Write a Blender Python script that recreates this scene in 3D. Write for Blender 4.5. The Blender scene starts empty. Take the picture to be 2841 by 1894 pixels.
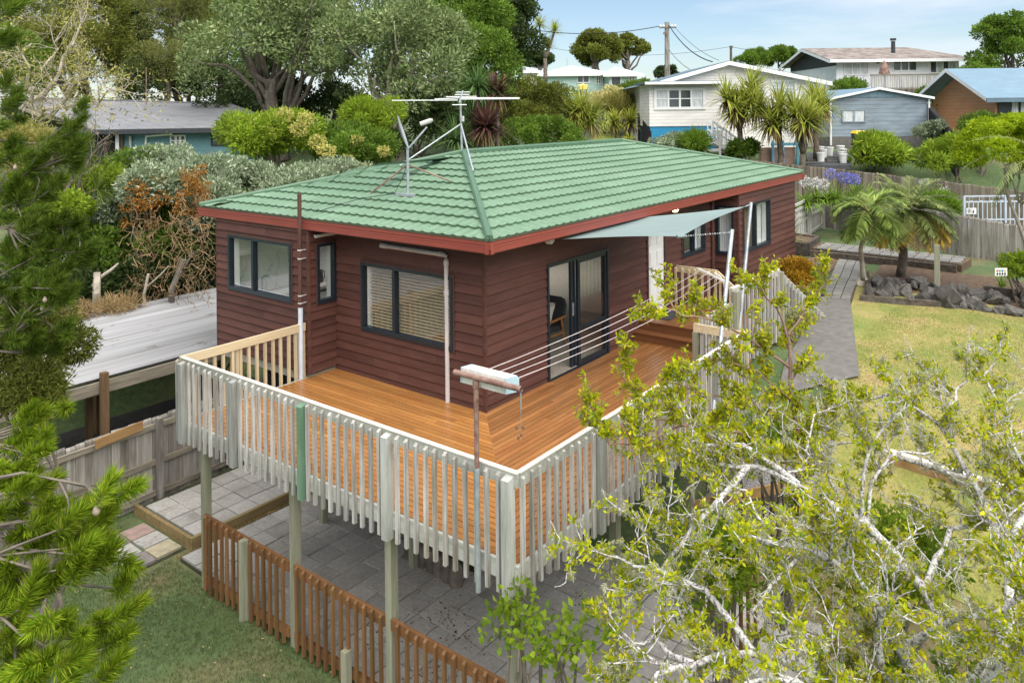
import bpy, math, random
import numpy as np
from mathutils import Vector, Matrix

R = math.radians
rng = np.random.default_rng(7)
random.seed(7)
scene = bpy.context.scene
col = scene.collection

# ------------------------------------------------------------------ camera
# level camera with a vertical lens shift (the photograph's verticals are upright)
YAW = R(37.66)
FW = Vector((math.cos(YAW), math.sin(YAW), 0))
RT = Vector((math.sin(YAW), -math.cos(YAW), 0))
UP = Vector((0, 0, 1))
CAM = Vector((-9.27, -7.74, 4.65))
ROLL = 0.0112
cr = (RT - UP * ROLL).normalized()
cu = (UP + RT * ROLL).normalized()
cam_data = bpy.data.cameras.new('camera')
cam = bpy.data.objects.new('camera', cam_data)
col.objects.link(cam)
cam.matrix_world = Matrix(((cr.x, cu.x, -FW.x, CAM.x), (cr.y, cu.y, -FW.y, CAM.y), (cr.z, cu.z, -FW.z, CAM.z), (0, 0, 0, 1)))
cam_data.sensor_fit = 'HORIZONTAL'
cam_data.sensor_width = 36
cam_data.lens = 27.33
cam_data.shift_y = -0.2243
cam_data.clip_start = 0.1
cam_data.clip_end = 3000
scene.camera = cam

# ------------------------------------------------------------------ world, sun, exposure
SUN_EL, SUN_AZ = R(62), math.atan2(-0.75, -0.45)      # direction towards the sun in the ground plane
world = bpy.data.worlds.new('World')
scene.world = world
world.use_nodes = True
wn, wl = world.node_tree.nodes, world.node_tree.links
wn.clear()
out = wn.new('ShaderNodeOutputWorld')
bg = wn.new('ShaderNodeBackground')
sky = wn.new('ShaderNodeTexSky')
sky.sky_type = 'NISHITA'
sky.sun_disc = False
sky.sun_elevation = SUN_EL
sky.sun_rotation = math.pi / 2 - SUN_AZ
sky.air_density = 1.0
sky.dust_density = 0.5
sky.ozone_density = 3.0
tc = wn.new('ShaderNodeTexCoord')
mp = wn.new('ShaderNodeMapping')
mp.inputs['Scale'].default_value = (1.6, 1.6, 9.0)
mp.inputs['Rotation'].default_value = (0.10, -0.12, 0.3)
cn = wn.new('ShaderNodeTexNoise')
cn.inputs['Scale'].default_value = 1.5
cn.inputs['Detail'].default_value = 6
cn.inputs['Roughness'].default_value = 0.55
crp = wn.new('ShaderNodeValToRGB')
crp.color_ramp.elements[0].position = 0.40
crp.color_ramp.elements[0].color = (0.05, 0.05, 0.05, 1)
crp.color_ramp.elements[1].position = 0.60
crp.color_ramp.elements[1].color = (0.80, 0.80, 0.80, 1)
mix = wn.new('ShaderNodeMix')
mix.data_type = 'RGBA'
mix.inputs['B'].default_value = (6.4, 6.8, 7.5, 1)       # thin bright cloud
wl.new(tc.outputs['Generated'], mp.inputs['Vector'])
wl.new(mp.outputs['Vector'], cn.inputs['Vector'])
wl.new(cn.outputs['Fac'], crp.inputs['Fac'])
wl.new(crp.outputs['Color'], mix.inputs['Factor'])
wl.new(sky.outputs['Color'], mix.inputs['A'])
wl.new(mix.outputs['Result'], bg.inputs['Color'])
bg.inputs['Strength'].default_value = 0.070
wl.new(bg.outputs['Background'], out.inputs['Surface'])

sun_data = bpy.data.lights.new('sun', 'SUN')
sun_data.energy = 3.7
sun_data.angle = R(95)
sun_data.color = (1.0, 0.955, 0.875)
sun = bpy.data.objects.new('sun', sun_data)
col.objects.link(sun)
sd = Vector((math.cos(SUN_EL) * math.cos(SUN_AZ), math.cos(SUN_EL) * math.sin(SUN_AZ), math.sin(SUN_EL)))
sun.rotation_euler = sd.to_track_quat('Z', 'Y').to_euler()

scene.view_settings.view_transform = 'Standard'
scene.view_settings.look = 'None'
scene.view_settings.exposure = 1.08
scene.view_settings.gamma = 1.0
scene.view_settings.use_curve_mapping = False
scene.cycles.max_bounces = 8
scene.cycles.transparent_max_bounces = 12

# ------------------------------------------------------------------ helpers
def W(u, v, z):
    """survey frame: u metres out along the street axis, v metres to the right of it, z height above the deck"""
    return Vector((CAM.x, CAM.y, 0)) + FW * u + RT * v + UP * z

def sstep(a, b, x):
    t = np.clip((np.asarray(x, float) - a) / (b - a), 0, 1)
    return t * t * (3 - 2 * t)

def srgb(r, g, b):
    f = lambda c: (c / 255 / 12.92) if c / 255 <= 0.04045 else ((c / 255 + 0.055) / 1.055) ** 2.4
    return (f(r), f(g), f(b))

ORG = {}

def tag(o, label=None, cat=None, group=None, kind=None):
    if label: o['label'] = label
    if cat: o['category'] = cat
    if group: o['group'] = group
    if kind: o['kind'] = kind
    return o

def thing(name, loc, label, cat, group=None):
    o = bpy.data.objects.new(name, None)
    col.objects.link(o)
    o.location = loc
    o.empty_display_size = 0.2
    ORG[o.name] = Vector(loc)
    return tag(o, label, cat, group)

def link(name, mesh, parent=None, loc=(0, 0, 0), rot=None, scale=None):
    """one object at a world location, parented to an unrotated parent"""
    o = bpy.data.objects.new(name, mesh)
    col.objects.link(o)
    loc = Vector(loc)
    ORG[o.name] = loc.copy()
    if parent is not None:
        o.parent = parent
        loc = loc - ORG[parent.name]
    o.location = loc
    if rot is not None: o.rotation_euler = rot
    if scale is not None: o.scale = scale
    return o

def mesh_np(name, v, f, mat, smooth=False):
    """v (n,3), f (m,k) arrays of one polygon size"""
    me = bpy.data.meshes.new(name)
    v = np.asarray(v, np.float32)
    f = np.asarray(f, np.int32)
    k = f.shape[1]
    me.vertices.add(len(v))
    me.vertices.foreach_set('co', v.ravel())
    me.loops.add(f.size)
    me.loops.foreach_set('vertex_index', f.ravel())
    me.polygons.add(len(f))
    me.polygons.foreach_set('loop_start', np.arange(0, f.size, k, dtype=np.int32))
    me.polygons.foreach_set('loop_total', np.full(len(f), k, np.int32))
    if smooth:
        me.polygons.foreach_set('use_smooth', np.ones(len(f), bool))
    me.materials.append(mat)
    me.update(calc_edges=True)
    return me

class MB:
    """collects boxes, tubes and polygons, builds them as one mesh object"""
    def __init__(s): s.v, s.f = [], []
    def add(s, vs, fs):
        n = len(s.v)
        s.v += [tuple(p) for p in vs]
        s.f += [tuple(i + n for i in f) for f in fs]
        return s
    def hexa(s, p):       # 8 corners: bottom ring 0-3, top ring 4-7
        return s.add(p, [(3, 2, 1, 0), (4, 5, 6, 7), (0, 1, 5, 4), (1, 2, 6, 5), (2, 3, 7, 6), (3, 0, 4, 7)])
    def box(s, x0, x1, y0, y1, z0, z1):
        return s.hexa([(x0, y0, z0), (x1, y0, z0), (x1, y1, z0), (x0, y1, z0), (x0, y0, z1), (x1, y0, z1), (x1, y1, z1), (x0, y1, z1)])
    def boxw(s, u0, u1, v0, v1, z0, z1):
        return s.hexa([W(u0, v1, z0), W(u1, v1, z0), W(u1, v0, z0), W(u0, v0, z0), W(u0, v1, z1), W(u1, v1, z1), W(u1, v0, z1), W(u0, v0, z1)])
    def bar(s, a, b, w, h=None):   # rectangular bar from a to b
        a, b = Vector(a), Vector(b); h = h or w
        d = (b - a).normalized()
        side = d.cross(UP)
        if side.length < 0.02: side = Vector((1, 0, 0))
        side.normalize(); up = side.cross(d)
        side *= w / 2; up *= h / 2
        r = lambda p: [p - side - up, p + side - up, p + side + up, p - side + up]
        q, t = r(a), r(b)
        return s.hexa([q[0], t[0], t[1], q[1], q[3], t[3], t[2], q[2]])
    def tube(s, pts, rad, k=8, cap=True):
        pts = [Vector(p) for p in pts]
        if not hasattr(rad, '__len__'): rad = [rad] * len(pts)
        n0 = len(s.v); ref = Vector((0.13, 0.21, 1)).normalized()
        for i, p in enumerate(pts):
            d = (pts[min(i + 1, len(pts) - 1)] - pts[max(i - 1, 0)]).normalized()
            a = d.cross(ref)
            if a.length < 0.05: a = d.cross(Vector((1, 0.1, 0)))
            a.normalize(); b = d.cross(a)
            for j in range(k):
                t = 2 * math.pi * j / k
                s.v.append(tuple(p + (a * math.cos(t) + b * math.sin(t)) * rad[i]))
        for i in range(len(pts) - 1):
            for j in range(k):
                q = n0 + i * k
                s.f.append((q + j, q + (j + 1) % k, q + k + (j + 1) % k, q + k + j))
        if cap:
            s.f.append(tuple(range(n0 + k - 1, n0 - 1, -1)))
            s.f.append(tuple(range(n0 + (len(pts) - 1) * k, n0 + len(pts) * k)))
        return s
    def lathe(s, c, prof, k=16):   # profile of (r, z) about a vertical axis at c
        n0 = len(s.v); c = Vector(c)
        for r, z in prof:
            for j in range(k):
                t = 2 * math.pi * j / k
                s.v.append((c.x + r * math.cos(t), c.y + r * math.sin(t), c.z + z))
        for i in range(len(prof) - 1):
            for j in range(k):
                q = n0 + i * k
                s.f.append((q + j, q + (j + 1) % k, q + k + (j + 1) % k, q + k + j))
        s.f.append(tuple(range(n0 + k - 1, n0 - 1, -1)))
        s.f.append(tuple(range(n0 + (len(prof) - 1) * k, n0 + len(prof) * k)))
        return s
    def slab(s, poly, thick):      # polygon (top) extruded down
        p = [Vector(q) for q in poly]; n = len(p)
        lo = [q - UP * thick for q in p]
        return s.add(p + lo, [tuple(range(n)), tuple(range(2 * n - 1, n - 1, -1))] + [(i, n + i, n + (i + 1) % n, (i + 1) % n) for i in range(n)])
    def build(s, name, mat, parent=None, loc=None, smooth=False):
        if loc is None:
            if parent is not None: loc = ORG[parent.name]
            else:
                a = np.array(s.v); loc = Vector(((a[:, 0].min() + a[:, 0].max()) / 2, (a[:, 1].min() + a[:, 1].max()) / 2, a[:, 2].min()))
        loc = Vector(loc)
        me = bpy.data.meshes.new(name)
        me.from_pydata([(x - loc.x, y - loc.y, z - loc.z) for x, y, z in s.v], [], s.f)
        if smooth:
            for p in me.polygons: p.use_smooth = True
        me.materials.append(mat)
        return link(name, me, parent, loc)

# ------------------------------------------------------------------ materials
def newmat(name):
    m = bpy.data.materials.new(name)
    m.use_nodes = True
    n, l = m.node_tree.nodes, m.node_tree.links
    return m, n, l, n['Principled BSDF']

def coords(n, l, stretch, rand=True, kind='Object'):
    t = n.new('ShaderNodeTexCoord')
    mpn = n.new('ShaderNodeMapping')
    mpn.inputs['Scale'].default_value = stretch
    l.new(t.outputs[kind], mpn.inputs['Vector'])
    if rand:
        oi = n.new('ShaderNodeObjectInfo')
        mu = n.new('ShaderNodeMath'); mu.operation = 'MULTIPLY'; mu.inputs[1].default_value = 57.0
        l.new(oi.outputs['Random'], mu.inputs[0])
        cb = n.new('ShaderNodeCombineXYZ')
        for k in 'XYZ': l.new(mu.outputs[0], cb.inputs[k])
        l.new(cb.outputs[0], mpn.inputs['Location'])
    return mpn.outputs['Vector']

def ramp(n, l, fac, stops):
    r = n.new('ShaderNodeValToRGB')
    e = r.color_ramp.elements
    while len(e) < len(stops): e.new(0.5)
    for i, (p, c) in enumerate(stops):
        e[i].position = p; e[i].color = (*c, 1)
    l.new(fac, r.inputs['Fac'])
    return r.outputs['Color']

def noise(n, l, vec, scale, detail=4, rough=0.6):
    t = n.new('ShaderNodeTexNoise')
    t.inputs['Scale'].default_value = scale
    t.inputs['Detail'].default_value = detail
    t.inputs['Roughness'].default_value = rough
    l.new(vec, t.inputs['Vector'])
    return t.outputs['Fac']

def mixc(n, l, fac, a, b, mode='MIX'):
    m = n.new('ShaderNodeMix'); m.data_type = 'RGBA'; m.blend_type = mode
    for k, x in (('Factor', fac), ('A', a), ('B', b)):
        if hasattr(x, 'is_output'): l.new(x, m.inputs[k])
        elif k == 'Factor': m.inputs[k].default_value = x
        else: m.inputs[k].default_value = (*x, 1)
    return m.outputs['Result']

def rand_value(n, l, colour, amount):
    """each piece a little lighter or darker than its neighbours"""
    oi = n.new('ShaderNodeObjectInfo')
    mr = n.new('ShaderNodeMapRange')
    mr.inputs['To Min'].default_value = 1 - amount
    mr.inputs['To Max'].default_value = 1 + amount
    l.new(oi.outputs['Random'], mr.inputs['Value'])
    h = n.new('ShaderNodeHueSaturation')
    l.new(mr.outputs['Result'], h.inputs['Value'])
    l.new(colour, h.inputs['Color'])
    return h.outputs['Color']

def bump(n, l, b, height, strength, dist=0.01):
    bp = n.new('ShaderNodeBump')
    bp.inputs['Strength'].default_value = strength
    bp.inputs['Distance'].default_value = dist
    l.new(height, bp.inputs['Height'])
    l.new(bp.outputs['Normal'], b.inputs['Normal'])

def mat(name, c, rough=0.6, var=0.15, scale=3.0, stretch=(1, 1, 1), rnd=0.0, bmp=0.0, metal=0.0, c2=None, spec=0.4, detail=5, emit=0):
    m, n, l, b = newmat(name)
    v = coords(n, l, stretch)
    f = noise(n, l, v, scale, detail)
    lo = tuple(x * (1 - var) for x in c); hi = c2 or tuple(min(1, x * (1 + var)) for x in c)
    cc = ramp(n, l, f, [(0.32, lo), (0.68, hi)])
    if rnd: cc = rand_value(n, l, cc, rnd)
    l.new(cc, b.inputs['Base Color'])
    b.inputs['Roughness'].default_value = rough
    b.inputs['Metallic'].default_value = metal
    b.inputs['Specular IOR Level'].default_value = spec
    if bmp: bump(n, l, b, f, bmp)
    if emit:
        b.inputs['Emission Color'].default_value = (*c, 1); b.inputs['Emission Strength'].default_value = emit
    return m

def timber(name, c_lo, c_hi, axis, grain=22, rnd=0.2, rough=0.7, stain=None, stain_amt=0.5, spec=0.3):
    """grain along an axis, broad stains, each piece its own tone"""
    m, n, l, b = newmat(name)
    st = [grain, grain, grain]; st['xyz'.index(axis)] = 0.9
    v = coords(n, l, st)
    f = noise(n, l, v, 1.0, 6, 0.65)
    cc = ramp(n, l, f, [(0.3, c_lo), (0.7, c_hi)])
    if stain:
        st2 = [3, 3, 3]; st2['xyz'.index(axis)] = 0.8
        f2 = noise(n, l, coords(n, l, st2), 1.3, 4, 0.6)
        k = ramp(n, l, f2, [(0.5, (0, 0, 0)), (0.72, (stain_amt,) * 3)])
        cc = mixc(n, l, k, cc, stain)
    cc = rand_value(n, l, cc, rnd)
    l.new(cc, b.inputs['Base Color'])
    b.inputs['Roughness'].default_value = rough
    b.inputs['Specular IOR Level'].default_value = spec
    bump(n, l, b, f, 0.25, 0.004)
    return m

def leafmat(name, c1, c2, trans=0.35, gloss=0.45, big=0.6, c3=None):
    """leaf to leaf variation, patches of light and dark growth, light shining through"""
    m, n, l, b = newmat(name)
    g = n.new('ShaderNodeNewGeometry')
    stops = [(0.0, c1), (0.75 if c3 else 1.0, c2)] + ([(1.0, c3)] if c3 else [])
    cc = ramp(n, l, g.outputs['Random Per Island'], stops)
    f = noise(n, l, coords(n, l, (1, 1, 1), False), big, 3)
    k = ramp(n, l, f, [(0.3, (0.62, 0.62, 0.62)), (0.7, (1.25, 1.25, 1.25))])
    cc = mixc(n, l, 1.0, cc, k, 'MULTIPLY')
    l.new(cc, b.inputs['Base Color'])
    b.inputs['Roughness'].default_value = gloss
    b.inputs['Specular IOR Level'].default_value = 0.15
    t = n.new('ShaderNodeBsdfTranslucent')
    l.new(cc, t.inputs['Color'])
    ms = n.new('ShaderNodeMixShader')
    ms.inputs[0].default_value = trans
    l.new(b.outputs[0], ms.inputs[1]); l.new(t.outputs[0], ms.inputs[2])
    l.new(ms.outputs[0], n['Material Output'].inputs['Surface'])
    return m

def lapmat(name, c, pitch, rough=0.6, depth=0.5, var=0.1, axis='Z'):
    """lapped boards too small to build one by one: sawtooth relief along one axis"""
    m, n, l, b = newmat(name)
    t = n.new('ShaderNodeTexCoord')
    sp = n.new('ShaderNodeSeparateXYZ'); l.new(t.outputs['Object'], sp.inputs[0])
    d = n.new('ShaderNodeMath'); d.operation = 'DIVIDE'; d.inputs[1].default_value = pitch
    l.new(sp.outputs[axis], d.inputs[0])
    fr = n.new('ShaderNodeMath'); fr.operation = 'FRACT'; l.new(d.outputs[0], fr.inputs[0])
    f = noise(n, l, coords(n, l, (1, 1, 4), False), 1.2, 4)
    cc = ramp(n, l, f, [(0.3, tuple(x * (1 - var) for x in c)), (0.7, tuple(min(1, x * (1 + var)) for x in c))])
    gap = ramp(n, l, fr.outputs[0], [(0.0, (0.45, 0.45, 0.45)), (0.10, (1, 1, 1))])     # darker line at each joint
    cc = mixc(n, l, 1.0, cc, gap, 'MULTIPLY')
    l.new(cc, b.inputs['Base Color'])
    b.inputs['Roughness'].default_value = rough
    inv = n.new('ShaderNodeMath'); inv.operation = 'SUBTRACT'; inv.inputs[0].default_value = 1
    l.new(fr.outputs[0], inv.inputs[1])
    bump(n, l, b, inv.outputs[0], depth, 0.02)
    return m

def glassmat(name, tint=(0.93, 0.96, 0.95), refl=0.9):
    m, n, l, b = newmat(name)
    n.remove(b)
    tr = n.new('ShaderNodeBsdfTransparent'); tr.inputs['Color'].default_value = (*tint, 1)
    gl = n.new('ShaderNodeBsdfGlossy'); gl.inputs['Roughness'].default_value = 0.02
    gl.inputs['Color'].default_value = (refl, refl, refl, 1)
    lw_ = n.new('ShaderNodeLayerWeight'); lw_.inputs['Blend'].default_value = 0.5
    pw = n.new('ShaderNodeMath'); pw.operation = 'POWER'; pw.inputs[1].default_value = 4.0
    l.new(lw_.outputs['Facing'], pw.inputs[0])
    fr = n.new('ShaderNodeMapRange'); fr.inputs['To Min'].default_value = 0.10; fr.inputs['To Max'].default_value = 0.95
    l.new(pw.outputs[0], fr.inputs['Value'])
    ms = n.new('ShaderNodeMixShader')
    l.new(fr.outputs[0], ms.inputs[0]); l.new(tr.outputs[0], ms.inputs[1]); l.new(gl.outputs[0], ms.inputs[2])
    l.new(ms.outputs[0], n['Material Output'].inputs['Surface'])
    return m

M = {}
M['boards'] = timber('stained_weatherboard', (0.066, 0.0255, 0.0185), (0.100, 0.041, 0.031), 'x', 8, 0.19, 0.62, (0.135, 0.062, 0.048), 0.4)
M['boards_y'] = timber('stained_weatherboard_side', (0.066, 0.0255, 0.0185), (0.100, 0.041, 0.031), 'y', 8, 0.19, 0.62, (0.135, 0.062, 0.048), 0.4)
M['roof'] = mat('green_metal_tile', (0.125, 0.212, 0.135), 0.55, 0.10, 1.6, rnd=0.04, spec=0.5)
m, n, l, b = newmat('green_metal_tile')
g_ = n.new('ShaderNodeNewGeometry')
mp_ = n.new('ShaderNodeMapping'); mp_.inputs['Scale'].default_value = (1, 1, 1); l.new(g_.outputs['Position'], mp_.inputs['Vector'])
fA = noise(n, l, mp_.outputs['Vector'], 0.7, 6, 0.65)
fB = noise(n, l, mp_.outputs['Vector'], 11.0, 5, 0.7)
ca = ramp(n, l, fA, [(0.32, (0.112, 0.190, 0.118)), (0.52, (0.128, 0.214, 0.136)), (0.70, (0.150, 0.232, 0.156))])
cb = ramp(n, l, fB, [(0.34, (0.84, 0.83, 0.80)), (0.55, (1, 1, 1)), (0.70, (1.08, 1.08, 1.07))])
cc = rand_value(n, l, mixc(n, l, 1.0, ca, cb, 'MULTIPLY'), 0.055)
l.new(cc, b.inputs['Base Color'])
b.inputs['Roughness'].default_value = 0.55
M['roof'] = m
M['roofcap'] = mat('green_ridge_cap', (0.072, 0.140, 0.082), 0.45, 0.10, 2.0, spec=0.5)
M['gutter'] = mat('red_gutter', (0.235, 0.050, 0.036), 0.42, 0.10, 1.5, spec=0.5)
M['soffit'] = mat('brown_soffit', (0.035, 0.020, 0.017), 0.7)
M['alu'] = mat('navy_aluminium', (0.012, 0.019, 0.027), 0.35, 0.1, spec=0.5)
M['trim'] = mat('brown_window_trim', (0.075, 0.036, 0.028), 0.6)
M['white'] = mat('white_paint', (0.72, 0.72, 0.70), 0.45, 0.05)
M['plaster'] = mat('pale_plaster', (0.62, 0.60, 0.56), 0.8, 0.04)
M['pvc'] = mat('grey_pvc', (0.50, 0.47, 0.45), 0.4, 0.12, 2.0, (4, 4, 1))
M['brownpipe'] = mat('brown_pipe', (0.085, 0.036, 0.028), 0.45, 0.25, 6)
M['rust'] = mat('rusty_pipe', (0.16, 0.075, 0.055), 0.6, 0.35, 7, c2=(0.30, 0.19, 0.15), rnd=0.05)
M['galv'] = mat('galvanised_steel', (0.36, 0.39, 0.41), 0.4, 0.2, 8, metal=0.4)
M['glass'] = glassmat('window_glass')
M['deck_x'] = timber('stained_deck_along', (0.21, 0.088, 0.030), (0.36, 0.165, 0.058), 'x', 9, 0.2, 0.30, (0.26, 0.085, 0.030), 0.55, 0.5)
M['deck_y'] = timber('stained_deck_across', (0.28, 0.120, 0.034), (0.42, 0.195, 0.060), 'y', 9, 0.17, 0.30, (0.31, 0.10, 0.028), 0.55, 0.5)
M['step'] = timber('stained_step', (0.17, 0.068, 0.028), (0.25, 0.105, 0.042), 'y', 9, 0.1, 0.4)
M['grey_z'] = timber('weathered_baluster', (0.19, 0.175, 0.15), (0.56, 0.545, 0.52), 'z', 30, 0.22, 0.8, (0.20, 0.165, 0.115), 0.75)
M['tan_z'] = timber('new_baluster', (0.42, 0.33, 0.20), (0.60, 0.49, 0.31), 'z', 22, 0.12, 0.75, (0.40, 0.40, 0.33), 0.5)
M['tan_x'] = timber('new_rail', (0.42, 0.33, 0.20), (0.60, 0.49, 0.31), 'x', 18, 0.1, 0.75, (0.45, 0.42, 0.33), 0.5)
M['green_z'] = timber('greenish_newel', (0.20, 0.205, 0.175), (0.43, 0.43, 0.40), 'z', 14, 0.2, 0.75, (0.40, 0.42, 0.40), 0.6)
M['painted_z'] = timber('green_painted_newel', (0.085, 0.165, 0.10), (0.14, 0.235, 0.155), 'z', 10, 0.1, 0.5, (0.30, 0.40, 0.31), 0.4)
M['caprail'] = timber('pale_cap_rail', (0.66, 0.60, 0.52), (0.80, 0.74, 0.66), 'x', 9, 0.05, 0.8)
M['grey_rail'] = timber('weathered_rail', (0.26, 0.27, 0.22), (0.46, 0.46, 0.42), 'y', 12, 0.1, 0.8)
M['post'] = timber('treated_post', (0.17, 0.17, 0.11), (0.33, 0.32, 0.24), 'z', 14, 0.15, 0.8, (0.20, 0.23, 0.13), 0.6)
M['orange_z'] = timber('stained_picket', (0.115, 0.058, 0.025), (0.22, 0.112, 0.046), 'z', 16, 0.25, 0.6, (0.15, 0.105, 0.035), 0.7)
M['orange_y'] = timber('stained_rail', (0.15, 0.070, 0.028), (0.25, 0.118, 0.045), 'y', 12, 0.1, 0.6, (0.05, 0.032, 0.02), 0.8)
M['paling'] = timber('weathered_paling', (0.15, 0.135, 0.115), (0.36, 0.335, 0.30), 'z', 12, 0.2, 0.85, (0.075, 0.06, 0.045), 0.8)
M['palingrail'] = timber('weathered_fence_rail', (0.13, 0.11, 0.085), (0.33, 0.29, 0.22), 'x', 12, 0.15, 0.85, (0.06, 0.05, 0.04), 0.8)
M['dark_z'] = timber('dark_paling', (0.085, 0.07, 0.052), (0.21, 0.175, 0.135), 'z', 9, 0.2, 0.85, (0.035, 0.028, 0.022), 0.8)
M['brown_z'] = timber('brown_post', (0.085, 0.05, 0.026), (0.20, 0.12, 0.06), 'z', 14, 0.1, 0.75)
M['sleeper'] = timber('old_sleeper', (0.035, 0.028, 0.022), (0.115, 0.095, 0.075), 'x', 10, 0.2, 0.9, (0.16, 0.14, 0.12), 0.4)
M['kerbtimber'] = timber('treated_edging', (0.14, 0.10, 0.045), (0.26, 0.19, 0.085), 'x', 10, 0.1, 0.8)
M['newtimber'] = timber('new_retaining_board', (0.22, 0.125, 0.05), (0.38, 0.24, 0.10), 'x', 8, 0.1, 0.7)
M['iron'] = mat('corrugated_iron', (0.43, 0.44, 0.45), 0.45, 0.14, 0.9, rnd=0, metal=0.25)
M['concrete'] = mat('path_concrete', (0.125, 0.118, 0.108), 0.9, 0.2, 5, bmp=0.3)
M['dirt'] = mat('bark_mulch', (0.11, 0.072, 0.045), 0.95, 0.4, 9, bmp=0.8)
M['rock'] = mat('basalt_rock', (0.085, 0.078, 0.07), 0.9, 0.4, 3, rnd=0.35, bmp=0.7)
M['sail'] = mat('shade_cloth', (0.175, 0.230, 0.222), 0.75, 0.04)
m, n, l, b = newmat('lichened_bark')
v = coords(n, l, (1, 1, 1), False)
f = noise(n, l, v, 34, 5, 0.7)
l.new(ramp(n, l, f, [(0.40, (0.12, 0.085, 0.085)), (0.46, (0.33, 0.31, 0.30)), (0.54, (0.50, 0.50, 0.48)), (0.72, (0.62, 0.62, 0.58))]), b.inputs['Base Color'])
b.inputs['Roughness'].default_value = 0.95
bump(n, l, b, f, 0.8, 0.012)
M['lichen_bark'] = m
M['pink_bark'] = mat('young_bark', (0.24, 0.145, 0.115), 0.8, 0.25, 6)
M['bark'] = mat('grey_bark', (0.15, 0.125, 0.10), 0.95, 0.4, 5, bmp=0.6)
M['pale_bark'] = mat('pale_dead_wood', (0.40, 0.35, 0.28), 0.95, 0.35, 5)
M['tan_wood'] = mat('dry_vine', (0.25, 0.165, 0.085), 0.95, 0.4, 5)
M['black'] = mat('black_void', (0.012, 0.011, 0.011), 0.9, 0.2)

# ------------------------------------------------------------------ terrain
def ground_z(x, y):
    x = np.asarray(x, float); y = np.asarray(y, float)
    u = (x - CAM.x) * FW.x + (y - CAM.y) * FW.y
    base = -2.5 + 2.16 * sstep(1.2, 6.2, x) * (1 - sstep(2.0, 6.0, y) * (1 - sstep(9, 14, x)))
    base = base - 0.12 * sstep(-2, -9, y) 
    bank = -2.6 + 3.0 * sstep(10.7, 13.6, y) + 1.3 * sstep(14.0, 26.0, y)
    far = -3.0 + 5.5 * sstep(29.5, 40.0, u) + 3.2 * sstep(42.0, 80.0, u)
    h = np.maximum(np.maximum(base, bank), far)
    return h + 0.02 * np.sin(x * 1.7 + y * 0.9) + 0.015 * np.sin(y * 2.3 - x)

def axis(lo, hi, step, far):
    a = list(np.arange(lo, hi + 1e-6, step))
    s, p = step, hi
    while p < far: s *= 1.28; p += s; a.append(p)
    s, p = step, lo
    while p > -far: s *= 1.28; p -= s; a.insert(0, p)
    return np.array(a)

gx, gy = axis(-12, 34, 0.4, 900), axis(-16, 30, 0.4, 900)
X, Y = np.meshgrid(gx, gy, indexing='ij')
Z = ground_z(X, Y)
V = np.stack([X, Y, Z], -1).reshape(-1, 3)
ni, nj = len(gx), len(gy)
idx = np.arange(ni * nj).reshape(ni, nj)
Fq = np.stack([idx[:-1, :-1], idx[1:, :-1], idx[1:, 1:], idx[:-1, 1:]], -1).reshape(-1, 4)

m, n, l, b = newmat('lawn_ground')
v = coords(n, l, (1, 1, 1), False)
f1 = noise(n, l, v, 0.55, 5, 0.62)
f2 = noise(n, l, v, 9.0, 5, 0.7)
ca = ramp(n, l, f1, [(0.33, (0.048, 0.082, 0.024)), (0.52, (0.074, 0.110, 0.036)), (0.64, (0.115, 0.118, 0.048)), (0.72, (0.165, 0.115, 0.066))])
cb = ramp(n, l, f2, [(0.3, (0.62, 0.62, 0.62)), (0.7, (1.3, 1.3, 1.3))])
l.new(mixc(n, l, 1.0, ca, cb, 'MULTIPLY'), b.inputs['Base Color'])
b.inputs['Roughness'].default_value = 0.95
bump(n, l, b, f2, 0.8, 0.03)
M['ground'] = m
tag(link('ground', mesh_np('ground', V, Fq, M['ground'], True)), kind='structure')

# yellow green dry lawn of the upper garden, laid over the terrain
m, n, l, b = newmat('dry_lawn')
v = coords(n, l, (1, 1, 1), False)
f1 = noise(n, l, v, 0.9, 5, 0.65)
f2 = noise(n, l, v, 14.0, 5, 0.7)
ca = ramp(n, l, f1, [(0.34, (0.135, 0.175, 0.032)), (0.48, (0.205, 0.205, 0.048)), (0.62, (0.28, 0.230, 0.080)), (0.75, (0.30, 0.20, 0.09))])
cb = ramp(n, l, f2, [(0.3, (0.65, 0.65, 0.65)), (0.7, (1.25, 1.25, 1.25))])
l.new(mixc(n, l, 1.0, ca, cb, 'MULTIPLY'), b.inputs['Base Color'])
b.inputs['Roughness'].default_value = 0.95
bump(n, l, b, f2, 0.7, 0.03)
M['dry_lawn'] = m

def sheet(name, poly, mat_, lift=0.012, step=0.35, kind='structure'):
    """a sheet that follows the terrain inside a convex polygon (u along its first edge)"""
    a, b_, c, d = [np.array(p[:2], float) for p in poly]
    nu = max(2, int(max(np.linalg.norm(b_ - a), np.linalg.norm(c - d)) / step)); nv = max(2, int(max(np.linalg.norm(d - a), np.linalg.norm(c - b_)) / step))
    s, t = np.meshgrid(np.linspace(0, 1, nu + 1), np.linspace(0, 1, nv + 1), indexing='ij')
    P = a * ((1 - s) * (1 - t))[..., None] + b_ * (s * (1 - t))[..., None] + c * (s * t)[..., None] + d * ((1 - s) * t)[..., None]
    z = ground_z(P[..., 0], P[..., 1]) + lift
    v = np.concatenate([P, z[..., None]], -1).reshape(-1, 3)
    i = np.arange((nu + 1) * (nv + 1)).reshape(nu + 1, nv + 1)
    f = np.stack([i[:-1, :-1], i[1:, :-1], i[1:, 1:], i[:-1, 1:]], -1).reshape(-1, 4)
    return tag(link(name, mesh_np(name, v, f, mat_, True)), kind=kind)

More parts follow.
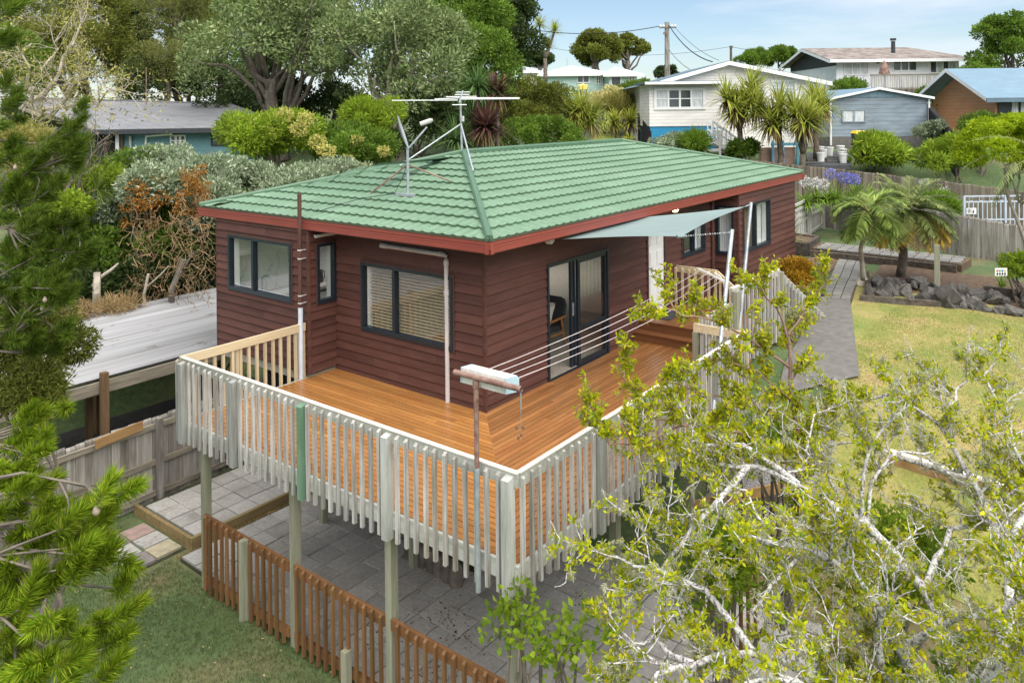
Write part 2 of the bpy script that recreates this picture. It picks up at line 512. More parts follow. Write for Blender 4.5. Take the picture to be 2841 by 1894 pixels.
sheet('upper_lawn', [(3.0, -4.0), (13.6, -2.1), (13.9, -9.5), (2.0, -12)], M['dry_lawn'], 0.03)
sheet('mulch_bed', [(12.9, 0.1), (17.6, 0.3), (17.6, -0.75), (11.4, -1.25)], M['dirt'], 0.03)
sheet('mulch_bed', [(13.0, -2.4), (17.6, -1.9), (17.2, -6.9), (12.6, -6.4)], M['dirt'], 0.018)

# garden path of concrete at the house end and rows of small pavers beyond
sheet('concrete_path', [(4.9, -2.85), (11.6, -1.7), (11.9, -2.35), (6.0, -4.0)], M['concrete'], 0.07)
M['pathpaver'] = mat('path_paver', (0.175, 0.17, 0.155), 0.9, 0.2, 5, rnd=0.14, bmp=0.3)
pp = tag(sheet('paver_path', [(11.6, -1.66), (17.9, -0.50), (18.1, -1.36), (11.95, -2.38)], M['dirt'], 0.02), kind='structure')
A, B, Cc, D = [np.array(p) for p in ((11.6, -1.70), (17.8, -0.55), (18.0, -1.32), (11.9, -2.36))]
nr = 17
for i in range(nr):
    for j in range(3):
        q = []
        for s, t in ((i + .03, j + .04), (i + .97, j + .04), (i + .97, j + .96), (i + .03, j + .96)):
            s, t = s / nr, t / 3
            p = A * (1 - s) * (1 - t) + B * s * (1 - t) + Cc * s * t + D * (1 - s) * t
            q.append((p[0], p[1], float(ground_z(p[0], p[1])) + 0.075))
        MB().slab(q, 0.05).build('paver', M['pathpaver'], pp)
# raised cross path of pavers in front of the fence, held by sleepers
cp = tag(MB().slab([(18.0, 0.5, -0.13), (19.3, 0.75, -0.13), (18.9, -4.2, -0.13), (17.6, -4.1, -0.13)], 0.25).build('paver_terrace', M['dirt']), kind='structure')
for i in range(13):
    for j in range(3):
        y0 = 0.25 - i * 0.335; x0 = 17.93 - 0.08 * (i / 4) + j * 0.42
        MB().slab([(x0, y0, -0.09), (x0 + .40, y0 + .05, -0.09), (x0 + .40, y0 - .26, -0.09), (x0, y0 - .31, -0.09)], 0.05).build('paver', M['pathpaver'], cp)

# ------------------------------------------------------------------ patio under the deck
m, n, l, b = newmat('concrete_paver')
v = coords(n, l, (1, 1, 1), True)
f = noise(n, l, v, 18, 5, 0.7)
f2 = noise(n, l, v, 1.6, 4, 0.6)
ca = ramp(n, l, f, [(0.3, (0.235, 0.225, 0.205)), (0.7, (0.37, 0.355, 0.33))])
k = ramp(n, l, f2, [(0.52, (0, 0, 0)), (0.72, (0.55, 0.55, 0.55))])
ca = mixc(n, l, k, ca, (0.145, 0.125, 0.095))
l.new(rand_value(n, l, ca, 0.13), b.inputs['Base Color'])
b.inputs['Roughness'].default_value = 0.9
bump(n, l, b, f, 0.4, 0.004)
M['paver'] = m
M['paver_red'] = mat('reddish_paver', (0.27, 0.19, 0.165), 0.9, 0.2, 8, bmp=0.3)
M['paver_tan'] = mat('tan_paver', (0.32, 0.28, 0.19), 0.9, 0.2, 8, bmp=0.3)
M['paver_slate'] = mat('slate_paver', (0.19, 0.17, 0.165), 0.9, 0.2, 8, bmp=0.3)
M['moss'] = mat('mossy_joint_soil', (0.035, 0.04, 0.018), 0.95, 0.5, 6, bmp=0.5)

pav = MB().box(-0.198, 0.198, -0.196, 0.196, -0.045, 0).v
def paver_mesh(w, d):
    mb = MB()
    e = 0.006
    mb.add([(-w, -d, -.05), (w, -d, -.05), (w, d, -.05), (-w, d, -.05), (-w, -d, -e), (w, -d, -e), (w, d, -e), (-w, d, -e),
            (-w + e, -d + e, 0), (w - e, -d + e, 0), (w - e, d - e, 0), (-w + e, d - e, 0)],
           [(0, 1, 5, 4), (1, 2, 6, 5), (2, 3, 7, 6), (3, 0, 4, 7), (4, 5, 9, 8), (5, 6, 10, 9), (6, 7, 11, 10), (7, 4, 8, 11), (8, 9, 10, 11)])
    me = bpy.data.meshes.new('paver'); me.from_pydata(mb.v, [], mb.f); me.materials.append(M['paver'])
    return me
pm = paver_mesh(0.2005, 0.195)
patio = tag(MB().box(-2.68, 2.32, -4.75, 4.19, -2.56, -2.485).build('patio', M['moss']), kind='structure')
for i in range(12):
    for j in range(22):
        x = -2.66 + 0.4155 * (i + .5); y = 4.18 - 0.405 * (j + .5)
        if i >= 8 and y > -0.3: continue
        if 6 <= i and 0 < y < 1.6: continue
        jx, jy, jz, jr = (rng.random(4) - .5)
        link('paver', pm, patio, (x + jx * .012, y + jy * .012, -2.45 + jz * .014), (jx * .012, jy * .012, jr * .016))
# upper landing of pavers by the fence with a timber edge
up_ = tag(MB().box(-2.36, 1.2, 4.37, 6.18, -2.52, -2.385).build('upper_patio', M['moss']), kind='structure')
for i in range(8):
    for j in range(4):
        jx, jy, jz, jr = (rng.random(4) - .5)
        link('paver', pm, up_, (-2.285 + .2 + .4155 * i + jx * .01, 4.42 + .2 + .41 * j + jy * .01, -2.345 + jz * .01), (0, 0, jr * .015))
edge = thing('timber_edging', (-2.4, 4.35, -2.5), 'low timber edging round the raised paved landing by the paling fence', 'edging')
MB().box(-2.42, 1.2, 4.30, 4.365, -2.52, -2.31).build('board', M['kerbtimber'], edge)
MB().box(-2.43, -2.365, 4.367, 6.2, -2.52, -2.312).build('board', M['kerbtimber'], edge)
stp = tag(MB().box(-3.36, -2.45, 4.42, 5.70, -2.54, -2.495).build('stepping_stones', M['moss']), kind='structure')
for k, (x, y, mm) in enumerate(((-3.14, 4.66, 'paver_slate'), (-2.70, 4.68, 'paver_tan'), (-3.16, 5.08, 'paver'), (-2.69, 5.10, 'paver'), (-3.13, 5.50, 'paver_slate'), (-2.70, 5.52, 'paver_red'))):
    me = pm.copy(); me.materials.clear(); me.materials.append(M[mm])
    link('paver', me, stp, (x, y, -2.45), (0.01 * (k % 3 - 1), 0.012, 0.04 * (k % 2) - .02), (1.05, 1.0, 1))
# round log ends holding the bank under the house
logs = thing('log_edging', (-0.483, 0.948, -2.500), 'row of short round log stubs holding the bank under the deck', 'edging')
for k in range(7):
    t = k / 6
    a, c = Vector((-0.566, 1.141, -2.300)), Vector((-0.703, 0.025, -2.300))
    p = a.lerp(c, t)
    MB().lathe((p.x + .12, p.y + .1, -2.5), [(.10, 0), (.105, .2), (.095, .34), (.06, .36)], 10).build('log', M['bark'], logs)
MB().bar((logs.location.x + .35, logs.location.y + .75, -2.08), (logs.location.x + .35, logs.location.y - .65, -2.08), 0.2, 0.05).build('plank', M['grey_rail'], logs)

# ------------------------------------------------------------------ the house
house = thing('house', (0, 0, 0), 'dark red weatherboard house with green tiled hip roof and wraparound deck', 'house')
PITCH = 0.1545

class Wall:
    """a vertical wall plane: s runs along it, n points outward"""
    def __init__(w, o, d, n): w.o, w.d, w.n = Vector(o), Vector(d), Vector(n)
    def p(w, s, z, out=0.0): return w.o + w.d * s + w.n * out + UP * z

def split(s0, s1, z0, z1, holes):
    """rectangles left of [s0,s1]x[z0,z1] after cutting the holes"""
    rects = [(s0, s1, z0, z1)]
    for a, b_, c, d in holes:
        nxt = []
        for r in rects:
            if b_ <= r[0] + 1e-4 or a >= r[1] - 1e-4 or d <= r[2] + 1e-4 or c >= r[3] - 1e-4: nxt.append(r); continue
            if a > r[0]: nxt.append((r[0], a, r[2], r[3]))
            if b_ < r[1]: nxt.append((b_, r[1], r[2], r[3]))
            m0, m1 = max(a, r[0]), min(b_, r[1])
            if c > r[2]: nxt.append((m0, m1, r[2], c))
            if d < r[3]: nxt.append((m0, m1, d, r[3]))
        rects = nxt
    return [r for r in rects if r[1] - r[0] > .012 and r[3] - r[2] > .012]

def prism(mb, w, s0, s1, z0, z1, o0, o1):
    a = [w.p(s0, z0, o0), w.p(s1, z0, o0), w.p(s1, z0, o1), w.p(s0, z0, o1), w.p(s0, z1, o0), w.p(s1, z1, o0), w.p(s1, z1, o1), w.p(s0, z1, o1)]
    return mb.hexa(a)

def clad(w, length, z0, z1, holes, m, s_start=0.0):
    core = MB()
    for r in split(s_start, length, z0, z1, holes): prism(core, w, *r, -0.10, -0.002)
    wall = core.build('wall', M['plaster'], house)
    z = z0; k = 0
    while z < z1 - .02:
        zt = min(z + PITCH, z1)
        pieces = []
        for a, b_, c, d in split(s_start, length, z, zt, holes):
            if b_ - a > 2.2:                       # long runs have a butt joint
                j = a + (b_ - a) * (.25 + .5 * rng.random()); pieces += [(a, j - .0015, c, d), (j + .0015, b_, c, d)]
            else: pieces.append((a, b_, c, d))
        for a, b_, c, d in pieces:
            mb = MB(); t = (c - z) / PITCH; e = 0.004 * rng.random()
            lo = 0.036 - 0.029 * t + e; hi = 0.036 - 0.029 * (d - z) / PITCH + e
            q = [w.p(a, c, 0), w.p(b_, c, 0), w.p(b_, c, lo), w.p(a, c, lo), w.p(a, d, 0), w.p(b_, d, 0), w.p(b_, d, hi), w.p(a, d, hi)]
            mb.hexa(q).build('weatherboard', m, wall, loc=w.p(a, c, 0))
        z += PITCH; k += 1
    return wall

def window(w, s0, s1, z0, z1, mull=(), fw=0.05, label=None, sill=True, drop=0.0):
    """aluminium window set in the wall: frame, glass, mullions, reveal"""
    fr = MB()
    for a, b_, c, d in ((s0, s1, z0, z0 + fw * 1.5), (s0, s1, z1 - fw, z1), (s0, s0 + fw, z0 + fw * 1.5, z1 - fw), (s1 - fw, s1, z0 + fw * 1.5, z1 - fw)):
        prism(fr, w, a, b_, c, d, -0.05, 0.058)
    for q in mull: prism(fr, w, q - fw * .6, q + fw * .6, z0 + fw * 1.5, z1 - fw, -0.05, 0.056)
    win = fr.build('window', M['alu'], house)
    a, b_, c, d = s0 + fw * .5, s1 - fw * .5, z0 + fw, z1 - fw * .5
    MB().add([w.p(a, c, -.003), w.p(b_, c, -.003), w.p(b_, d, -.003), w.p(a, d, -.003)], [(0, 1, 2, 3)]).build('pane', M['glass'], win)
    rv = MB()
    for a, b_, c, d in ((s0, s1, z0 + .01, z0 + .045), (s0, s1, z1 - .045, z1 - .01), (s0 + .01, s0 + .045, z0 + .045, z1 - .045), (s1 - .045, s1 - .01, z0 + .045, z1 - .045)):
        prism(rv, w, a, b_, c, d, -0.17, -0.052)
    rv.build('reveal', M['white'], win)
    tr = MB(); t = 0.03
    for a, b_, c, d in ((s0 - t, s0, z0 - .02, z1 + t), (s1, s1 + t, z0 - .02, z1 + t), (s0, s1, z1, z1 + t)):
        prism(tr, w, a, b_, c, d, 0.0, 0.045)
    tr.build('trim', M['trim'], win)
    return win

def blind(win, w, s0, s1, z0, z1, m, tilt=0.014, pitch=0.054, out=-0.10):
    mb = MB(); z = z0 + .02
    while z < z1 - .03:
        mb.add([w.p(s0, z - tilt / 2, out + .018), w.p(s1, z - tilt / 2, out + .018), w.p(s1, z + tilt / 2, out - .018), w.p(s0, z + tilt / 2, out - .018)], [(0, 1, 2, 3)])
        z += pitch
    prism(mb, w, s0, s1, z1 - .05, z1, out - .03, out + .03)
    for f in (0.12, 0.5, 0.88):
        q = s0 + (s1 - s0) * f
        prism(mb, w, q - .004, q + .004, z0, z1, out + .024, out + .03)
    return tag(mb.build('blind', m, win), kind='stuff')

M['blindwood'] = mat('wooden_blind', (0.40, 0.29, 0.17), 0.6, 0.08)
M['curtain'] = mat('white_curtain', (0.70, 0.70, 0.71), 0.9, 0.05)

TOP, BOT = 2.60, -0.06
wA = Wall((0, 0, 0), (0, 1, 0), (-1, 0, 0))            # deck wall, seen on the left
wR = Wall((0, 3.53, 0), (-1, 0, 0), (0, -1, 0))         # short return
wK = Wall((-0.6, 3.53, 0), (0, 1, 0), (-1, 0, 0))       # kitchen wall
wB = Wall((0, 0, 0), (1, 0, 0), (0, -1, 0))             # long wall with the doors
wS = Wall((8.84, 0, 0), (0, -1, 0), (-1, 0, 0))         # side of the far bay
wF = Wall((8.84, -0.6, 0), (1, 0, 0), (0, -1, 0))       # front of the far bay
hA = [(0.62, 2.79, 0.83, 2.02)]
hR = [(0.03, 0.45, 1.25, 2.32)]
hK = [(0.45, 2.43, 1.25, 2.31)]
hB = [(1.65, 3.69, -0.06, 2.01), (5.30, 6.12, 0.33, 2.33), (6.95, 8.18, 1.30, 2.28)]
hS = [(0.06, 0.50, 1.12, 2.31)]
hF = [(0.20, 2.08, 1.14, 2.31)]
clad(wA, 3.53, BOT, TOP, hA, M['boards_y'])
clad(wR, 0.6, 0.07, TOP, hR, M['boards'])
clad(wK, 2.86, 0.07, TOP, hK, M['boards_y'])
clad(wB, 8.84, BOT, TOP, hB, M['boards'])
clad(wS, 0.6, -0.15, TOP, hS, M['boards_y'])
clad(wF, 4.16, -0.15, TOP, hF, M['boards'])
# corner boards
for p, q in (((-0.042, -0.042), (0.0, 0.0)), ((-0.642, 3.488), (-0.6, 3.53)), ((8.798, -0.642), (8.84, -0.6)), ((-0.626, 6.39), (-0.58, 6.42))):
    MB().box(p[0], q[0] + .006, p[1], q[1] + .006, BOT if p[0] > -.5 and p[0] < 1 else -.1 if p[0] > 1 else .06, TOP).build('corner_board', M['boards'], house)
# hidden sides: gable end, back wall with openings added to let daylight in, floor, foundation
MB().box(12.9, 13.0, -0.5, 6.4, -0.3, TOP).build('wall', M['plaster'], house)
MB().box(-0.6, 3.0, 6.3, 6.4, 0.0, TOP).box(3.0, 13, 6.3, 6.4, 2.5, TOP).build('wall', M['plaster'], house)
m_carpet = mat('beige_carpet', (0.30, 0.26, 0.21), 0.95, 0.2, 30, bmp=0.2)
MB().box(0.0, 12.9, 0.0, 6.3, -0.12, 0.02).box(-0.58, 0.0, 3.55, 6.3, -0.12, 0.019).box(8.9, 12.9, -0.5, 0.0, -0.12, 0.018).build('floor', m_carpet, house)
# ceilings with unseen light wells, added with the roof glazing to brighten the rooms
MB().box(-0.5, 0.1, 3.45, 6.3, 2.45, 2.5).box(0.1, 4.7, 0.1, 1.5, 2.45, 2.5).box(0.1, 4.7, 5.9, 6.3, 2.45, 2.5).box(4.7, 12.9, 0.1, 3.3, 2.45, 2.5).box(8.9, 12.9, -0.5, 0.1, 2.45, 2.5).build('ceiling', M['plaster'], house)
MB().box(0.35, 12.8, 0.35, 6.2, -2.6, -0.125).build('dark_underfloor', M['black'], house)  # black block stands in for the shade under the house
MB().box(8.9, 12.9, -0.42, 0.3, -0.6, -0.13).build('dark_underfloor', M['soffit'], house)
# partitions
for q in ((0.1, 4.62, 3.40, 3.50), (8.9, 9.0, 0.1, 2.6)): MB().box(*q, 0.02, 2.45).build('partition', M['plaster'], house)
MB().box(0.1, 4.6, 3.37, 3.397, 0.02, 0.14).build('skirting', M['white'], house)
MB().box(0.0, 8.8, -0.012, 0.0, -0.075, -0.061).build('flashing', M['white'], house)

# windows
w1 = window(wA, 0.62, 2.79, 0.83, 2.02, (1.97,)); w1['label'] = 'deck window with open timber blind'
blind(w1, wA, 0.68, 2.70, 0.88, 1.97, M['blindwood'])
w2 = window(wR, 0.03, 0.45, 1.25, 2.32)
w3 = window(wK, 0.45, 2.43, 1.25, 2.31, (1.63,)); w3['label'] = 'kitchen window with clear glass'
w4 = window(wB, 6.95, 8.18, 1.30, 2.28, (7.55,))
MB().box(7.8, 8.1, 0.13, 0.15, 1.35, 2.25).build('curtain', M['curtain'], w4)
w5 = window(wS, 0.06, 0.50, 1.12, 2.31)
cm = MB()
for k in range(14):
    a = -0.08 - k * .030; o = 8.98 + .018 * (k % 2)
    o2 = 8.98 + .018 * ((k + 1) % 2)
    cm.add([(o, a, 1.15), (o2, a - .030, 1.15), (o2, a - .030, 2.28), (o, a, 2.28)], [(0, 1, 2, 3)])
cm.build('curtain', M['curtain'], w5)
w6 = window(wF, 0.20, 2.08, 1.14, 2.31, (1.05,)); w6['label'] = 'bay window with tan blind and pale curtain'
blind(w6, wF, 0.26, 1.55, 1.2, 2.27, M['blindwood'])
MB().box(10.42, 10.86, -0.42, -0.40, 1.18, 2.27).build('curtain', M['curtain'], w6)

# sliding door: left leaf open behind the right one
s0, s1, z0, z1 = 1.65, 3.69, -0.055, 2.01
fr = MB()
for a, b_, c, d in ((s0, s1, z0, z0 + .07), (s0, s1, z1 - .055, z1), (s0, s0 + .05, z0 + .07, z1 - .055), (s1 - .05, s1, z0 + .07, z1 - .055)): prism(fr, wB, a, b_, c, d, -0.10, 0.05)
sl = fr.build('sliding_door', M['alu'], house)
lf = MB()
for a, b_, c, d in ((2.62, 2.70, .02, 1.95), (3.58, 3.638, .02, 1.95), (2.70, 3.58, .02, .10), (2.70, 3.58, 1.88, 1.95), (2.70, 3.58, .66, .72)): prism(lf, wB, a, b_, c, d, -0.02, 0.03)
lf.build('leaf', M['alu'], sl)
lf = MB()
for a, b_, c, d in ((2.47, 2.55, .021, 1.949), (2.57, 2.615, .021, 1.949)): prism(lf, wB, a, b_, c, d, -0.07, -0.025)
lf.build('leaf', M['alu'], sl)
MB().add([wB.p(2.70, .10, .003), wB.p(3.58, .10, .003), wB.p(3.58, 1.88, .003), wB.p(2.70, 1.88, .003)], [(0, 1, 2, 3)]).build('pane', M['glass'], sl)
prism(MB(), wB, 2.505, 2.53, .95, 1.18, -0.024, 0.0).build('handle', M['galv'], sl)
prism(MB(), wB, s0 + .05, 2.47, -.03, .012, -0.30, -0.101).build('threshold', M['white'], sl)
# white panelled door
d0, d1 = 5.33, 6.09
dr = prism(MB(), wB, d0, d1, .35, 2.31, -.04, .0).build('door', M['white'], house)
for a in (0.10, 0.43):
    for c, d in ((0.14, 0.82), (0.98, 1.30), (1.42, 1.86)):
        pnl = MB()
        prism(pnl, wB, d0 + a, d0 + a + .23, .35 + c, .35 + d, .0, .012)
        prism(pnl, wB, d0 + a + .03, d0 + a + .20, .35 + c + .03, .35 + d - .03, .012, .02)
        pnl.build('panel', M['white'], dr)
MB().tube([(d0 + .07, -.0, 1.32), (d0 + .07, -.06, 1.32)], .012).lathe((d0 + .07, -.07, 1.30), [(.01, 0), (.03, .01), (.03, .03), (.01, .045)], 10).build('handle', M['galv'], dr)
tr = MB()
for a, b_, c, d in ((d0 - .06, d0 - .002, .33, 2.38), (d1 + .002, d1 + .06, .33, 2.38), (d0, d1, 2.313, 2.38)): prism(tr, wB, a, b_, c, d, -.02, .046)
tr.build('trim', M['trim'], dr)

# ------------------------------------------------------------------ roof
E0, EX1, EY1, EZ = -0.66, 13.62, 6.96, 2.79
RY, RZ = 3.15, 3.77
RX0, RX1 = 3.15, 9.81
roof = MB()
c4 = [(E0, E0, EZ), (EX1, E0, EZ), (EX1, EY1, EZ), (E0, EY1, EZ)]
roof.add([(x, y, z - .06) for x, y, z in c4] + [(RX0, RY, RZ - .06), (RX1, RY, RZ - .06)], [(0, 1, 5, 4), (1, 2, 5), (3, 0, 4)])
def bz(y): return RZ - .06 - (y - RY) * (RZ - EZ) / (EY1 - RY)
for xa, xb, y0_, y1_ in ((RX0 - 2.4, RX1, RY, RY + .25), (E0, RX1, 6.3, EY1)):
    roof.add([(xa, y0_, bz(y0_)), (xb, y0_, bz(y0_)), (xb, y1_, bz(y1_)), (xa, y1_, bz(y1_))], [(0, 1, 2, 3)])
roof.add([(RX1, RY, bz(RY)), (EX1, EY1, bz(EY1)), (RX1, EY1, bz(EY1))], [(0, 1, 2)])
rf = roof.build('roof', M['roofcap'], house)
MB().add([(0.5, RY + .25, bz(RY + .25) + .01), (9.8, RY + .25, bz(RY + .25) + .01), (9.8, 6.3, bz(6.3) + .01), (0.5, 6.3, bz(6.3) + .01)], [(0, 1, 2, 3)]).build('added_skylight', M['glass'], rf)  # unseen glazing added in the back slope to light the rooms below
NR, WP = 11, 0.21

def tile_mesh(L, lo, hi, rowlen, s_off):
    """one pressed tile sheet: wavy pan, raised nose; lo/hi clip it along the hips"""
    n = max(3, int(round(L / WP * 8)))
    s = np.linspace(0, L, n + 1)
    ph = (s / WP) * 2 * np.pi
    wave = 0.009 * np.cos(ph) + 0.003 * np.cos(2 * ph)
    rows = []
    for t, base in ((0.020, -0.030), (0.0, 0.040), (0.02, 0.045), (rowlen + .03, 0.0)):
        ss = np.clip(s + s_off, lo(t), hi(t)) - s_off
        rows.append(np.stack([ss, np.full(n + 1, t), base + wave * (1.0 if base > -0.01 else 1.0)], -1))
    rows.insert(1, rows[1].copy())           # sharp nose edge
    v = np.concatenate(rows)
    f = []
    for r in (0, 2, 3):
        a = r * (n + 1)
        for i in range(n): f.append((a + i, a + i + 1, a + n + 2 + i, a + n + 1 + i))
    me = mesh_np('tile_sheet', v, f, M['roof'], True)
    return me

def tile_slope(origin, sdir, updir_plan, width, run, rise, hip_lo, hip_hi):
    """origin eave corner; hip_lo / hip_hi: plan inset per plan metre up the slope"""
    o, sd_, ud = Vector(origin), Vector(sdir), Vector(updir_plan)
    length = math.hypot(run, rise); rl = length / NR
    tdir = (ud * run + UP * rise).normalized(); nd = sd_.cross(tdir).normalized()
    if nd.z < 0: nd = -nd
    rotm = Matrix((sd_, tdir, nd)).transposed()
    k = run / length; SH = 6 * WP
    shared = tile_mesh(SH, lambda t: -9e9, lambda t: 9e9, rl, 0)
    for r in range(NR):
        T = r * rl
        lo = lambda t, T=T: max(0, hip_lo * (T + t) * k)
        hi = lambda t, T=T: width - max(0, hip_hi * (T + t) * k)
        first = math.floor(lo(0) / SH); 
        q = first
        while q * SH < hi(0) - .02:
            a, b_ = q * SH, q * SH + SH
            off = o + sd_ * a + tdir * T + nd * 0.0
            if lo(rl + .02) <= a and hi(rl + .02) >= b_: me = shared
            else:
                me = tile_mesh(SH, lo, hi, rl, a)
                c = np.empty(len(me.vertices) * 3, np.float32); me.vertices.foreach_get('co', c); c = c.reshape(-1, 3)
                if np.ptp(c[:, 0]) < .03: q += 1; continue
            ob = link('tile_sheet', me, rf, off)
            ob.rotation_euler = rotm.to_euler()
            q += 1

run = RY - E0
tile_slope((E0, E0, EZ), (1, 0, 0), (0, 1, 0), EX1 - E0, run, RZ - EZ, 1, 1)
tile_slope((E0, EY1, EZ), (0, -1, 0), (1, 0, 0), EY1 - E0, run, RZ - EZ, 1, 1)
def cap(a, b_, w=0.115):
    """folded cap pieces along a hip or the ridge"""
    a, b_ = Vector(a), Vector(b_)
    d = (b_ - a); L = d.length; d.normalize()
    side = d.cross(UP).normalized(); upv = side.cross(d)
    nseg = max(1, round(L / 1.9))
    for i in range(nseg):
        p, q = a + d * (L * i / nseg - .02), a + d * (L * (i + 1) / nseg)
        mb = MB(); lift = .002 * (i % 2)
        prof = [(-w / 2, -.035), (-w / 2, .03), (-w * .28, .062), (w * .28, .062), (w / 2, .03), (w / 2, -.035)]
        vs = [p + side * x + upv * (y + lift) for x, y in prof] + [q + side * x + upv * (y + lift) for x, y in prof]
        mb.add(vs, [(j, j + 1, j + 7, j + 6) for j in range(5)] + [tuple(range(5, -1, -1)), tuple(range(6, 12))])
        mb.build('ridge_cap', M['roofcap'], rf)
cap((E0 + .03, E0 + .03, EZ + .035), (RX0, RY, RZ + .035))
cap((E0 + .03, EY1 - .03, EZ + .035), (RX0, RY, RZ + .035))
cap((RX0, RY, RZ + .037), (RX1, RY, RZ + .037))
cap((EX1 - .03, E0 + .03, EZ + .035), (RX1, RY, RZ + .035))
# gutter: fluted face, open top
def gutter(a, b_, n):
    a, b_, n = Vector(a), Vector(b_), Vector(n)
    prof = [(0.0, .0), (-.006, -.012), (-.006, -.055), (-.016, -.062), (-.016, -.075), (-.012, -.082), (-.016, -.12), (-.026, -.127), (-.026, -.14), (-.035, -.185), (-.10, -.185), (-.10, -.02), (-.012, -.02)]
    vs = [a + n * x + UP * y for x, y in prof] + [b_ + n * x + UP * y for x, y in prof]
    k = len(prof)
    MB().add(vs, [(j, (j + 1) % k, k + (j + 1) % k, k + j) for j in range(k)] + [tuple(range(k - 1, -1, -1)), tuple(range(k, 2 * k))]).build('gutter', M['gutter'], house)
G = 0.035
gutter((E0 - G, E0 - G, EZ), (EX1 + G, E0 - G, EZ), (0, -1, 0))
gutter((E0 - G, EY1 + G, EZ), (E0 - G, E0 - G, EZ), (-1, 0, 0))
gutter((EX1 + G, E0 - G, EZ), (EX1 + G, EY1 + G, EZ), (1, 0, 0))
MB().box(E0 - .02, E0 + .0, E0, EY1, 2.62, 2.755).box(E0, EX1, E0 - .02, E0 + .0, 2.62, 2.754).build('fascia', M['gutter'], house)
MB().box(E0, 0.02, E0, EY1, 2.602, 2.618).box(0.02, EX1, E0, 0.02, 2.602, 2.618).box(0.02, EX1, 6.35, EY1, 2.602, 2.618).box(13.0, EX1, 0.02, 6.35, 2.602, 2.618).build('soffit', M['soffit'], house)
# downpipes
dp = MB().tube([(-.05, 2.24, 2.37), (-.05, .78, 2.36), (-.05, .75, 2.34), (-.05, .745, 2.28), (-.05, .745, .0)], .037, 10)
dpo = dp.build('downpipe', M['pvc'], house, smooth=False)
jn = MB()
for p, q in (((-.05, 2.26, 2.37), (-.05, 2.10, 2.37)), ((-.05, .90, 2.365), (-.05, .83, 2.363)), ((-.05, .745, 2.27), (-.05, .745, 2.20)), ((-.05, .745, 1.80), (-.05, .745, 1.72))): jn.tube([p, q], .045, 10)
jn.build('socket', M['pvc'], dpo)
MB().tube([(8.55, -.10, 2.50), (8.57, -.06, 2.38), (8.57, -.06, -.1)], .042, 10).tube([(8.55, -.10, 2.50), (8.7, -.45, 2.55)], .045, 10).build('downpipe', M['brownpipe'], house)
# tall brown vent pipe outside the kitchen corner
vp = thing('vent_pipe', (-.75, 3.58, 0.0), 'tall brown vent pipe with white lower end at the kitchen corner', 'pipe')
MB().tube([(-.75, 3.58, 1.17), (-.75, 3.575, 3.25)], .036, 10).build('pipe', M['brownpipe'], vp)
MB().tube([(-.75, 3.58, -.05), (-.75, 3.58, 1.25)], .042, 10).build('pipe', mat('blue_white_pipe', (.55, .60, .66), .4), vp)
for z in (2.1, 2.25, 1.32, 1.45): MB().tube([(-.75, 3.58, z), (-.75, 3.58, z + .02)], .044, 10).box(-.75, -.60, 3.56, 3.575, z, z + .012).build('bracket', M['pvc'], vp)
# lamps under the eave
def bulkhead(p, lit):
    t = thing('bulkhead_lamp', p, 'round bulkhead lamp glowing warm under the eave above the shade sail' if lit else 'unlit round bulkhead lamp under the eave near the house corner', 'lamp')
    p = Vector(p)
    MB().lathe(p, [(.09, .0), (.095, -.03), (.08, -.045)], 16).build('base', M['white'], t)
    g = mat('lit_lamp_glass' if lit else 'lamp_glass', (1.0, .78, .42) if lit else (.55, .55, .53), .3, .05, emit=3.0 if lit else 0)
    MB().lathe(p, [(.075, -.045), (.075, -.10), (.055, -.14), (.02, -.155)], 16).build('lens', g, t, smooth=True)
    cg = MB()
    for k in range(4):
        a = k * math.pi / 4; c, s = math.cos(a) * .08, math.sin(a) * .08
        cg.tube([p + Vector((c, s, -.04)), p + Vector((c, s, -.11)), p + Vector((c * .6, s * .6, -.155)), p + Vector((-c * .6, -s * .6, -.155)), p + Vector((-c, -s, -.11)), p + Vector((-c, -s, -.04))], .006, 5)
    cg.build('guard', M['white'], t)
bulkhead((1.35, -.30, 2.60), False)
bulkhead((6.27, -.20, 2.58), True)

# ------------------------------------------------------------------ things seen through the windows
m, n, l, b = newmat('marble_splashback')
v = coords(n, l, (1, 1, 1), False)
f0 = noise(n, l, v, 1.6, 6, 0.6)
wv = n.new('ShaderNodeTexWave'); wv.inputs['Scale'].default_value = 1.1; wv.inputs['Distortion'].default_value = 14; wv.inputs['Detail'].default_value = 4; wv.inputs['Detail Scale'].default_value = 1.6
l.new(v, wv.inputs['Vector'])
k = ramp(n, l, wv.outputs['Fac'], [(0.0, (0.4, 0.4, 0.4)), (0.06, (0, 0, 0))])
l.new(mixc(n, l, k, (0.70, 0.70, 0.68), (0.36, 0.35, 0.34)), b.inputs['Base Color'])
b.inputs['Roughness'].default_value = 0.3
M['marble'] = m
M['cab'] = mat('pale_cabinet', (0.58, 0.57, 0.53), 0.5, 0.04)
M['dark'] = mat('dark_appliance', (0.035, 0.035, 0.036), 0.35, 0.1)
M['bench'] = mat('stone_benchtop', (0.60, 0.56, 0.49), 0.35, 0.08, 12)
kit = thing('kitchen_bench', (1.0, 6.0, 0.02), 'pale kitchen bench with sink and marble splashback behind the kitchen window', 'kitchen bench')
MB().box(-.45, 1.95, 5.72, 6.27, .1, .92).build('cabinet', M['cab'], kit)
MB().box(1.96, 2.6, 5.74, 6.27, .1, .92).build('oven', M['dark'], kit)
MB().box(-.47, 3.0, 5.68, 6.28, .925, .965).build('benchtop', M['bench'], kit)
MB().box(-.47, 3.0, 6.282, 6.297, .97, 1.85).build('splashback', M['marble'], kit)
MB().box(-.47, 3.0, 5.95, 6.28, 1.86, 2.44).build('wall_cupboard', M['cab'], kit)
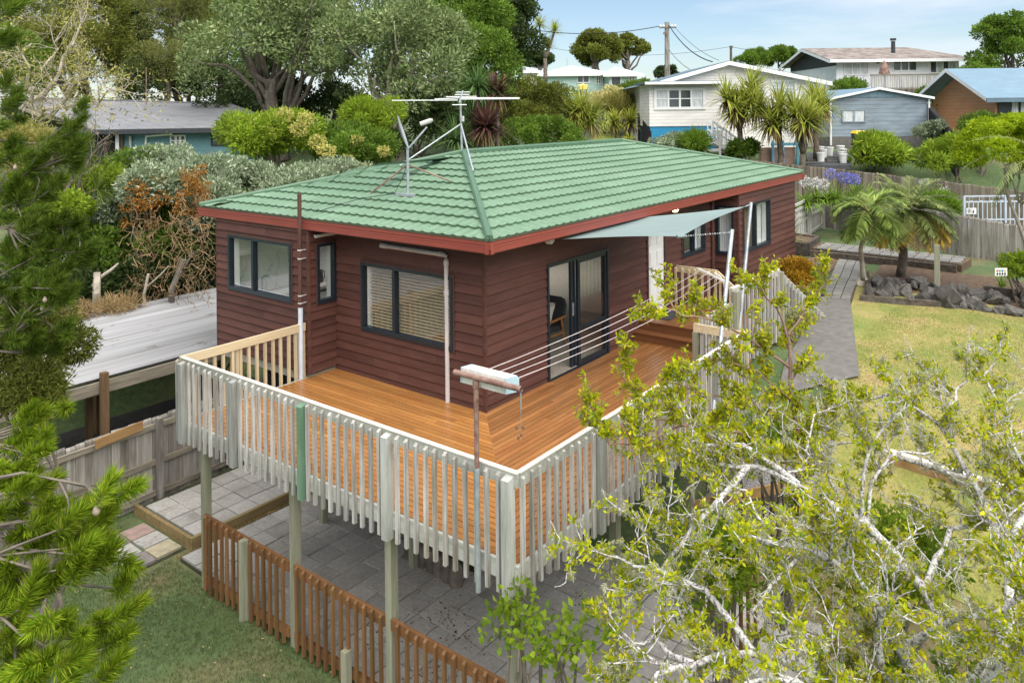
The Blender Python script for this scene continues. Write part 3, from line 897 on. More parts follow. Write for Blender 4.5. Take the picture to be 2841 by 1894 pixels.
MB().box(.35, 1.0, 5.82, 6.14, .967, .972).build('sink', M['white'], kit)
MB().box(-.45, 1.95, 5.70, 5.719, .84, .88).build('handle', M['dark'], kit)
MB().tube([(.25, 6.17, .97), (.25, 6.17, 1.28), (.27, 6.12, 1.33), (.32, 6.02, 1.33), (.33, 5.98, 1.27)], .018, 8).build('tap', M['galv'], kit)
kt = thing('kettle', (1.62, 6.05, .966), 'dark grey jug kettle on the kitchen bench', 'kettle')
MB().lathe((1.62, 6.05, .966), [(.085, 0), (.09, .03), (.075, .25), (.07, .27)], 14).build('body', M['dark'], kt, smooth=True)
MB().tube([(1.70, 6.05, 1.20), (1.76, 6.05, 1.18), (1.76, 6.05, 1.05), (1.71, 6.05, 1.0)], .012, 6).build('handle', M['dark'], kt)
vs = thing('vase', (1.86, 6.02, .966), 'white bottle vase with green sprig on the kitchen bench', 'vase')
MB().lathe((1.86, 6.02, .966), [(.06, 0), (.075, .05), (.07, .12), (.025, .18), (.02, .24)], 14).build('body', M['white'], vs, smooth=True)
sp = MB()
for k in range(14): 
    a = k * 2.4; sp.add([(1.86, 6.02, 1.2), (1.86 + .03 * math.cos(a), 6.02 + .03 * math.sin(a), 1.28), (1.86 + .06 * math.cos(a + .3), 6.02 + .06 * math.sin(a + .3), 1.30 + .01 * (k % 5))], [(0, 1, 2)])
sp.build('sprig', mat('sprig_green', (.05, .11, .04), .6), vs)
for k, (x, c, lab) in enumerate(((1.28, (.48, .45, .36), 'cream canister with wooden lid on the kitchen bench'), (1.43, (.28, .42, .50), 'pale blue canister with wooden lid on the kitchen bench'))):
    cn_ = thing('canister', (x, 6.0, .966), lab, 'canister', 'kitchen canisters')
    MB().lathe((x, 6.0, .966), [(.06, 0), (.062, .10)], 14).build('body', mat('canister_%d' % k, c, .4), cn_)
    MB().lathe((x, 6.0, 1.066), [(.064, 0), (.064, .02)], 14).build('lid', M['tan_x'], cn_)

# armchair and cushion in the living room
ac = thing('armchair', (3.35, 1.15, .02), 'charcoal armchair with timber legs inside the sliding door', 'armchair')
M['charcoal'] = mat('charcoal_fabric', (.035, .036, .04), .9, .2, 30)
M['chairwood'] = mat('orange_chair_wood', (.38, .16, .05), .4, .15, 3, (10, 10, 1))
cx_, cy_ = 3.15, 1.20
st_ = MB().hexa([(cx_ - .3, cy_ - .3, .36), (cx_ + .3, cy_ - .3, .34), (cx_ + .3, cy_ + .3, .34), (cx_ - .3, cy_ + .3, .36), (cx_ - .32, cy_ - .31, .46), (cx_ + .3, cy_ - .31, .43), (cx_ + .3, cy_ + .31, .43), (cx_ - .32, cy_ + .31, .46)]).build('seat', M['charcoal'], ac)
bk = MB()
P = []
for z, x, w in ((.40, .24, .30), (.62, .33, .31), (.80, .40, .30), (.90, .43, .24), (.93, .44, .15)):
    P += [(cx_ + x, cy_ - w, z), (cx_ + x, cy_ + w, z), (cx_ + x + .09, cy_ + w, z - .01), (cx_ + x + .09, cy_ - w, z - .01)]
for i in range(4):
    a = i * 4
    bk.f += [(a, a + 1, a + 5, a + 4), (a + 1, a + 2, a + 6, a + 5), (a + 2, a + 3, a + 7, a + 6), (a + 3, a, a + 4, a + 7)]
bk.f += [(16, 17, 18, 19), (3, 2, 1, 0)]; bk.v = P
bk.build('backrest', M['charcoal'], ac)
for s in (-1, 1):
    MB().tube([(cx_ - .26, cy_ + s * .33, .02), (cx_ - .22, cy_ + s * .34, .35), (cx_ - .2, cy_ + s * .35, .56)], [.015, .022, .022], 8).build('leg', M['chairwood'], ac)
    MB().tube([(cx_ + .40, cy_ + s * .33, .02), (cx_ + .28, cy_ + s * .34, .35), (cx_ + .22, cy_ + s * .35, .58)], [.015, .022, .022], 8).build('leg', M['chairwood'], ac)
    MB().tube([(cx_ - .28, cy_ + s * .35, .58), (cx_ + .0, cy_ + s * .36, .59), (cx_ + .38, cy_ + s * .35, .60)], [.03, .025, .02], 8).build('armrest', M['chairwood'], ac)
    MB().tube([(cx_ - .22, cy_ + s * .33, .30), (cx_ + .3, cy_ + s * .33, .29)], .018, 8).build('rail', M['chairwood'], ac)
cu_ = MB()
for i in range(9):
    for j in range(9):
        s, t = i / 4 - 1, j / 4 - 1
        cu_.v.append((cx_ + .16 + .10 * t - .09 * (1 - s ** 4) * (1 - t ** 4), cy_ + .2 * s * (1 - .06 * (1 - t * t)), .66 + .20 * t * (1 - .06 * (1 - s * s))))
n1 = len(cu_.v)
cu_.v += [(x + 2 * .09 * (1 - (i // 9 / 4 - 1) ** 4) * (1 - (i % 9 / 4 - 1) ** 4), y, z) for i, (x, y, z) in enumerate(list(cu_.v))]
for i in range(8):
    for j in range(8):
        a = i * 9 + j
        cu_.f += [(a, a + 1, a + 10, a + 9), (n1 + a, n1 + a + 9, n1 + a + 10, n1 + a + 1)]
tag(cu_.build('cushion', mat('cream_cushion', (.60, .55, .46), .9, .1, 8), smooth=True), 'cream cushion leaning on the armchair', 'cushion')

# ------------------------------------------------------------------ deck
deck = thing('deck', (-1.5, -1.5, 0), 'orange stained timber deck wrapping round the house corner on tall posts', 'deck')
DX, DY, DW = -2.93, -2.85, 0.0935
def dboard(q, m, z=0.0, parent=deck):
    MB().slab([(x, y, z) for x, y in q], .03).build('deck_board', m, parent, loc=(q[0][0], q[0][1], z))
k = 0; x = DX
slope = DY / DX
while x < -0.01:
    a, c = x, min(x + DW - .011, -.004)
    # boards of two lengths with a butt joint
    ymax = 3.54
    j = -0.6 + 2.6 * rng.random()
    dboard([(a, a * slope), (c, c * slope), (c, j), (a, j)], M['deck_y'])
    dboard([(a, j + .004), (c, j + .004), (c, ymax), (a, ymax)], M['deck_y'])
    x += DW
y = DY
while y < -0.01:
    a, c = y, min(y + DW - .011, -.004)
    xe = 4.72 if a > -2.02 else 3.32
    j = 0.2 + 2.4 * rng.random()
    dboard([(a / slope, a), (j, a), (j, c), (c / slope, c)], M['deck_x'])
    dboard([(j + .004, a), (xe, a), (xe, c), (j + .004, c)], M['deck_x'])
    y += DW
# substructure
sb = MB().box(DX - .045, DX - .003, DY - .045, 3.56, -.20, -.008).box(DX, 3.32, DY - .045, DY - .003, -.201, -.008).box(DX, -.6, 3.56, 3.60, -.199, -.008)
sb.build('rim_board', M['grey_rail'], deck)
for x in np.arange(-2.6, 3.3, .45): MB().box(x, x + .045, DY, -.05 if x > 0 else 3.5, -.17, -.032).build('joist', M['post'], deck)
for y in (-2.6, -1.0): MB().box(DX + .05, 3.2, y, y + .09, -.34, -.172).build('bearer', M['post'], deck)
for x in (-2.72, -1.2): MB().box(x, x + .09, DY + .1, 3.5, -.341, -.1725).build('bearer', M['post'], deck)
for x, y in ((-2.80, 3.20), (-2.80, 1.02), (-2.80, -.84), (-2.80, -2.72), (-.7, -2.70), (1.5, -2.7), (3.15, -2.7), (-.6, 1.0), (-.6, 3.2), (1.5, -.6)):
    g = float(ground_z(x, y)) - .1
    MB().box(x - .058, x + .058, y - .052, y + .052, g, -.172).build('post', M['post'], deck, loc=(x, y, g))
# landing and steps
ld = thing('door_landing', (5.6, -1, 0), 'raised brown timber landing with two steps below the white door', 'landing')
y = -1.98
while y < -.02:
    MB().slab([(4.92, y, .35), (6.62, y, .35), (6.62, y + .134, .35), (4.92, y + .134, .35)], .03).build('deck_board', M['step'], ld, loc=(4.92, y, .35))
    y += .14
MB().box(4.945, 4.99, -1.99, -.01, .17, .319).build('riser', M['step'], ld)
MB().box(4.66, 4.94, -1.99, -.01, .145, .175).build('tread', M['step'], ld)
MB().box(4.70, 4.74, -1.98, -.012, .001, .144).build('riser', M['step'], ld)
MB().box(5.0, 6.60, -1.97, -.03, .10, .3185).build('joists', M['brown_z'], ld)
for x, y in ((5.1, -1.9), (6.5, -1.9), (6.5, -.3)): MB().box(x - .05, x + .05, y - .05, y + .05, -1.6, .12).build('post', M['post'], ld)
tag(MB().slab([(5.22, -.10, .364), (6.02, -.10, .364), (6.02, -.55, .364), (5.22, -.55, .364)], .013).build('door_mat', mat('rubber_mat', (.04, .04, .042), .9, .4, 40, bmp=.6)), 'black doormat in front of the white door', 'doormat')

# ------------------------------------------------------------------ railings
def stick(w, d, h, m, bevel=.012, name='baluster'):
    """upright stick, top cut on a slope, origin at its foot"""
    mb = MB().add([(-w, -d, 0), (w, -d, 0), (w, d, 0), (-w, d, 0), (-w, -d, h - .03), (w, -d, h - .03), (w, d, h), (-w, d, h)],
                  [(3, 2, 1, 0), (4, 5, 6, 7), (0, 1, 5, 4), (1, 2, 6, 5), (2, 3, 7, 6), (3, 0, 4, 7)])
    me = bpy.data.meshes.new(name); me.from_pydata(mb.v, [], mb.f); me.materials.append(m)
    return me
bal = stick(.0215, .0215, 1.24, M['grey_z'])
newel = stick(.045, .055, 1.225, M['green_z'], name='newel')
newel_p = stick(.045, .055, 1.225, M['painted_z'], name='newel')
def jit(a): return (rng.random() - .5) * a
def rail_row(root, a, b_, z0, mesh, pitch, skip=(), out=(0, 0), rot=0, slope=0.0):
    a, b_ = Vector(a), Vector(b_); L = (b_ - a).length; n = int(round(L / pitch))
    for i in range(n + 1):
        p = a.lerp(b_, i / n)
        if any((p - Vector(q)).length < .085 for q in skip): continue
        o = link('baluster', mesh, root, (p.x + jit(.012), p.y + jit(.012), z0 + p.z + jit(.03)), (jit(.012), jit(.012), rot + jit(.08)))
rl1 = thing('deck_railing', (DX - .05, .4, 0), 'weathered grey railing along the left front edge of the deck', 'railing', 'deck railings')
nw = [(-3.0, 3.46, 0), (-3.0, 2.11, 0), (-3.0, .57, 0), (-3.0, -1.01, 0), (-3.0, -2.80, 0)]
for i, p in enumerate(nw): link('newel', newel_p if i == 2 else newel, rl1, (p[0] - .012, p[1], -.31), (0, 0, -math.pi / 2 + jit(.05)), (1.08, 1.05, 1) if i in (0, 3, 4) else (1, 1, 1))
rail_row(rl1, (-3.0, 3.62, 0), (-3.0, -2.66, 0), -.32, bal, .149, nw, rot=-math.pi / 2)
MB().box(-2.975, -2.93, DY - .04, 3.60, .80, .94).build('rail', M['grey_rail'], rl1)
MB().box(-2.982, -2.926, DY - .045, 3.61, .942, .957).build('cap_rail', M['caprail'], rl1)
rl2 = thing('deck_railing', (.2, DY - .05, 0), 'weathered grey railing along the right edge of the deck behind the plum tree', 'railing', 'deck railings')
nw = [(-1.42, -2.91, 0), (.35, -2.91, 0), (2.0, -2.91, 0)]
for p in nw: link('newel', newel, rl2, (p[0], p[1] - .012, -.31), (0, 0, jit(.05)), (1.15, 1, 1))
rail_row(rl2, (-2.90, -2.91, 0), (3.30, -2.91, 0), -.32, bal, .1495, nw, rot=0)
MB().box(DX + .002, 3.3, DY - .055, DY - .012, .80, .94).build('rail', M['grey_rail'], rl2)
MB().box(DX - .0, 3.31, DY - .06, DY - .006, .9425, .9575).build('cap_rail', M['caprail'], rl2)
MB().box(3.27, 3.315, DY - .0, -1.97, .81, .95).build('rail', M['tan_x'], rl2)
MB().box(3.25, 3.33, -2.05, -1.96, -.2, .81).build('newel', M['post'], rl2)
rail_row(rl2, (3.335, -2.80, 0), (3.335, -2.10, 0), -.32, bal, .14)
rail_row(rl2, (3.45, -2.04, 0), (4.8, -2.04, 0), -.22, bal, .14)
MB().box(3.33, 4.85, -2.02, -1.975, .85, .99).build('rail', M['tan_x'], rl2)
rl3 = thing('deck_railing', (-1.7, 3.58, 0), 'newer tan timber railing at the left end of the deck beside the kitchen', 'railing', 'deck railings')
tb = stick(.022, .022, .95, M['tan_z'])
rail_row(rl3, (-2.86, 3.60, 0), (-.84, 3.60, 0), -.05, tb, .152, rot=math.pi)
MB().box(-2.98, -.66, 3.56, 3.60, .83, .965).build('rail', M['tan_x'], rl3)
MB().box(-.74, -.64, 3.602, 3.69, -.2, .94).build('newel', M['tan_z'], rl3)
MB().box(-2.02, -1.92, 3.602, 3.69, -.2, .90).build('newel', M['tan_z'], rl3)
# rail behind the landing and the stair down to the garden
rl4 = thing('landing_railing', (6.6, -.6, .35), 'new tan timber railing on the far side of the door landing', 'railing')
rail_row(rl4, (6.56, -.06, 0), (6.56, -.98, 0), .30, stick(.022, .022, .87, M['tan_z']), .15, rot=-math.pi / 2)
MB().box(6.585, 6.63, -1.0, -.05, 1.06, 1.20).build('rail', M['tan_x'], rl4)
MB().bar((6.61, -.98, 1.13), (6.61, -1.40, .80), .045, .13).build('rail', M['tan_x'], rl4)
for k, y in enumerate((-1.08, -1.2, -1.3)): MB().box(6.55, 6.59, y - .02, y + .02, .1, 1.08 - .78 * (-.98 - y) ).build('baluster', M['tan_z'], rl4)
MB().box(6.56, 6.66, -1.5, -1.40, -.2, .86).build('newel', M['tan_z'], rl4)
stf = thing('stair_railing', (7.5, -1.6, -.3), 'tall grey picket stair railing stepping down to the garden path', 'railing')
for i in range(26):
    s = i / 25; x = 5.0 + 4.6 * s; y = -2.06 - .25 * s
    zt = (1.24 if x < 7.1 else 1.24 - (x - 7.1) * .56)
    zb = zt - 1.45 if x > 6.2 else -.25
    MB().box(x - .022, x + .022, y - .022, y + .022, zb + jit(.03), zt + jit(.02)).build('baluster', M['grey_z'], stf, loc=(x, y, zb))
MB().bar((4.85, -2.02, 1.20), (7.1, -2.14, 1.20), .045, .12).build('rail', M['grey_rail'], stf)
MB().bar((7.1, -2.14, 1.20), (9.6, -2.27, -.2), .045, .12).build('rail', M['grey_rail'], stf)
MB().bar((4.85, -2.02, 1.27), (7.1, -2.14, 1.27), .07, .015).build('cap_rail', M['caprail'], stf)
for x, y in ((4.86, -2.1), (7.1, -2.2), (9.55, -2.35)): MB().box(x - .05, x + .05, y - .05, y + .05, -1.2, 1.22 if x < 8 else -.2).build('newel', M['post'], stf)
stt = thing('garden_stair', (7.5, -1.5, -.5), 'open brown timber stair behind the deck railing', 'stair')
for i in range(6):
    x = 6.66 + i * .27; z = .18 - i * .17
    MB().box(x, x + .25, -2.0, -.75, z - .04, z).build('tread', M['step'], stt)
for y in (-2.03, -.74): MB().bar((6.6, y, .10), (8.4, y, -1.0), .04, .2).build('stringer', M['step'], stt)
sk = thing('slat_skirt', (4.3, -2.2, -.6), 'open brown slats closing the space under the deck end', 'slats')
for i in range(7): MB().box(3.36, 5.6, -2.12, -2.09, -.28 - i * .105, -.22 - i * .105).build('slat', M['step'], sk)
MB().box(4.2, 4.3, -2.2, -2.125, -1.6, -.1).build('post', M['post'], sk)

# ------------------------------------------------------------------ low picket fence between the deck posts
lf_ = thing('picket_fence', (-2.9, .3, -2.5), 'orange stained low picket fence along the patio under the deck', 'fence')
pk = stick(.02, .02, 1.12, M['orange_z'], name='picket')
yy = 3.08
while yy > -4.6:
    if min(abs(yy - q) for q in (1.02, -.84)) > .07 and abs(yy - 2.02) > .06:
        o = link('picket', pk, lf_, (-2.905 + jit(.01), yy, -2.47 + jit(.03)), (jit(.012), jit(.012), -math.pi / 2 + jit(.1)))
    yy -= .1475
for a, b_ in ((3.14, 1.08), (.96, -.78), (-.90, -4.6)):
    MB().box(-2.88, -2.835, b_, a, -1.50, -1.36).build('rail', M['orange_y'], lf_)
    MB().box(-2.88, -2.835, b_, a, -2.38, -2.26).build('rail', M['orange_y'], lf_)
for yp, h in ((2.02, -1.35), (-.16, -2.0)): MB().box(-2.99, -2.89, yp - .045, yp + .045, -2.55, h).build('stump', M['post'], lf_)
# second low panel further right, seen through the plum tree
lf2 = thing('picket_fence', (-0.021, -3.473, -1.500), 'short stained picket panel half hidden behind plum branches', 'fence')
o2 = Vector((-0.021, -3.473, -1.500))
for i in range(9): link('picket', pk, lf2, (o2.x + i * .10, o2.y - .06 * i, -2.45 ), (0, 0, jit(.1)))
MB().bar((o2.x, o2.y + .04, -1.45), (o2.x + .85, o2.y - .46, -1.45), .04, .1).build('rail', M['orange_y'], lf2)

# ------------------------------------------------------------------ clothesline, sail, aerials
cl = thing('clothesline', (-3.06, -2.43, -.35), 'rusty T shaped clothesline post with cream reel box on the deck railing', 'clothesline')
MB().tube([(-3.06, -2.43, -.38), (-3.06, -2.43, 1.82)], .028, 10).build('pole', M['rust'], cl)
MB().tube([(-3.06, -2.43, -.38), (-3.06, -2.43, .92)], .0305, 10).build('sleeve', M['galv'], cl)
MB().tube([(-3.05, -2.12, 1.86), (-3.05, -3.02, 1.86)], .031, 12, cap=False).tube([(-3.05, -2.12, 1.86), (-3.05, -3.02, 1.86)], .024, 12, cap=False).build('crossbar', M['rust'], cl)
MB().tube([(-3.06, -2.43, 1.76), (-3.06, -2.43, 1.83)], .038, 10).build('collar', M['rust'], cl)
bx = MB(); y0, y1 = -2.16, -2.76
pr = [(-2.99, 1.74), (-2.80, 1.71), (-2.76, 1.75), (-2.76, 1.84), (-2.80, 1.885), (-2.98, 1.90)]
bx.add([(x, y0, z) for x, z in pr] + [(x, y1, z) for x, z in pr], [(j, (j + 1) % 6, 6 + (j + 1) % 6, 6 + j) for j in range(6)])
bx.build('reel_box', mat('cream_plastic', (.62, .60, .53), .5, .2, 9, c2=(.68, .66, .60)), cl)
bx = MB().add([(x, y0 + .012, z) for x, z in pr] + [(x, y0 - .004, z) for x, z in pr] + [(x, y1 + .004, z) for x, z in pr] + [(x, y1 - .012, z) for x, z in pr],
     [tuple(range(6)), tuple(range(23, 17, -1))] + [(j, (j + 1) % 6, 6 + (j + 1) % 6, 6 + j) for j in range(6)] + [(12 + j, 12 + (j + 1) % 6, 18 + (j + 1) % 6, 18 + j) for j in range(6)])
bx.build('end_cap', mat('pale_blue_plastic', (.42, .55, .62), .4), cl)
for k in range(4):
    a, c = Vector((-2.76, -2.24 - .145 * k, 1.80)), Vector((6.42, -.70 - .165 * k, 1.20 - .052 * k))
    pts = [a.lerp(c, t) - UP * (.10 * 4 * t * (1 - t)) for t in np.linspace(0, 1, 12)]
    MB().tube(pts, .0038, 5).build('line', mat('line_cord_%d' % k, (.74, .66, .66), .6), cl)
MB().bar((6.45, -.62, 1.22), (6.45, -1.28, 1.0), .03, .04).build('receiver_bar', M['white'], cl)
MB().tube([(6.46, -1.0, 1.16), (6.5, -1.12, 1.1), (6.52, -1.18, .95), (6.55, -1.18, .80)], .012, 6).tube([(6.55, -1.0, .98), (6.46, -.98, 1.1)], .014, 6).build('bracket', M['white'], cl)
hang = thing('hanging_wire', (-3.04, -3.0, 1.5), 'thin wire with dry leaf charms hanging from the clothesline end', 'ornament')
MB().tube([(-3.05, -3.01, 1.83), (-3.05, -3.01, 1.66), (-3.045, -3.005, 1.60)], [.008, .006, .004], 6).tube([(-3.045, -3.005, 1.60), (-3.045, -3.0, 1.36)], .002, 4).build('wire', M['galv'], hang)
for k, (dy, dz) in enumerate(((-.03, .06), (.05, .04), (-.01, -.02), (.03, -.06))): MB().lathe((-3.045, -3.0 + dy, 1.40 + dz), [(.003, 0), (.016, .012), (.012, .03), (.003, .04)], 6).build('charm', M['brown_z'], hang)

sail = thing('shade_sail', (4.3, -1.2, 2.4), 'pale teal shade sail stretched between the eave and two leaning poles', 'shade sail')
c0, c1, c2, c3 = [Vector(p) for p in ((1.27, -.58, 2.55), (3.95, -.40, 2.58), (5.75, -1.98, 2.72), (2.75, -2.02, 2.53))]
mb = MB(); N = 14
for i in range(N + 1):
    for j in range(N + 1):
        s, t = i / N, j / N
        p = c0 * (1 - s) * (1 - t) + c1 * s * (1 - t) + c2 * s * t + c3 * (1 - s) * t
        ctr = (c0 + c1 + c2 + c3) / 4
        e = .10 * (4 * s * (1 - s) * (2 * t - 1) ** 2 + 4 * t * (1 - t) * (2 * s - 1) ** 2)
        p = p.lerp(ctr, e)
        p.z -= .05 * 16 * s * (1 - s) * t * (1 - t)
        mb.v.append(tuple(p))
for i in range(N):
    for j in range(N):
        a = i * (N + 1) + j; mb.f.append((a, a + 1, a + N + 2, a + N + 1))
mb.build('cloth', M['sail'], sail, smooth=True)
MB().tube([c3 + Vector((-.05, .06, .0)), c3 + Vector((.06, -.02, .0))], .03, 8).build('corner_patch', M['sail'], sail)
p1t, p2t = Vector((3.43, -2.62, 2.56)), Vector((5.91, -2.02, 2.74))
ch = MB()
for i in range(22):
    q = c3.lerp(p1t, i / 21); ch.tube([q + Vector((-.018, 0, .008)), q + Vector((.018, .004, -.008))], .009 if i % 2 else .014, 5)
ch.build('chain', M['galv'], sail)
ch = MB()
for i in range(9):
    q = c2.lerp(p2t, i / 8); ch.tube([q + Vector((-.018, 0, .008)), q + Vector((.018, .004, -.008))], .009, 5)
ch.build('chain', M['galv'], sail)
for a, c, lab in (((1.62, -2.97, -.35), p1t, 'leaning galvanised sail pole bolted to the right deck railing'), ((4.80, -2.10, -.3), p2t, 'leaning galvanised sail pole beside the door landing')):
    po = thing('sail_pole', a, lab, 'pole', 'shade sail poles')
    a = Vector(a); d = (c - a).normalized()
    MB().tube([a, c + d * .03], .034, 10).build('pole', M['galv'], po)
    MB().tube([c + d * .03, c + d * .045], .037, 10).build('cap', M['galv'], po)

an = thing('tv_aerial', (3.09, 3.15, 3.80), 'long element television aerial on a mast at the roof ridge', 'aerial')
MB().tube([(3.09, 3.15, 3.76), (3.06, 3.15, 4.98)], .022, 8).build('mast', M['galv'], an)
top = Vector((3.06, 3.15, 4.90))
def el(a, b_, r=.011): MB().tube([a, b_], r, 6).build('element', mat('pale_aluminium', (.62, .62, .62), .35, .1, metal=.3) if 'pale_aluminium' not in bpy.data.materials else bpy.data.materials['pale_aluminium'], an)
boom = RT * -.05 + FW * .95
MB().bar(top - FW * .30 - UP * .06, top + FW * .85 + UP * .22, .025).build('boom', M['galv'], an)
for dv, du, z, Lh in ((0, .85, .19, .155), (0, .55, .13, .155), (.05, .30, .08, .33), (0, -.3, -.1, .15)):
    c = top + FW * du + UP * z; el(c - RT * Lh, c + RT * Lh)
el(top + RT * -.05 - FW * .05 + UP * .0, top - RT * 1.36 - FW * .55 - UP * .0)
el(top + RT * .0 + UP * .02, top + RT * 1.25 + FW * .25 + UP * .02)
el(top + RT * .1 + UP * .05 + FW * .1, top + RT * 1.25 + FW * .35 + UP * .04)
el(top - RT * .55 + UP * .03 + FW * .1, top + RT * .1 + UP * .05 + FW * .1)
MB().tube([(3.07, 3.15, 4.40), (1.700, 3.584, 3.589)], .016, 6).build('brace', M['galv'], an)
MB().tube([(3.07, 3.15, 4.40), (2.05, 1.95, 3.52)], .018, 6).build('brace', M['galv'], an)
MB().box(3.06, 3.11, 3.09, 3.13, 4.45, 4.57).build('splitter', M['pvc'], an)

ds = thing('satellite_dish', (.75, 2.40, 3.16), 'small grey satellite dish on a tripod standing on the roof', 'satellite dish')
b0 = Vector((.75, 2.40, 3.16))
MB().tube([b0, b0 + UP * .86], .026, 8).build('mast', M['galv'], ds)
MB().box(b0.x - .13, b0.x + .10, b0.y - .22, b0.y + .22, b0.z - .015, b0.z + .03).build('foot', M['galv'], ds)
MB().tube([b0 + UP * .55, b0 + RT * -.70 + FW * .1 + UP * .02], .015, 6).tube([b0 + UP * .55, b0 + RT * .75 + FW * .18 + UP * .22], .015, 6).build('strut', M['rust'], ds)
nrm = (RT * .95 + FW * .06 + UP * .30).normalized()
a1 = nrm.cross(UP).normalized(); a2 = a1.cross(nrm)
cd = b0 + UP * 1.12 - RT * .12
dm = MB()
for i in range(6):
    r = .29 * i / 5
    for j in range(20):
        t = 2 * math.pi * j / 20
        dm.v.append(tuple(cd + a1 * r * math.cos(t) * .95 + a2 * r * math.sin(t) * 1.15 + nrm * (r * r * .55)))
for i in range(5):
    for j in range(20):
        a = i * 20; dm.f.append((a + j, a + (j + 1) % 20, a + 20 + (j + 1) % 20, a + 20 + j))
dm.build('reflector', mat('grey_dish', (.33, .35, .36), .5, .1), ds, smooth=True)
lnb = cd + nrm * .50 + UP * .05 - a2 * 0
MB().bar(cd - a2 * .30 + nrm * .05, lnb - UP * .09, .03).build('arm', M['galv'], ds)
MB().tube([lnb - nrm * .13, lnb + nrm * .08], [.04, .045], 10).tube([lnb + nrm * .08, lnb + nrm * .11], .03, 8).build('receiver', M['pvc'], ds)
MB().tube([b0 + UP * .6, b0 + UP * .3 - RT * .1, b0 - RT * .25 + UP * .02, b0 - RT * .8 - FW * .3 - UP * .02, (.0, 3.3, 3.02), (-.45, 3.5, 2.90)], .006, 5).build('cable', M['black'], ds)

# ------------------------------------------------------------------ left boundary fence and neighbour's carport
def paling_fence(name, a, b_, z0, z1, pitch, label, m=None, mr=None, w=.148, rails=(.12, .5, .88), rail_side=-1, post_every=2.4, group=None, wob=.03, z0b=None, z1b=None, post_top=.0):
    """palings, rails and posts from a to b; heights may run from one end to the other"""
    a, b_ = Vector((*a, 0)), Vector((*b_, 0)); d = b_ - a; L = d.length; d.normalize(); nrm_ = Vector((-d.y, d.x, 0)) * rail_side
    z0b = z0 if z0b is None else z0b; z1b = z1 if z1b is None else z1b
    root = thing(name, (*(a + d * L / 2).xy, min(z0, z0b)), label, 'fence', group)
    m = m or M['paling']; mr = mr or M['palingrail']
    ang = math.atan2(d.y, d.x)
    n = int(L / pitch)
    mesh = stick(w / 2, .011, 1.0, m, name='paling')
    for i in range(n):
        t = (i + .5) / n; p = a + d * (L * t); zz0 = z0 + (z0b - z0) * t; zz1 = z1 + (z1b - z1) * t
        link('paling', mesh, root, (p.x, p.y, zz0 + jit(wob)), (jit(.01), jit(.01), ang), (1, 1, zz1 - zz0 + jit(wob)))
    for f in rails:
        p, q = a + nrm_ * .04, b_ + nrm_ * .04
        MB().bar((p.x, p.y, z0 + (z1 - z0) * f), (q.x, q.y, z0b + (z1b - z0b) * f), .05, .095).build('rail', mr, root)
    k = max(1, int(L / post_every))
    for i in range(k + 1):
        t = i / k; p = a + d * (L * t) + nrm_ * .12; zz0 = z0 + (z0b - z0) * t; zz1 = z1 + (z1b - z1) * t
        MB().box(p.x - .05, p.x + .05, p.y - .05, p.y + .05, zz0 - .1, zz1 + post_top).build('post', m, root, loc=(p.x, p.y, zz0))
    return root
pf = paling_fence('paling_fence', (-4.75, 6.22), (.9, 6.50), -2.47, -.93, .152, 'weathered grey paling fence along the left side of the patio', rails=(.10, .47, .90), rail_side=-1, post_every=2.6)
MB().bar((-3.1, 6.17, -1.0), (-2.25, 6.21, -.95), .03, .16).build('patch_board', M['newtimber'], pf)

cpt = thing('carport', (-2.5, 8.6, -2.2), 'neighbour\'s low carport with corrugated iron roof and timber beam', 'carport')
mb = MB(); x0, x1, ya, yb, za, zb = -7.0, 2.2, 6.98, 10.6, -.17, .16
nc = 32
for i in range(nc * 4 + 1):
    t = i / (nc * 4); y_ = ya + (yb - ya) * t; z_ = za + (zb - za) * t + .032 * math.cos(2 * math.pi * i / 4)
    mb.v += [(x0, y_, z_), (x1, y_, z_)]
for i in range(nc * 4): mb.f.append((2 * i, 2 * i + 1, 2 * i + 3, 2 * i + 2))
m, n, l, b = newmat('weathered_iron')
v = coords(n, l, (1, 1, 1), False)
f1 = noise(n, l, coords(n, l, (.12, 13, 1), False), 1.6, 5, .6)
ca = ramp(n, l, f1, [(0.30, (.15, .145, .14)), (0.48, (.25, .25, .255)), (0.7, (.34, .345, .355))])
f2 = noise(n, l, coords(n, l, (1.0, 2.2, 1), False), 1.1, 6, .7)
k = ramp(n, l, f2, [(0.60, (0, 0, 0)), (0.68, (.7, .7, .7))])
l.new(mixc(n, l, k, ca, (.085, .055, .035)), b.inputs['Base Color'])
b.inputs['Roughness'].default_value = .5; b.inputs['Metallic'].default_value = .2
rfc = mb.build('roof', m, cpt)
MB().box(x0, x1, 6.93, 6.98, -.42, -.20).build('beam', M['palingrail'], cpt)
MB().box(x0, x1, 10.55, 10.6, -.1, .12).build('beam', M['palingrail'], cpt)
MB().box(2.15, 2.35, 6.9, 10.6, -.12, .22).build('barge', M['galv'], cpt)
for x, y, h in ((-2.62, 6.86, -.02), (.02, 6.86, .0), (-5.2, 6.86, -.02), (-2.0, 8.9, -.2), (1.0, 8.9, -.2), (-1.2, 10.3, -.1), (-4.8, 9.5, -.1)):
    MB().box(x - .06, x + .06, y - .06, y + .06, -2.6, h).build('post', M['brown_z'], cpt, loc=(x, y, -2.6))
MB().box(-3.0, 2.0, 8.6, 8.68, -2.4, -1.9).build('low_rail', M['brown_z'], cpt)
tag(MB().box(-7.5, 3.0, 6.75, 10.9, -2.62, -2.42).build('carport_floor', mat('dark_asphalt', (.03, .028, .027), .95, .3, 6)), kind='structure')
tag(MB().box(-.10, -.06, 6.78, 6.80, -.75, -.58).build('orange_tag', mat('orange_plastic', (.75, .33, .02), .5)), 'small orange tag fixed to a carport post', 'tag')

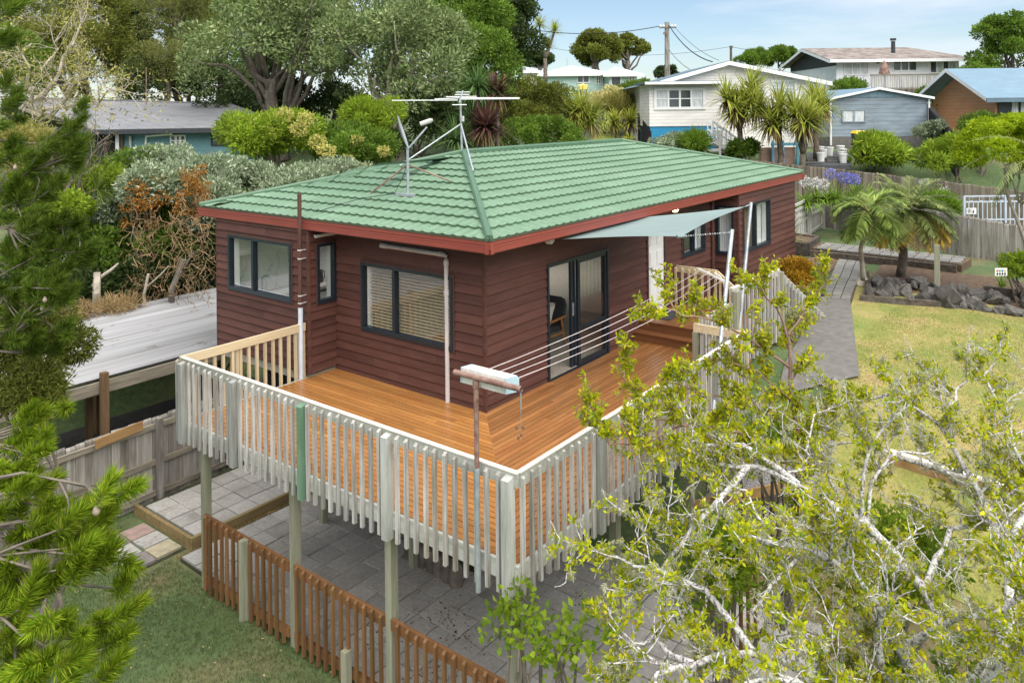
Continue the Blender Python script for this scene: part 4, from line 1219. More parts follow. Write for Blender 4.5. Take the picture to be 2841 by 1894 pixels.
# ------------------------------------------------------------------ plant builders
def leaf_cards(pos, dirs, length, width, fold=0.15, jitter=0.25):
    """one folded four-point leaf at every position, growing along dirs"""
    n = len(pos)
    d = dirs / (np.linalg.norm(dirs, axis=1, keepdims=True) + 1e-9)
    r = rng.normal(size=(n, 3))
    s = np.cross(d, r); s /= (np.linalg.norm(s, axis=1, keepdims=True) + 1e-9)
    nn = np.cross(s, d)
    L = (length * (1 + jitter * (rng.random(n) - .5) * 2))[:, None]; Wd = (width * (1 + jitter * (rng.random(n) - .5) * 2))[:, None]
    base = pos; tip = pos + d * L - nn * L * .12
    mid = pos + d * L * .45
    a = mid + s * Wd / 2 + nn * Wd * fold; b_ = mid - s * Wd / 2 + nn * Wd * fold
    v = np.stack([base, a, tip, b_], 1).reshape(-1, 3)
    i = np.arange(n)[:, None] * 4
    f = np.concatenate([i + np.array([[0, 1, 2]]), i + np.array([[0, 2, 3]])], 1).reshape(-1, 3)
    return v, f

def unit(n):
    r = rng.normal(size=(n, 3)); return r / np.linalg.norm(r, axis=1, keepdims=True)

def foliage(name, parent, centres, radii, per, length, width, mt, up=0.35, shell=0.55, squash=0.8):
    """leaf clumps: leaves spread through each clump's volume, thicker towards its skin"""
    C = np.asarray(centres, float); Rr = np.asarray(radii, float)
    cnt = np.maximum(4, (per * (Rr / Rr.mean()) ** 2).astype(int))
    who = np.repeat(np.arange(len(C)), cnt)
    n = len(who)
    dirn = unit(n)
    rad = (shell + (1 - shell) * rng.random(n) ** .5) * (0.8 + .4 * rng.random(n))
    off = dirn * (rad * Rr[who])[:, None]; off[:, 2] *= squash
    pos = C[who] + off
    d = dirn + .9 * unit(n); d[:, 2] += up
    v, f = leaf_cards(pos, d, length, width)
    o = np.array(ORG[parent.name])
    return link(name, mesh_np(name, v - o, f, mt), parent, ORG[parent.name])

def wob(a, b_, n=6, amp=.06):
    a, b_ = np.array(a, float), np.array(b_, float); L = np.linalg.norm(b_ - a)
    t = np.linspace(0, 1, n)[:, None]
    p = a * (1 - t) + b_ * t
    p[1:-1] += rng.normal(size=(n - 2, 3)) * amp * L
    return [tuple(q) for q in p]

def tree(name, label, cat, base, crown_c, crown_r, n_cl, cl_r, per, leaf, mt, bark='bark', trunk_r=.16, limbs=9, group=None, up=.35, fill=.75, squash=.8, stems=1, aspect=.45):
    """trunk and limbs reach out to clumps spread through an uneven crown"""
    base = (base[0], base[1], base[2] if len(base) > 2 else float(ground_z(base[0], base[1])))
    root = thing(name, base, label, cat, group)
    cc = np.array(crown_c, float); rr = np.array(crown_r, float)
    dirs = unit(n_cl); dirs[:, 2] = np.where(dirs[:, 2] < -.55, -dirs[:, 2], dirs[:, 2])
    rad = fill + (1 - fill) * rng.random(n_cl); rad[: n_cl // 4] *= rng.random(n_cl // 4)
    cen = cc + dirs * rr * rad[:, None]
    crr = cl_r * (.45 + 1.0 * rng.random(n_cl))
    mb = MB()
    for s_ in range(stems):
        b0 = np.array(base) + (rng.normal(size=3) * [.25, .25, 0] if stems > 1 else 0)
        fork = cc - np.array([0, 0, rr[2] * .55]) + rng.normal(size=3) * .15 * rr
        mb.tube(wob(b0 - [0, 0, .1], fork, 6, .03), np.linspace(trunk_r, trunk_r * .65, 6), 8)
        for i in range(max(1, limbs // stems)):
            t = cen[rng.integers(n_cl)]
            mid = fork + (t - fork) * .5 + rng.normal(size=3) * .12 * rr
            f0 = np.array(b0) + (fork - np.array(b0)) * (.55 + .5 * rng.random())
            mid = f0 + (t - f0) * .5 + np.array([0, 0, .18 * rr[2]]) + rng.normal(size=3) * .08 * rr
            pts = wob(f0, mid, 4, .06) + wob(mid, t, 4, .06)[1:]
            mb.tube(pts, np.linspace(trunk_r * .38, trunk_r * .05, len(pts)), 6)
    mb.build('trunk', M[bark], root, smooth=True)
    foliage('crown', root, cen, crr, per, leaf, leaf * aspect, mt, up, squash=squash)
    return root

def strap(v, f, base, d, L, w, droop, seg=5):
    """one long tapering strap leaf that arches over"""
    base, d = np.array(base, float), np.array(d, float); d = d / np.linalg.norm(d)
    s = np.cross(d, [0, 0, 1.0]); ls = np.linalg.norm(s)
    s = s / ls if ls > .05 else np.array([1.0, 0, 0])
    n0 = len(v); p = base.copy(); step = L / seg
    for i in range(seg + 1):
        ww = w * (1 - (i / seg) ** 2.2) * (0.7 + .3 * min(1, i))
        v.append(p - s * ww / 2); v.append(p + s * ww / 2)
        p = p + d * step
        d = d + np.array([0, 0, -droop / seg]); d /= np.linalg.norm(d)
    for i in range(seg):
        a = n0 + 2 * i; f.append((a, a + 1, a + 3, a + 2))

def rosette(name, parent, c, n, L, w, mt, droop=1.0, lo=-.35, hi=1.0, seg=5, jit_=.25):
    v, f = [], []
    for i in range(n):
        a = rng.random() * 2 * math.pi; z = lo + (hi - lo) * rng.random()
        r = math.sqrt(max(0.05, 1 - min(1, abs(z)) ** 2))
        strap(v, f, np.array(c) + rng.normal(size=3) * .04, (math.cos(a) * r, math.sin(a) * r, z), L * (1 + jit_ * (rng.random() - .5) * 2), w, droop * (.5 + rng.random()), seg)
    o = np.array(ORG[parent.name])
    return link(name, mesh_np(name, np.array(v) - o, f, mt), parent, ORG[parent.name])

def cabbage(name, label, base, heads, L, w, mt, group=None, n=90, trunk_r=.11, skirt=True, droop=1.1, trunk='bark', cat='cabbage tree', skirt_m='dryleaf'):
    """bare trunk that forks to heads of strap leaves, dead skirt below each head"""
    base = Vector(base)
    root = thing(name, base, label, cat, group)
    mb = MB()
    lowest = min(h[2] for h in heads); fork = Vector((base.x, base.y, base.z + (lowest - base.z) * .62)) if len(heads) > 1 else None
    if fork:
        mb.tube(wob(base - UP * .1, fork, 5, .02), np.linspace(trunk_r, trunk_r * .8, 5), 9)
        for h in heads: mb.tube(wob(fork, h, 5, .04), np.linspace(trunk_r * .75, trunk_r * .5, 5), 8)
    else: mb.tube(wob(base - UP * .1, heads[0], 6, .015), np.linspace(trunk_r, trunk_r * .7, 6), 9)
    mb.build('trunk', M[trunk], root, smooth=True)
    for h in heads:
        hd = rosette('leaf_head', root, h, n, L, w, mt, droop)
        if skirt: rosette('dead_skirt', hd, (h[0], h[1], h[2] - .1), n // 5, L * .8, w, M[skirt_m], 2.2, -.9, -.1)
    return root

def frond_palm(name, label, base, top, nf, L, mt, mt_low, trunk_r=.09, leaflet=.30, droop=1.5, bark='bark', lean=None, lw=.026, cat='palm', low_frac=.35):
    """pinnate palm: trunk, arching fronds each with two rows of leaflets; the lowest fronds yellowing"""
    root = thing(name, base, label, cat)
    pts = wob(base, top, 7, .01)
    if lean: pts = [tuple(np.array(p) + np.array(lean) * math.sin(math.pi * i / 6)) for i, p in enumerate(pts)]
    MB().tube(pts, np.linspace(trunk_r * 1.25, trunk_r * .85, 7), 10).build('trunk', M[bark], root, smooth=True)
    o = np.array(ORG[root.name])
    for k in range(nf):
        low = k < nf * low_frac
        a = k * 2.399 + rng.random() * .4; el_ = (-.25 + .55 * rng.random()) if low else (.15 + 1.2 * rng.random())
        d = np.array([math.cos(a) * math.cos(el_), math.sin(a) * math.cos(el_), math.sin(el_)]); p = np.array(top, float)
        v, f = [], []; seg = 14; rach = [p.copy()]
        for i in range(seg):
            d = d + np.array([0, 0, -droop / seg * (1 if low else .9)]); d /= np.linalg.norm(d)
            p = p + d * L / seg * (.85 + .3 * rng.random() if i == 0 else 1); rach.append(p.copy())
            s = np.cross(d, [0, 0, 1.0]); s /= np.linalg.norm(s) + 1e-9
            if i < 2: continue
            for sub in (0, .5):
                q = p - d * L / seg * sub
                ll = leaflet * math.sin(math.pi * min(.97, (i - sub + .8) / (seg + .6))) ** .6
                for sg in (-1, 1):
                    dd = s * sg * .8 + d * .7 + np.array([0, 0, .12]) + rng.normal(size=3) * .08
                    strap(v, f, q, dd, ll, lw, .9, 2)
        fo = link('frond', mesh_np('frond', np.array(v) - o, f, mt_low if low and rng.random() < .85 else mt), root, ORG[root.name])
        rm = MB().tube([tuple(q) for q in rach], np.linspace(.016, .004, len(rach)), 5)
        rm.build('stalk', M['palmstalk'], fo)
    return root

def shrub(name, label, c, r, n_cl, cl_r, per, leaf, mt, cat='shrub', group=None, bark='bark', squash=.85, aspect=.45, fill=.4, base=None, up=.35, stem=.04):
    g = base if base is not None else float(ground_z(c[0], c[1]))
    root = thing(name, (c[0], c[1], g), label, cat, group)
    d = unit(n_cl); d[:, 2] = np.abs(d[:, 2]) * 1.0 - .25
    rad = fill + (1 - fill) * rng.random(n_cl); rad[: n_cl // 3] *= rng.random(n_cl // 3)
    cen = np.array(c, float) + d * np.array(r, float) * rad[:, None]
    mb = MB()
    for i in range(6): mb.tube(wob((c[0] + jit(.2), c[1] + jit(.2), g - .05), cen[rng.integers(n_cl)], 5, .05), np.linspace(stem, stem * .3, 5), 5)
    mb.build('stem', M[bark], root)
    foliage('foliage', root, cen, cl_r * (.35 + 1.1 * rng.random(n_cl)), per, leaf, leaf * aspect, mt, up, squash=squash)
    return root

L_ = {}
L_['silver'] = leafmat('pohutukawa_leaf', (.085, .135, .036), (.255, .330, .125), .3, .5, .5, (.43, .47, .24))
L_['silver2'] = leafmat('silver_hedge_leaf', (.130, .185, .090), (.330, .395, .240), .25, .5, .7, (.52, .55, .42))
L_['olive'] = leafmat('olive_needle', (.095, .120, .018), (.250, .270, .048), .35, .6, .4)
L_['olive2'] = leafmat('sheoak_leaf', (.130, .150, .040), (.290, .300, .085), .35, .6, .5)
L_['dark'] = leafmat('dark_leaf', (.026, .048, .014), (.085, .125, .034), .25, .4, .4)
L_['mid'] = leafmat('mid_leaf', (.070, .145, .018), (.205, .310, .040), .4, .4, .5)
L_['bright'] = leafmat('bright_leaf', (.140, .235, .018), (.340, .440, .040), .4, .4, .8)
L_['lime'] = leafmat('lime_leaf', (.230, .350, .012), (.470, .560, .025), .45, .4, 1.2)
L_['yellow'] = leafmat('yellow_blossom', (.40, .36, .08), (.62, .58, .20), .3, .6, 1.0)
L_['cream'] = leafmat('cream_blossom', (.50, .46, .16), (.68, .62, .30), .3, .6, 1.0)
L_['yolive'] = leafmat('dry_olive_leaf', (.22, .215, .055), (.42, .38, .11), .3, .6, .6)
L_['orange'] = leafmat('dead_vine_leaf', (.20, .085, .015), (.40, .19, .035), .25, .7, 1.5)
L_['straw'] = leafmat('straw', (.28, .19, .085), (.47, .35, .18), .2, .8, 1.5)
L_['strap'] = leafmat('cabbage_strap', (.150, .200, .024), (.400, .440, .080), .4, .35, 1.2, (.56, .52, .13))
L_['strapy'] = leafmat('yellow_cabbage_strap', (.200, .240, .022), (.430, .450, .070), .35, .35, 1.2, (.55, .50, .11))
L_['yucca'] = leafmat('yucca_strap', (.062, .125, .036), (.165, .265, .085), .3, .35, 1.0)
L_['purple'] = leafmat('purple_cordyline_strap', (.060, .024, .026), (.135, .060, .055), .2, .4, 1.0, (.26, .17, .09))
M['dryleaf'] = leafmat('dry_skirt_leaf', (.20, .14, .06), (.36, .27, .13), .2, .7, 1.0)
M['palmstalk'] = mat('palm_stalk', (.20, .19, .06), .6)
L_['palm'] = leafmat('palm_leaflet', (.165, .220, .070), (.370, .420, .160), .4, .4, 1.5)
L_['palmlow'] = leafmat('yellowing_palm_leaflet', (.36, .26, .04), (.55, .42, .09), .35, .5, 1.5, (.58, .33, .07))
L_['palm2'] = leafmat('small_palm_leaflet', (.160, .250, .050), (.370, .450, .120), .4, .4, 1.5)
L_['fan'] = leafmat('fan_palm_leaf', (.110, .175, .032), (.255, .335, .070), .35, .4, 1.2)
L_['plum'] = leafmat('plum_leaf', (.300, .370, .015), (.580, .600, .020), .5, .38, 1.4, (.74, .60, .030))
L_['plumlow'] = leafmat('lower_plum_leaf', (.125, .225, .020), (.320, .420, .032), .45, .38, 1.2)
L_['lichen'] = leafmat('lichen_tuft', (.36, .36, .22), (.58, .57, .40), .25, .9, 2.0)
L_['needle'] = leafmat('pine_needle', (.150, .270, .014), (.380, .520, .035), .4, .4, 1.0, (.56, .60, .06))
L_['needled'] = leafmat('darker_pine_needle', (.100, .180, .020), (.270, .370, .055), .45, .45, .8)  # deeper green for the pine along the left edge
L_['grass'] = leafmat('grass_blade', (.060, .090, .018), (.160, .195, .055), .35, .6, 1.0)
L_['dgrass'] = leafmat('dry_grass_blade', (.190, .200, .035), (.400, .340, .120), .35, .6, .8)
L_['agap'] = leafmat('agapanthus_leaf', (.100, .200, .015), (.250, .370, .045), .4, .35, 1.2)
L_['blue'] = leafmat('blue_agapanthus_petal', (.16, .17, .50), (.30, .31, .66), .3, .5, 1.0)
L_['whitef'] = leafmat('white_agapanthus_petal', (.60, .60, .58), (.75, .75, .74), .3, .5, 1.0)
L_['shrubor'] = leafmat('orange_shrub_leaf', (.26, .14, .012), (.47, .27, .025), .3, .5, 2.0)
L_['flax'] = leafmat('variegated_flax', (.20, .22, .075), (.40, .40, .19), .3, .5, 1.5)

# ------------------------------------------------------------------ neighbouring houses
H_ = {}
H_['cream'] = lapmat('cream_weatherboard', (.70, .67, .63), .17)
H_['mint'] = lapmat('mint_weatherboard', (.46, .62, .57), .19)
H_['bluegrey'] = lapmat('blue_grey_board', (.19, .235, .27), .22, var=.22)
H_['greyvert'] = mat('pale_grey_panel', (.72, .74, .76), .7, .06, 1.0, (3, 3, .5))
H_['orangew'] = lapmat('orange_board', (.55, .26, .11), .19)
H_['teal'] = lapmat('teal_brick', (.10, .215, .235), .10, var=.15)
H_['blueroof'] = lapmat('blue_metal_roof', (.15, .235, .30), .28, .4, .3, .1, 'X')
H_['greyroof'] = lapmat('grey_metal_roof', (.19, .19, .20), .40, .5, .25, .14, 'X')
H_['brownroof'] = mat('flaking_brown_roof', (.15, .115, .095), .8, .3, 1.4, c2=(.27, .235, .21))
H_['paleroof'] = mat('pale_grey_roof', (.42, .45, .48), .6, .1, .8)
H_['blueroof2'] = mat('slate_blue_roof', (.10, .15, .19), .6, .15, 1)
H_['bluebase'] = mat('bright_blue_wall', (.025, .235, .42), .7, .1, 1)
H_['charcoal'] = mat('charcoal_gable', (.035, .037, .043), .7, .15, 2, (4, 4, .4))
H_['pane'] = mat('far_window_glass', (.055, .065, .072), .12, .4, .7, spec=.8)
H_['net'] = mat('net_curtain', (.50, .53, .54), .8, .25, 3, (6, 6, .6))
H_['rustbrown'] = mat('brown_door_frame', (.09, .045, .03), .6)

def far_window(root, u, v0, v1, z0, z1, cols=2, rows=1, m='white', t=.09, net=None):
    """window on a wall that faces the street axis: frame, sashes, panes"""
    fr = MB().boxw(u - .07, u, v0 - t, v1 + t, z0 - t, z0).boxw(u - .07, u, v0 - t, v1 + t, z1, z1 + t).boxw(u - .069, u, v0 - t, v0, z0, z1).boxw(u - .069, u, v1, v1 + t, z0, z1)
    for i in range(1, cols): 
        q = v0 + (v1 - v0) * i / cols; fr.boxw(u - .06, u, q - .05, q + .05, z0, z1)
    for j in range(1, rows):
        q = z0 + (z1 - z0) * j / rows; fr.boxw(u - .055, u, v0, v1, q - .025, q + .025)
    w_ = fr.build('window', M[m] if m in M else H_[m], root)
    for i in range(cols):
        a, b_ = v0 + (v1 - v0) * i / cols, v0 + (v1 - v0) * (i + 1) / cols
        MB().boxw(u - .03, u - .015, a + .02, b_ - .02, z0, z1).build('pane', H_['net'] if net and i in net else H_['pane'], w_)
    return w_

# cream weatherboard house with the blue base
u = 40.0
h = thing('cream_house', W(40, 11.30, 2.6), 'cream weatherboard house with blue base and low gable behind the fence', 'house')
MB().boxw(40, 43, 7.07, 10.80, 3.80, 5.99).build('wall', H_['cream'], h)
MB().boxw(40.05, 43, 7.11, 10.75, 1.2, 3.82).build('base_wall', H_['bluebase'], h)
gz, ez0, ez1 = 7.18, 6.12, 6.21
vL, vA, vR = 7.76, 11.91, 16.93
mb = MB().add([W(43, vL, 1.2), W(43, vR, 1.2), W(43, vR, ez1), W(43, vA, gz), W(43, vL, ez0), W(52, vL, 1.2), W(52, vR, 1.2), W(52, vR, ez1), W(52, vA, gz), W(52, vL, ez0)],
     [(0, 1, 2, 3, 4), (9, 8, 7, 6, 5), (0, 4, 9, 5), (1, 6, 7, 2)])
mb.build('wall', H_['cream'], h)
rf_ = MB().add([W(42.5, vL - .6, ez0 - .12), W(42.5, vA, gz + .12), W(42.5, vR + .6, ez1 - .1), W(53, vL - .6, ez0 - .12), W(53, vA, gz + .12), W(53, vR + .6, ez1 - .1)], [(0, 1, 4, 3), (1, 2, 5, 4)]).build('roof', H_['blueroof2'], h)
MB().add([W(42.48, vL - .6, ez0 - .14), W(42.48, vA, gz + .10), W(42.48, vA, gz - .12), W(42.48, vL - .6, ez0 - .36), W(42.48, vR + .6, ez1 - .12), W(42.48, vR + .6, ez1 - .34)], [(0, 1, 2, 3), (1, 4, 5, 2)]).build('bargeboard', M['white'], rf_)
MB().boxw(39.4, 43, 6.75, 10.80, 5.99, 6.10).build('flat_roof', H_['blueroof2'], h)
MB().boxw(39.35, 39.45, 6.75, 10.80, 5.94, 6.07).build('gutter', M['white'], h)
far_window(h, 40, 7.45, 9.82, 4.79, 5.64, 4, 2, t=.14, net=(0, 3))
far_window(h, 43, 14.46, 15.62, 5.14, 6.11, 2, 3, t=.13, net=(0, 1))
far_window(h, 43, 11.75, 12.35, 4.91, 5.61, 1, 1)
MB().boxw(39.97, 40.04, 8.98, 9.91, 1.2, 3.53).build('dark_opening', M['black'], h)  # black panel on the wall stands in for the dark inside
# its white stair
stw = thing('white_stair', W(38.5, 10.52, 1.5), 'white painted outdoor stair with open railing beside the cream house', 'stair')
for i in range(7):
    q = i / 6
    MB().boxw(38.4, 39.4, 11.27 - 1.35 * q, 11.27 - 1.35 * q + .25, 2.1 + 1.1 * q - .05, 2.1 + 1.1 * q).build('tread', M['rust'], stw)
for du in (38.3, 39.4):
    for zz in (.4, .8): MB().bar(W(du, 11.41, 2.15 + zz), W(du, 9.90, 3.25 + zz), .05, .10).build('rail', M['white'], stw)
    MB().bar(W(du, 11.41, 2.05), W(du, 9.90, 3.15), .05, .22).build('stringer', M['white'], stw)
    for i in range(8):
        q = i / 7; vv = 11.41 + (9.90 - 11.41) * q
        MB().boxw(du - .03, du + .03, vv - .03, vv + .03, 2.0 + 1.1 * q, 2.98 + 1.1 * q).build('post', M['white'], stw)
for i in range(4): MB().boxw(38.28, 38.33, 9.49, 10.25, 2.2 + i * .38, 2.33 + i * .38).build('rail', M['white'], stw)
for vv in (9.50, 10.22): MB().boxw(38.26, 38.36, vv - .05, vv + .05, 1.6, 3.6).build('post', M['white'], stw)
# pale blue trestle stand with pink boards under the cabbage trees
bt_ = thing('blue_stand', W(37.8, 13.31, 2.2), 'sky blue timber stand with pink boards behind the cabbage trees', 'stand')
for p in (2142, 2170, 2210): MB().boxw(37.7, 37.8, (p - 1420.5) * 37.8 / 2157 - .05, (p - 1420.5) * 37.8 / 2157 + .05, 1.8, 3.1).build('post', mat('sky_blue_paint', (.16, .45, .62), .6), bt_)
MB().boxw(37.68, 37.82, 12.57, 13.91, 2.85, 2.98).build('rail', bpy.data.materials['sky_blue_paint'], bt_)
MB().boxw(37.9, 38.3, 12.12, 13.77, 1.7, 2.75).build('board', mat('pink_board', (.42, .27, .22), .8, .2, 2), bt_)

# grey house on the hill with charcoal gable
h = thing('grey_house', W(66, 30.58, 4), 'pale grey house with flaking brown roof, charcoal gable and timber deck', 'house')
v0, v1 = 25.9, 35.69
ze, zr, zb = 8.57, 9.80, 6.15 - 1.2
MB().add([W(62, v0, zb), W(62, v1, zb), W(62, v1, ze), W(62, v0, ze), W(72, v0, zb), W(72, v1, zb), W(72, v1, ze), W(72, v0, ze)], [(0, 1, 2, 3), (4, 0, 3, 7), (1, 5, 6, 2), (5, 4, 7, 6)]).build('wall', H_['greyvert'], h)
MB().add([W(61.9, v0 - .03, ze - .55), W(72.1, v0 - .03, ze - .55), W(72.1, v0 - .03, ze), W(67, v0 - .03, zr - .1), W(61.9, v0 - .03, ze)], [(0, 4, 3, 2, 1)]).build('gable', H_['charcoal'], h)
a = .9
rr_ = MB().add([W(61, v0 - a, ze - .15), W(61, v1 + 1.0, ze - .15), W(67, v1 - 1.6, zr), W(67, v0 - a, zr), W(73, v0 - a, ze - .15), W(73, v1 + 1.0, ze - .15)], [(0, 1, 2, 3), (3, 2, 5, 4), (1, 5, 2)]).build('roof', H_['brownroof'], h)
MB().boxw(60.95, 61.05, v0 - a, v1 + 1.0, ze - .36, ze - .13).build('gutter', M['white'], rr_)
MB().add([W(61, v0 - a - .01, ze - .18), W(67, v0 - a - .01, zr - .03), W(73, v0 - a - .01, ze - .18), W(73, v0 - a - .01, ze - .42), W(67, v0 - a - .01, zr - .27), W(61, v0 - a - .01, ze - .42)], [(0, 1, 4, 5), (1, 2, 3, 4)]).build('bargeboard', H_['greyvert'], rr_)
MB().tube([W(64, 31.44, ze), W(64, 31.44, 10.08)], .16, 10).build('flue', H_['charcoal'], rr_)
MB().tube([W(64, 31.44, 10.14), W(64, 31.44, 10.31)], .24, 10).build('cowl', H_['charcoal'], rr_)
far_window(h, 62, 26.57, 28.38, 7.30, 8.24, 3, 2, t=.08, net=(0, 1, 2))
far_window(h, 62, 30.45, 32.26, 7.60, 8.26, 3, 1, t=.08)
far_window(h, 62, 33.41, 35.34, 7.40, 8.23, 4, 1, t=.08, net=(1, 3))
MB().boxw(61.95, 62.0, 29.10, 29.33, 8.14, 8.31).build('vent', H_['charcoal'], h)
dk = thing('hill_deck', W(60, 30.58, 4), 'weathered timber deck with picket railing on the grey hill house', 'deck')
MB().boxw(58, 61.9, 26.82, 32.79, 6.04, 6.12).build('platform', M['palingrail'], dk)
for i in range(46):
    vv = 26.82 + (32.79 - 26.82) * i / 45
    MB().boxw(57.95, 58.0, vv - .035, vv + .035, 6.01, 7.06).build('baluster', M['grey_z'], dk)
MB().boxw(57.9, 58.05, 26.77, 32.85, 7.04, 7.12).build('rail', M['palingrail'], dk)
MB().boxw(57.96, 58.02, 26.77, 32.85, 5.61, 6.01).build('fascia', M['dark_z'], dk)
um = thing('folded_umbrella', W(60, 28.78, 5.2), 'folded brown sun umbrella standing on the grey house deck', 'umbrella')
MB().lathe(W(60, 28.78, 7.21), [(.03, 0), (.42, .02), (.30, .5), (.10, .95), (.03, 1.05)], 10).build('canopy', M['rust'], um)
MB().tube([W(60, 28.78, 6.10), W(60, 28.78, 7.24)], .04, 6).build('pole', M['galv'], um)

# blue grey garage
g = thing('blue_garage', W(43, 19.34, 2.6), 'blue grey weatherboard garage with low gable and small louvre window', 'garage')
v0, v1, va = 16.81, 21.89, 19.25
zb, ze, zg = 2.68, 5.19, 5.59
MB().add([W(41, v0, zb + .45), W(41, v1, zb + .45), W(41, v1, ze), W(41, v0, ze), W(48, v0, zb), W(48, v1, zb), W(48, v1, ze), W(48, v0, ze)], [(0, 1, 2, 3), (4, 0, 3, 7), (1, 5, 6, 2)]).build('wall', H_['bluegrey'], g)
MB().boxw(40.98, 48, v0 + .02, v1 - .02, zb - 1, zb + .44).build('base_wall', M['concrete'], g)
MB().add([W(40.96, v0, ze), W(40.96, v1, ze), W(40.96, va, zg)], [(0, 1, 2)]).build('gable', H_['blueroof'], g)
MB().add([W(40.7, v0 - .25, ze - .02), W(40.7, va, zg + .12), W(40.7, v1 + .25, ze - .02), W(48.5, v0 - .25, ze - .02), W(48.5, va, zg + .12), W(48.5, v1 + .25, ze - .02)], [(0, 1, 4, 3), (1, 2, 5, 4)]).build('roof', H_['blueroof'], g)
MB().add([W(40.69, v0 - .25, ze - .02), W(40.69, va, zg + .12), W(40.69, va, zg - .0), W(40.69, v0 - .25, ze - .14), W(40.69, v1 + .25, ze - .02), W(40.69, v1 + .25, ze - .14)], [(0, 1, 2, 3), (1, 4, 5, 2)]).build('bargeboard', H_['greyvert'], g)
for vv in (v0 - .05, v1 + .05): MB().tube([W(40.9, vv, ze - .1), W(40.9, vv, zb)], .05, 8).build('downpipe', M['white'], g)
far_window(g, 41, 17.44, 18.58, 3.93, 4.50, 2, 1, t=.06, net=(0, 1), m='bluegrey')
bn = thing('wheelie_bin', W(39.6, 17.62, 2.3), 'dark green wheelie bin with yellow lid in front of the blue garage', 'bin')
vb, zb2 = 17.62, 2.72
MB().hexa([W(39.3, vb + .22, zb2), W(39.8, vb + .22, zb2), W(39.8, vb - .22, zb2), W(39.3, vb - .22, zb2), W(39.22, vb + .26, zb2 + .62), W(39.85, vb + .26, zb2 + .62), W(39.85, vb - .26, zb2 + .62), W(39.22, vb - .26, zb2 + .62)]).build('body', mat('bin_green', (.012, .035, .022), .5), bn)
MB().hexa([W(39.2, vb + .29, zb2 + .625), W(39.88, vb + .29, zb2 + .625), W(39.88, vb - .29, zb2 + .625), W(39.2, vb - .29, zb2 + .625), W(39.3, vb + .2, zb2 + .76), W(39.8, vb + .2, zb2 + .76), W(39.8, vb - .2, zb2 + .76), W(39.3, vb - .2, zb2 + .76)]).build('lid', mat('bin_yellow', (.75, .50, .015), .5), bn)
for s_ in (-1, 1): MB().tube([W(39.8, vb + s_ * .2, zb2 + .06), W(39.8, vb + s_ * .27, zb2 + .06)], .07, 10).build('wheel', M['black'], bn)
# clutter of white buckets and slabs on weed mat
yd = tag(MB().slab([W(35.6, 13.53, 2.02), W(39.2, 14.82, 2.42), W(39.2, 16.99, 2.42), W(35.6, 15.51, 2.02)], .2).build('weed_mat', mat('grey_weed_mat', (.06, .062, .068), .8, .3, 2)), kind='structure')
for k, (px_, uu) in enumerate(((2275, 38.4), (2283, 37.6), (2300, 38.2), (2276, 36.6), (2331, 38.6), (2338, 37.6), (2336, 36.8), (2338, 36.2))):
    vv = (px_ - 1420.5) * uu / 2157; zz = 2.02 + (uu - 35.6) * .111
    names = ('at the back left by a cabbage tree trunk', 'nearest the leaning cabbage tree', 'standing alone in the middle', 'at the front left edge', 'beside the green bin', 'right of the paving slabs', 'at the right edge near the loquat bush', 'at the front right corner by the fence')
    bk_ = thing('bucket', W(uu, vv, zz), 'white plastic bucket on the weed mat, ' + names[k], 'bucket', 'white buckets on the weed mat')
    MB().lathe(W(uu, vv, zz), [(.15, 0), (.19, .36), (.205, .37), (.205, .40)], 12).build('body', M['white'], bk_)
    MB().lathe(W(uu, vv, zz), [(.20, .402), (.20, .425), (.17, .43)], 12).build('lid', M['white'], bk_)
for k, (px_, uu) in enumerate(((2316, 37.0), (2318, 36.5), (2314, 37.6), (2255, 36.2), (2262, 36.9))):
    vv = (px_ - 1420.5) * uu / 2157; zz = 2.02 + (uu - 35.6) * .111
    tag(MB().boxw(uu - .12, uu + .12, vv - .45, vv + .3, zz, zz + .07).build('slab', M['concrete']), 'pale concrete slab lying on the weed mat ' + ('middle of three', 'nearest of three', 'farthest of three', 'near the fence at the left', 'behind the left front slab')[k], 'slab', 'slabs on the weed mat')

# orange house at the right edge
h = thing('orange_house', W(44, 26.86, 3), 'orange weatherboard house with blue metal roof at the right edge', 'house')
v0, v1 = 25.19, 31.16
ze, zr, zb = 5.19, 6.77, 3.99 - 1.0
MB().add([W(40.5, v0, zb), W(40.5, v1, zb), W(40.5, v1, ze), W(40.5, v0, ze), W(46.5, v0, zb), W(46.5, v1, zb), W(46.5, v0, ze), W(43.5, v0, zr - .2)], [(0, 1, 2, 3), (0, 3, 7, 6, 4)]).build('wall', H_['orangew'], h)
ov = v0 - .9
rr_ = MB().add([W(39.8, ov, ze - .12), W(39.8, v1, ze - .12), W(43.5, v1, zr), W(43.5, ov, zr), W(47.2, ov, ze - .12), W(47.2, v1, ze - .12)], [(0, 1, 2, 3), (3, 2, 5, 4)]).build('roof', H_['blueroof'], h)
MB().boxw(39.75, 39.85, ov, v1, ze - .34, ze - .13).build('gutter', H_['blueroof2'], rr_)
MB().add([W(39.8, ov - .01, ze - .1), W(43.5, ov - .01, zr + .03), W(47.2, ov - .01, ze - .1), W(47.2, ov - .01, ze - .3), W(43.5, ov - .01, zr - .2), W(39.8, ov - .01, ze - .3)], [(0, 1, 4, 5), (1, 2, 3, 4)]).build('bargeboard', M['white'], rr_)
far_window(h, 40.5, 26.00, 26.84, 4.21, 5.03, 2, 1, t=.1, m='charcoal', net=(0, 1))
MB().boxw(40.42, 40.49, v0 + .1, v0 + .75, zb + 1.2, zb + 2.3).build('door', M['alu'], h)

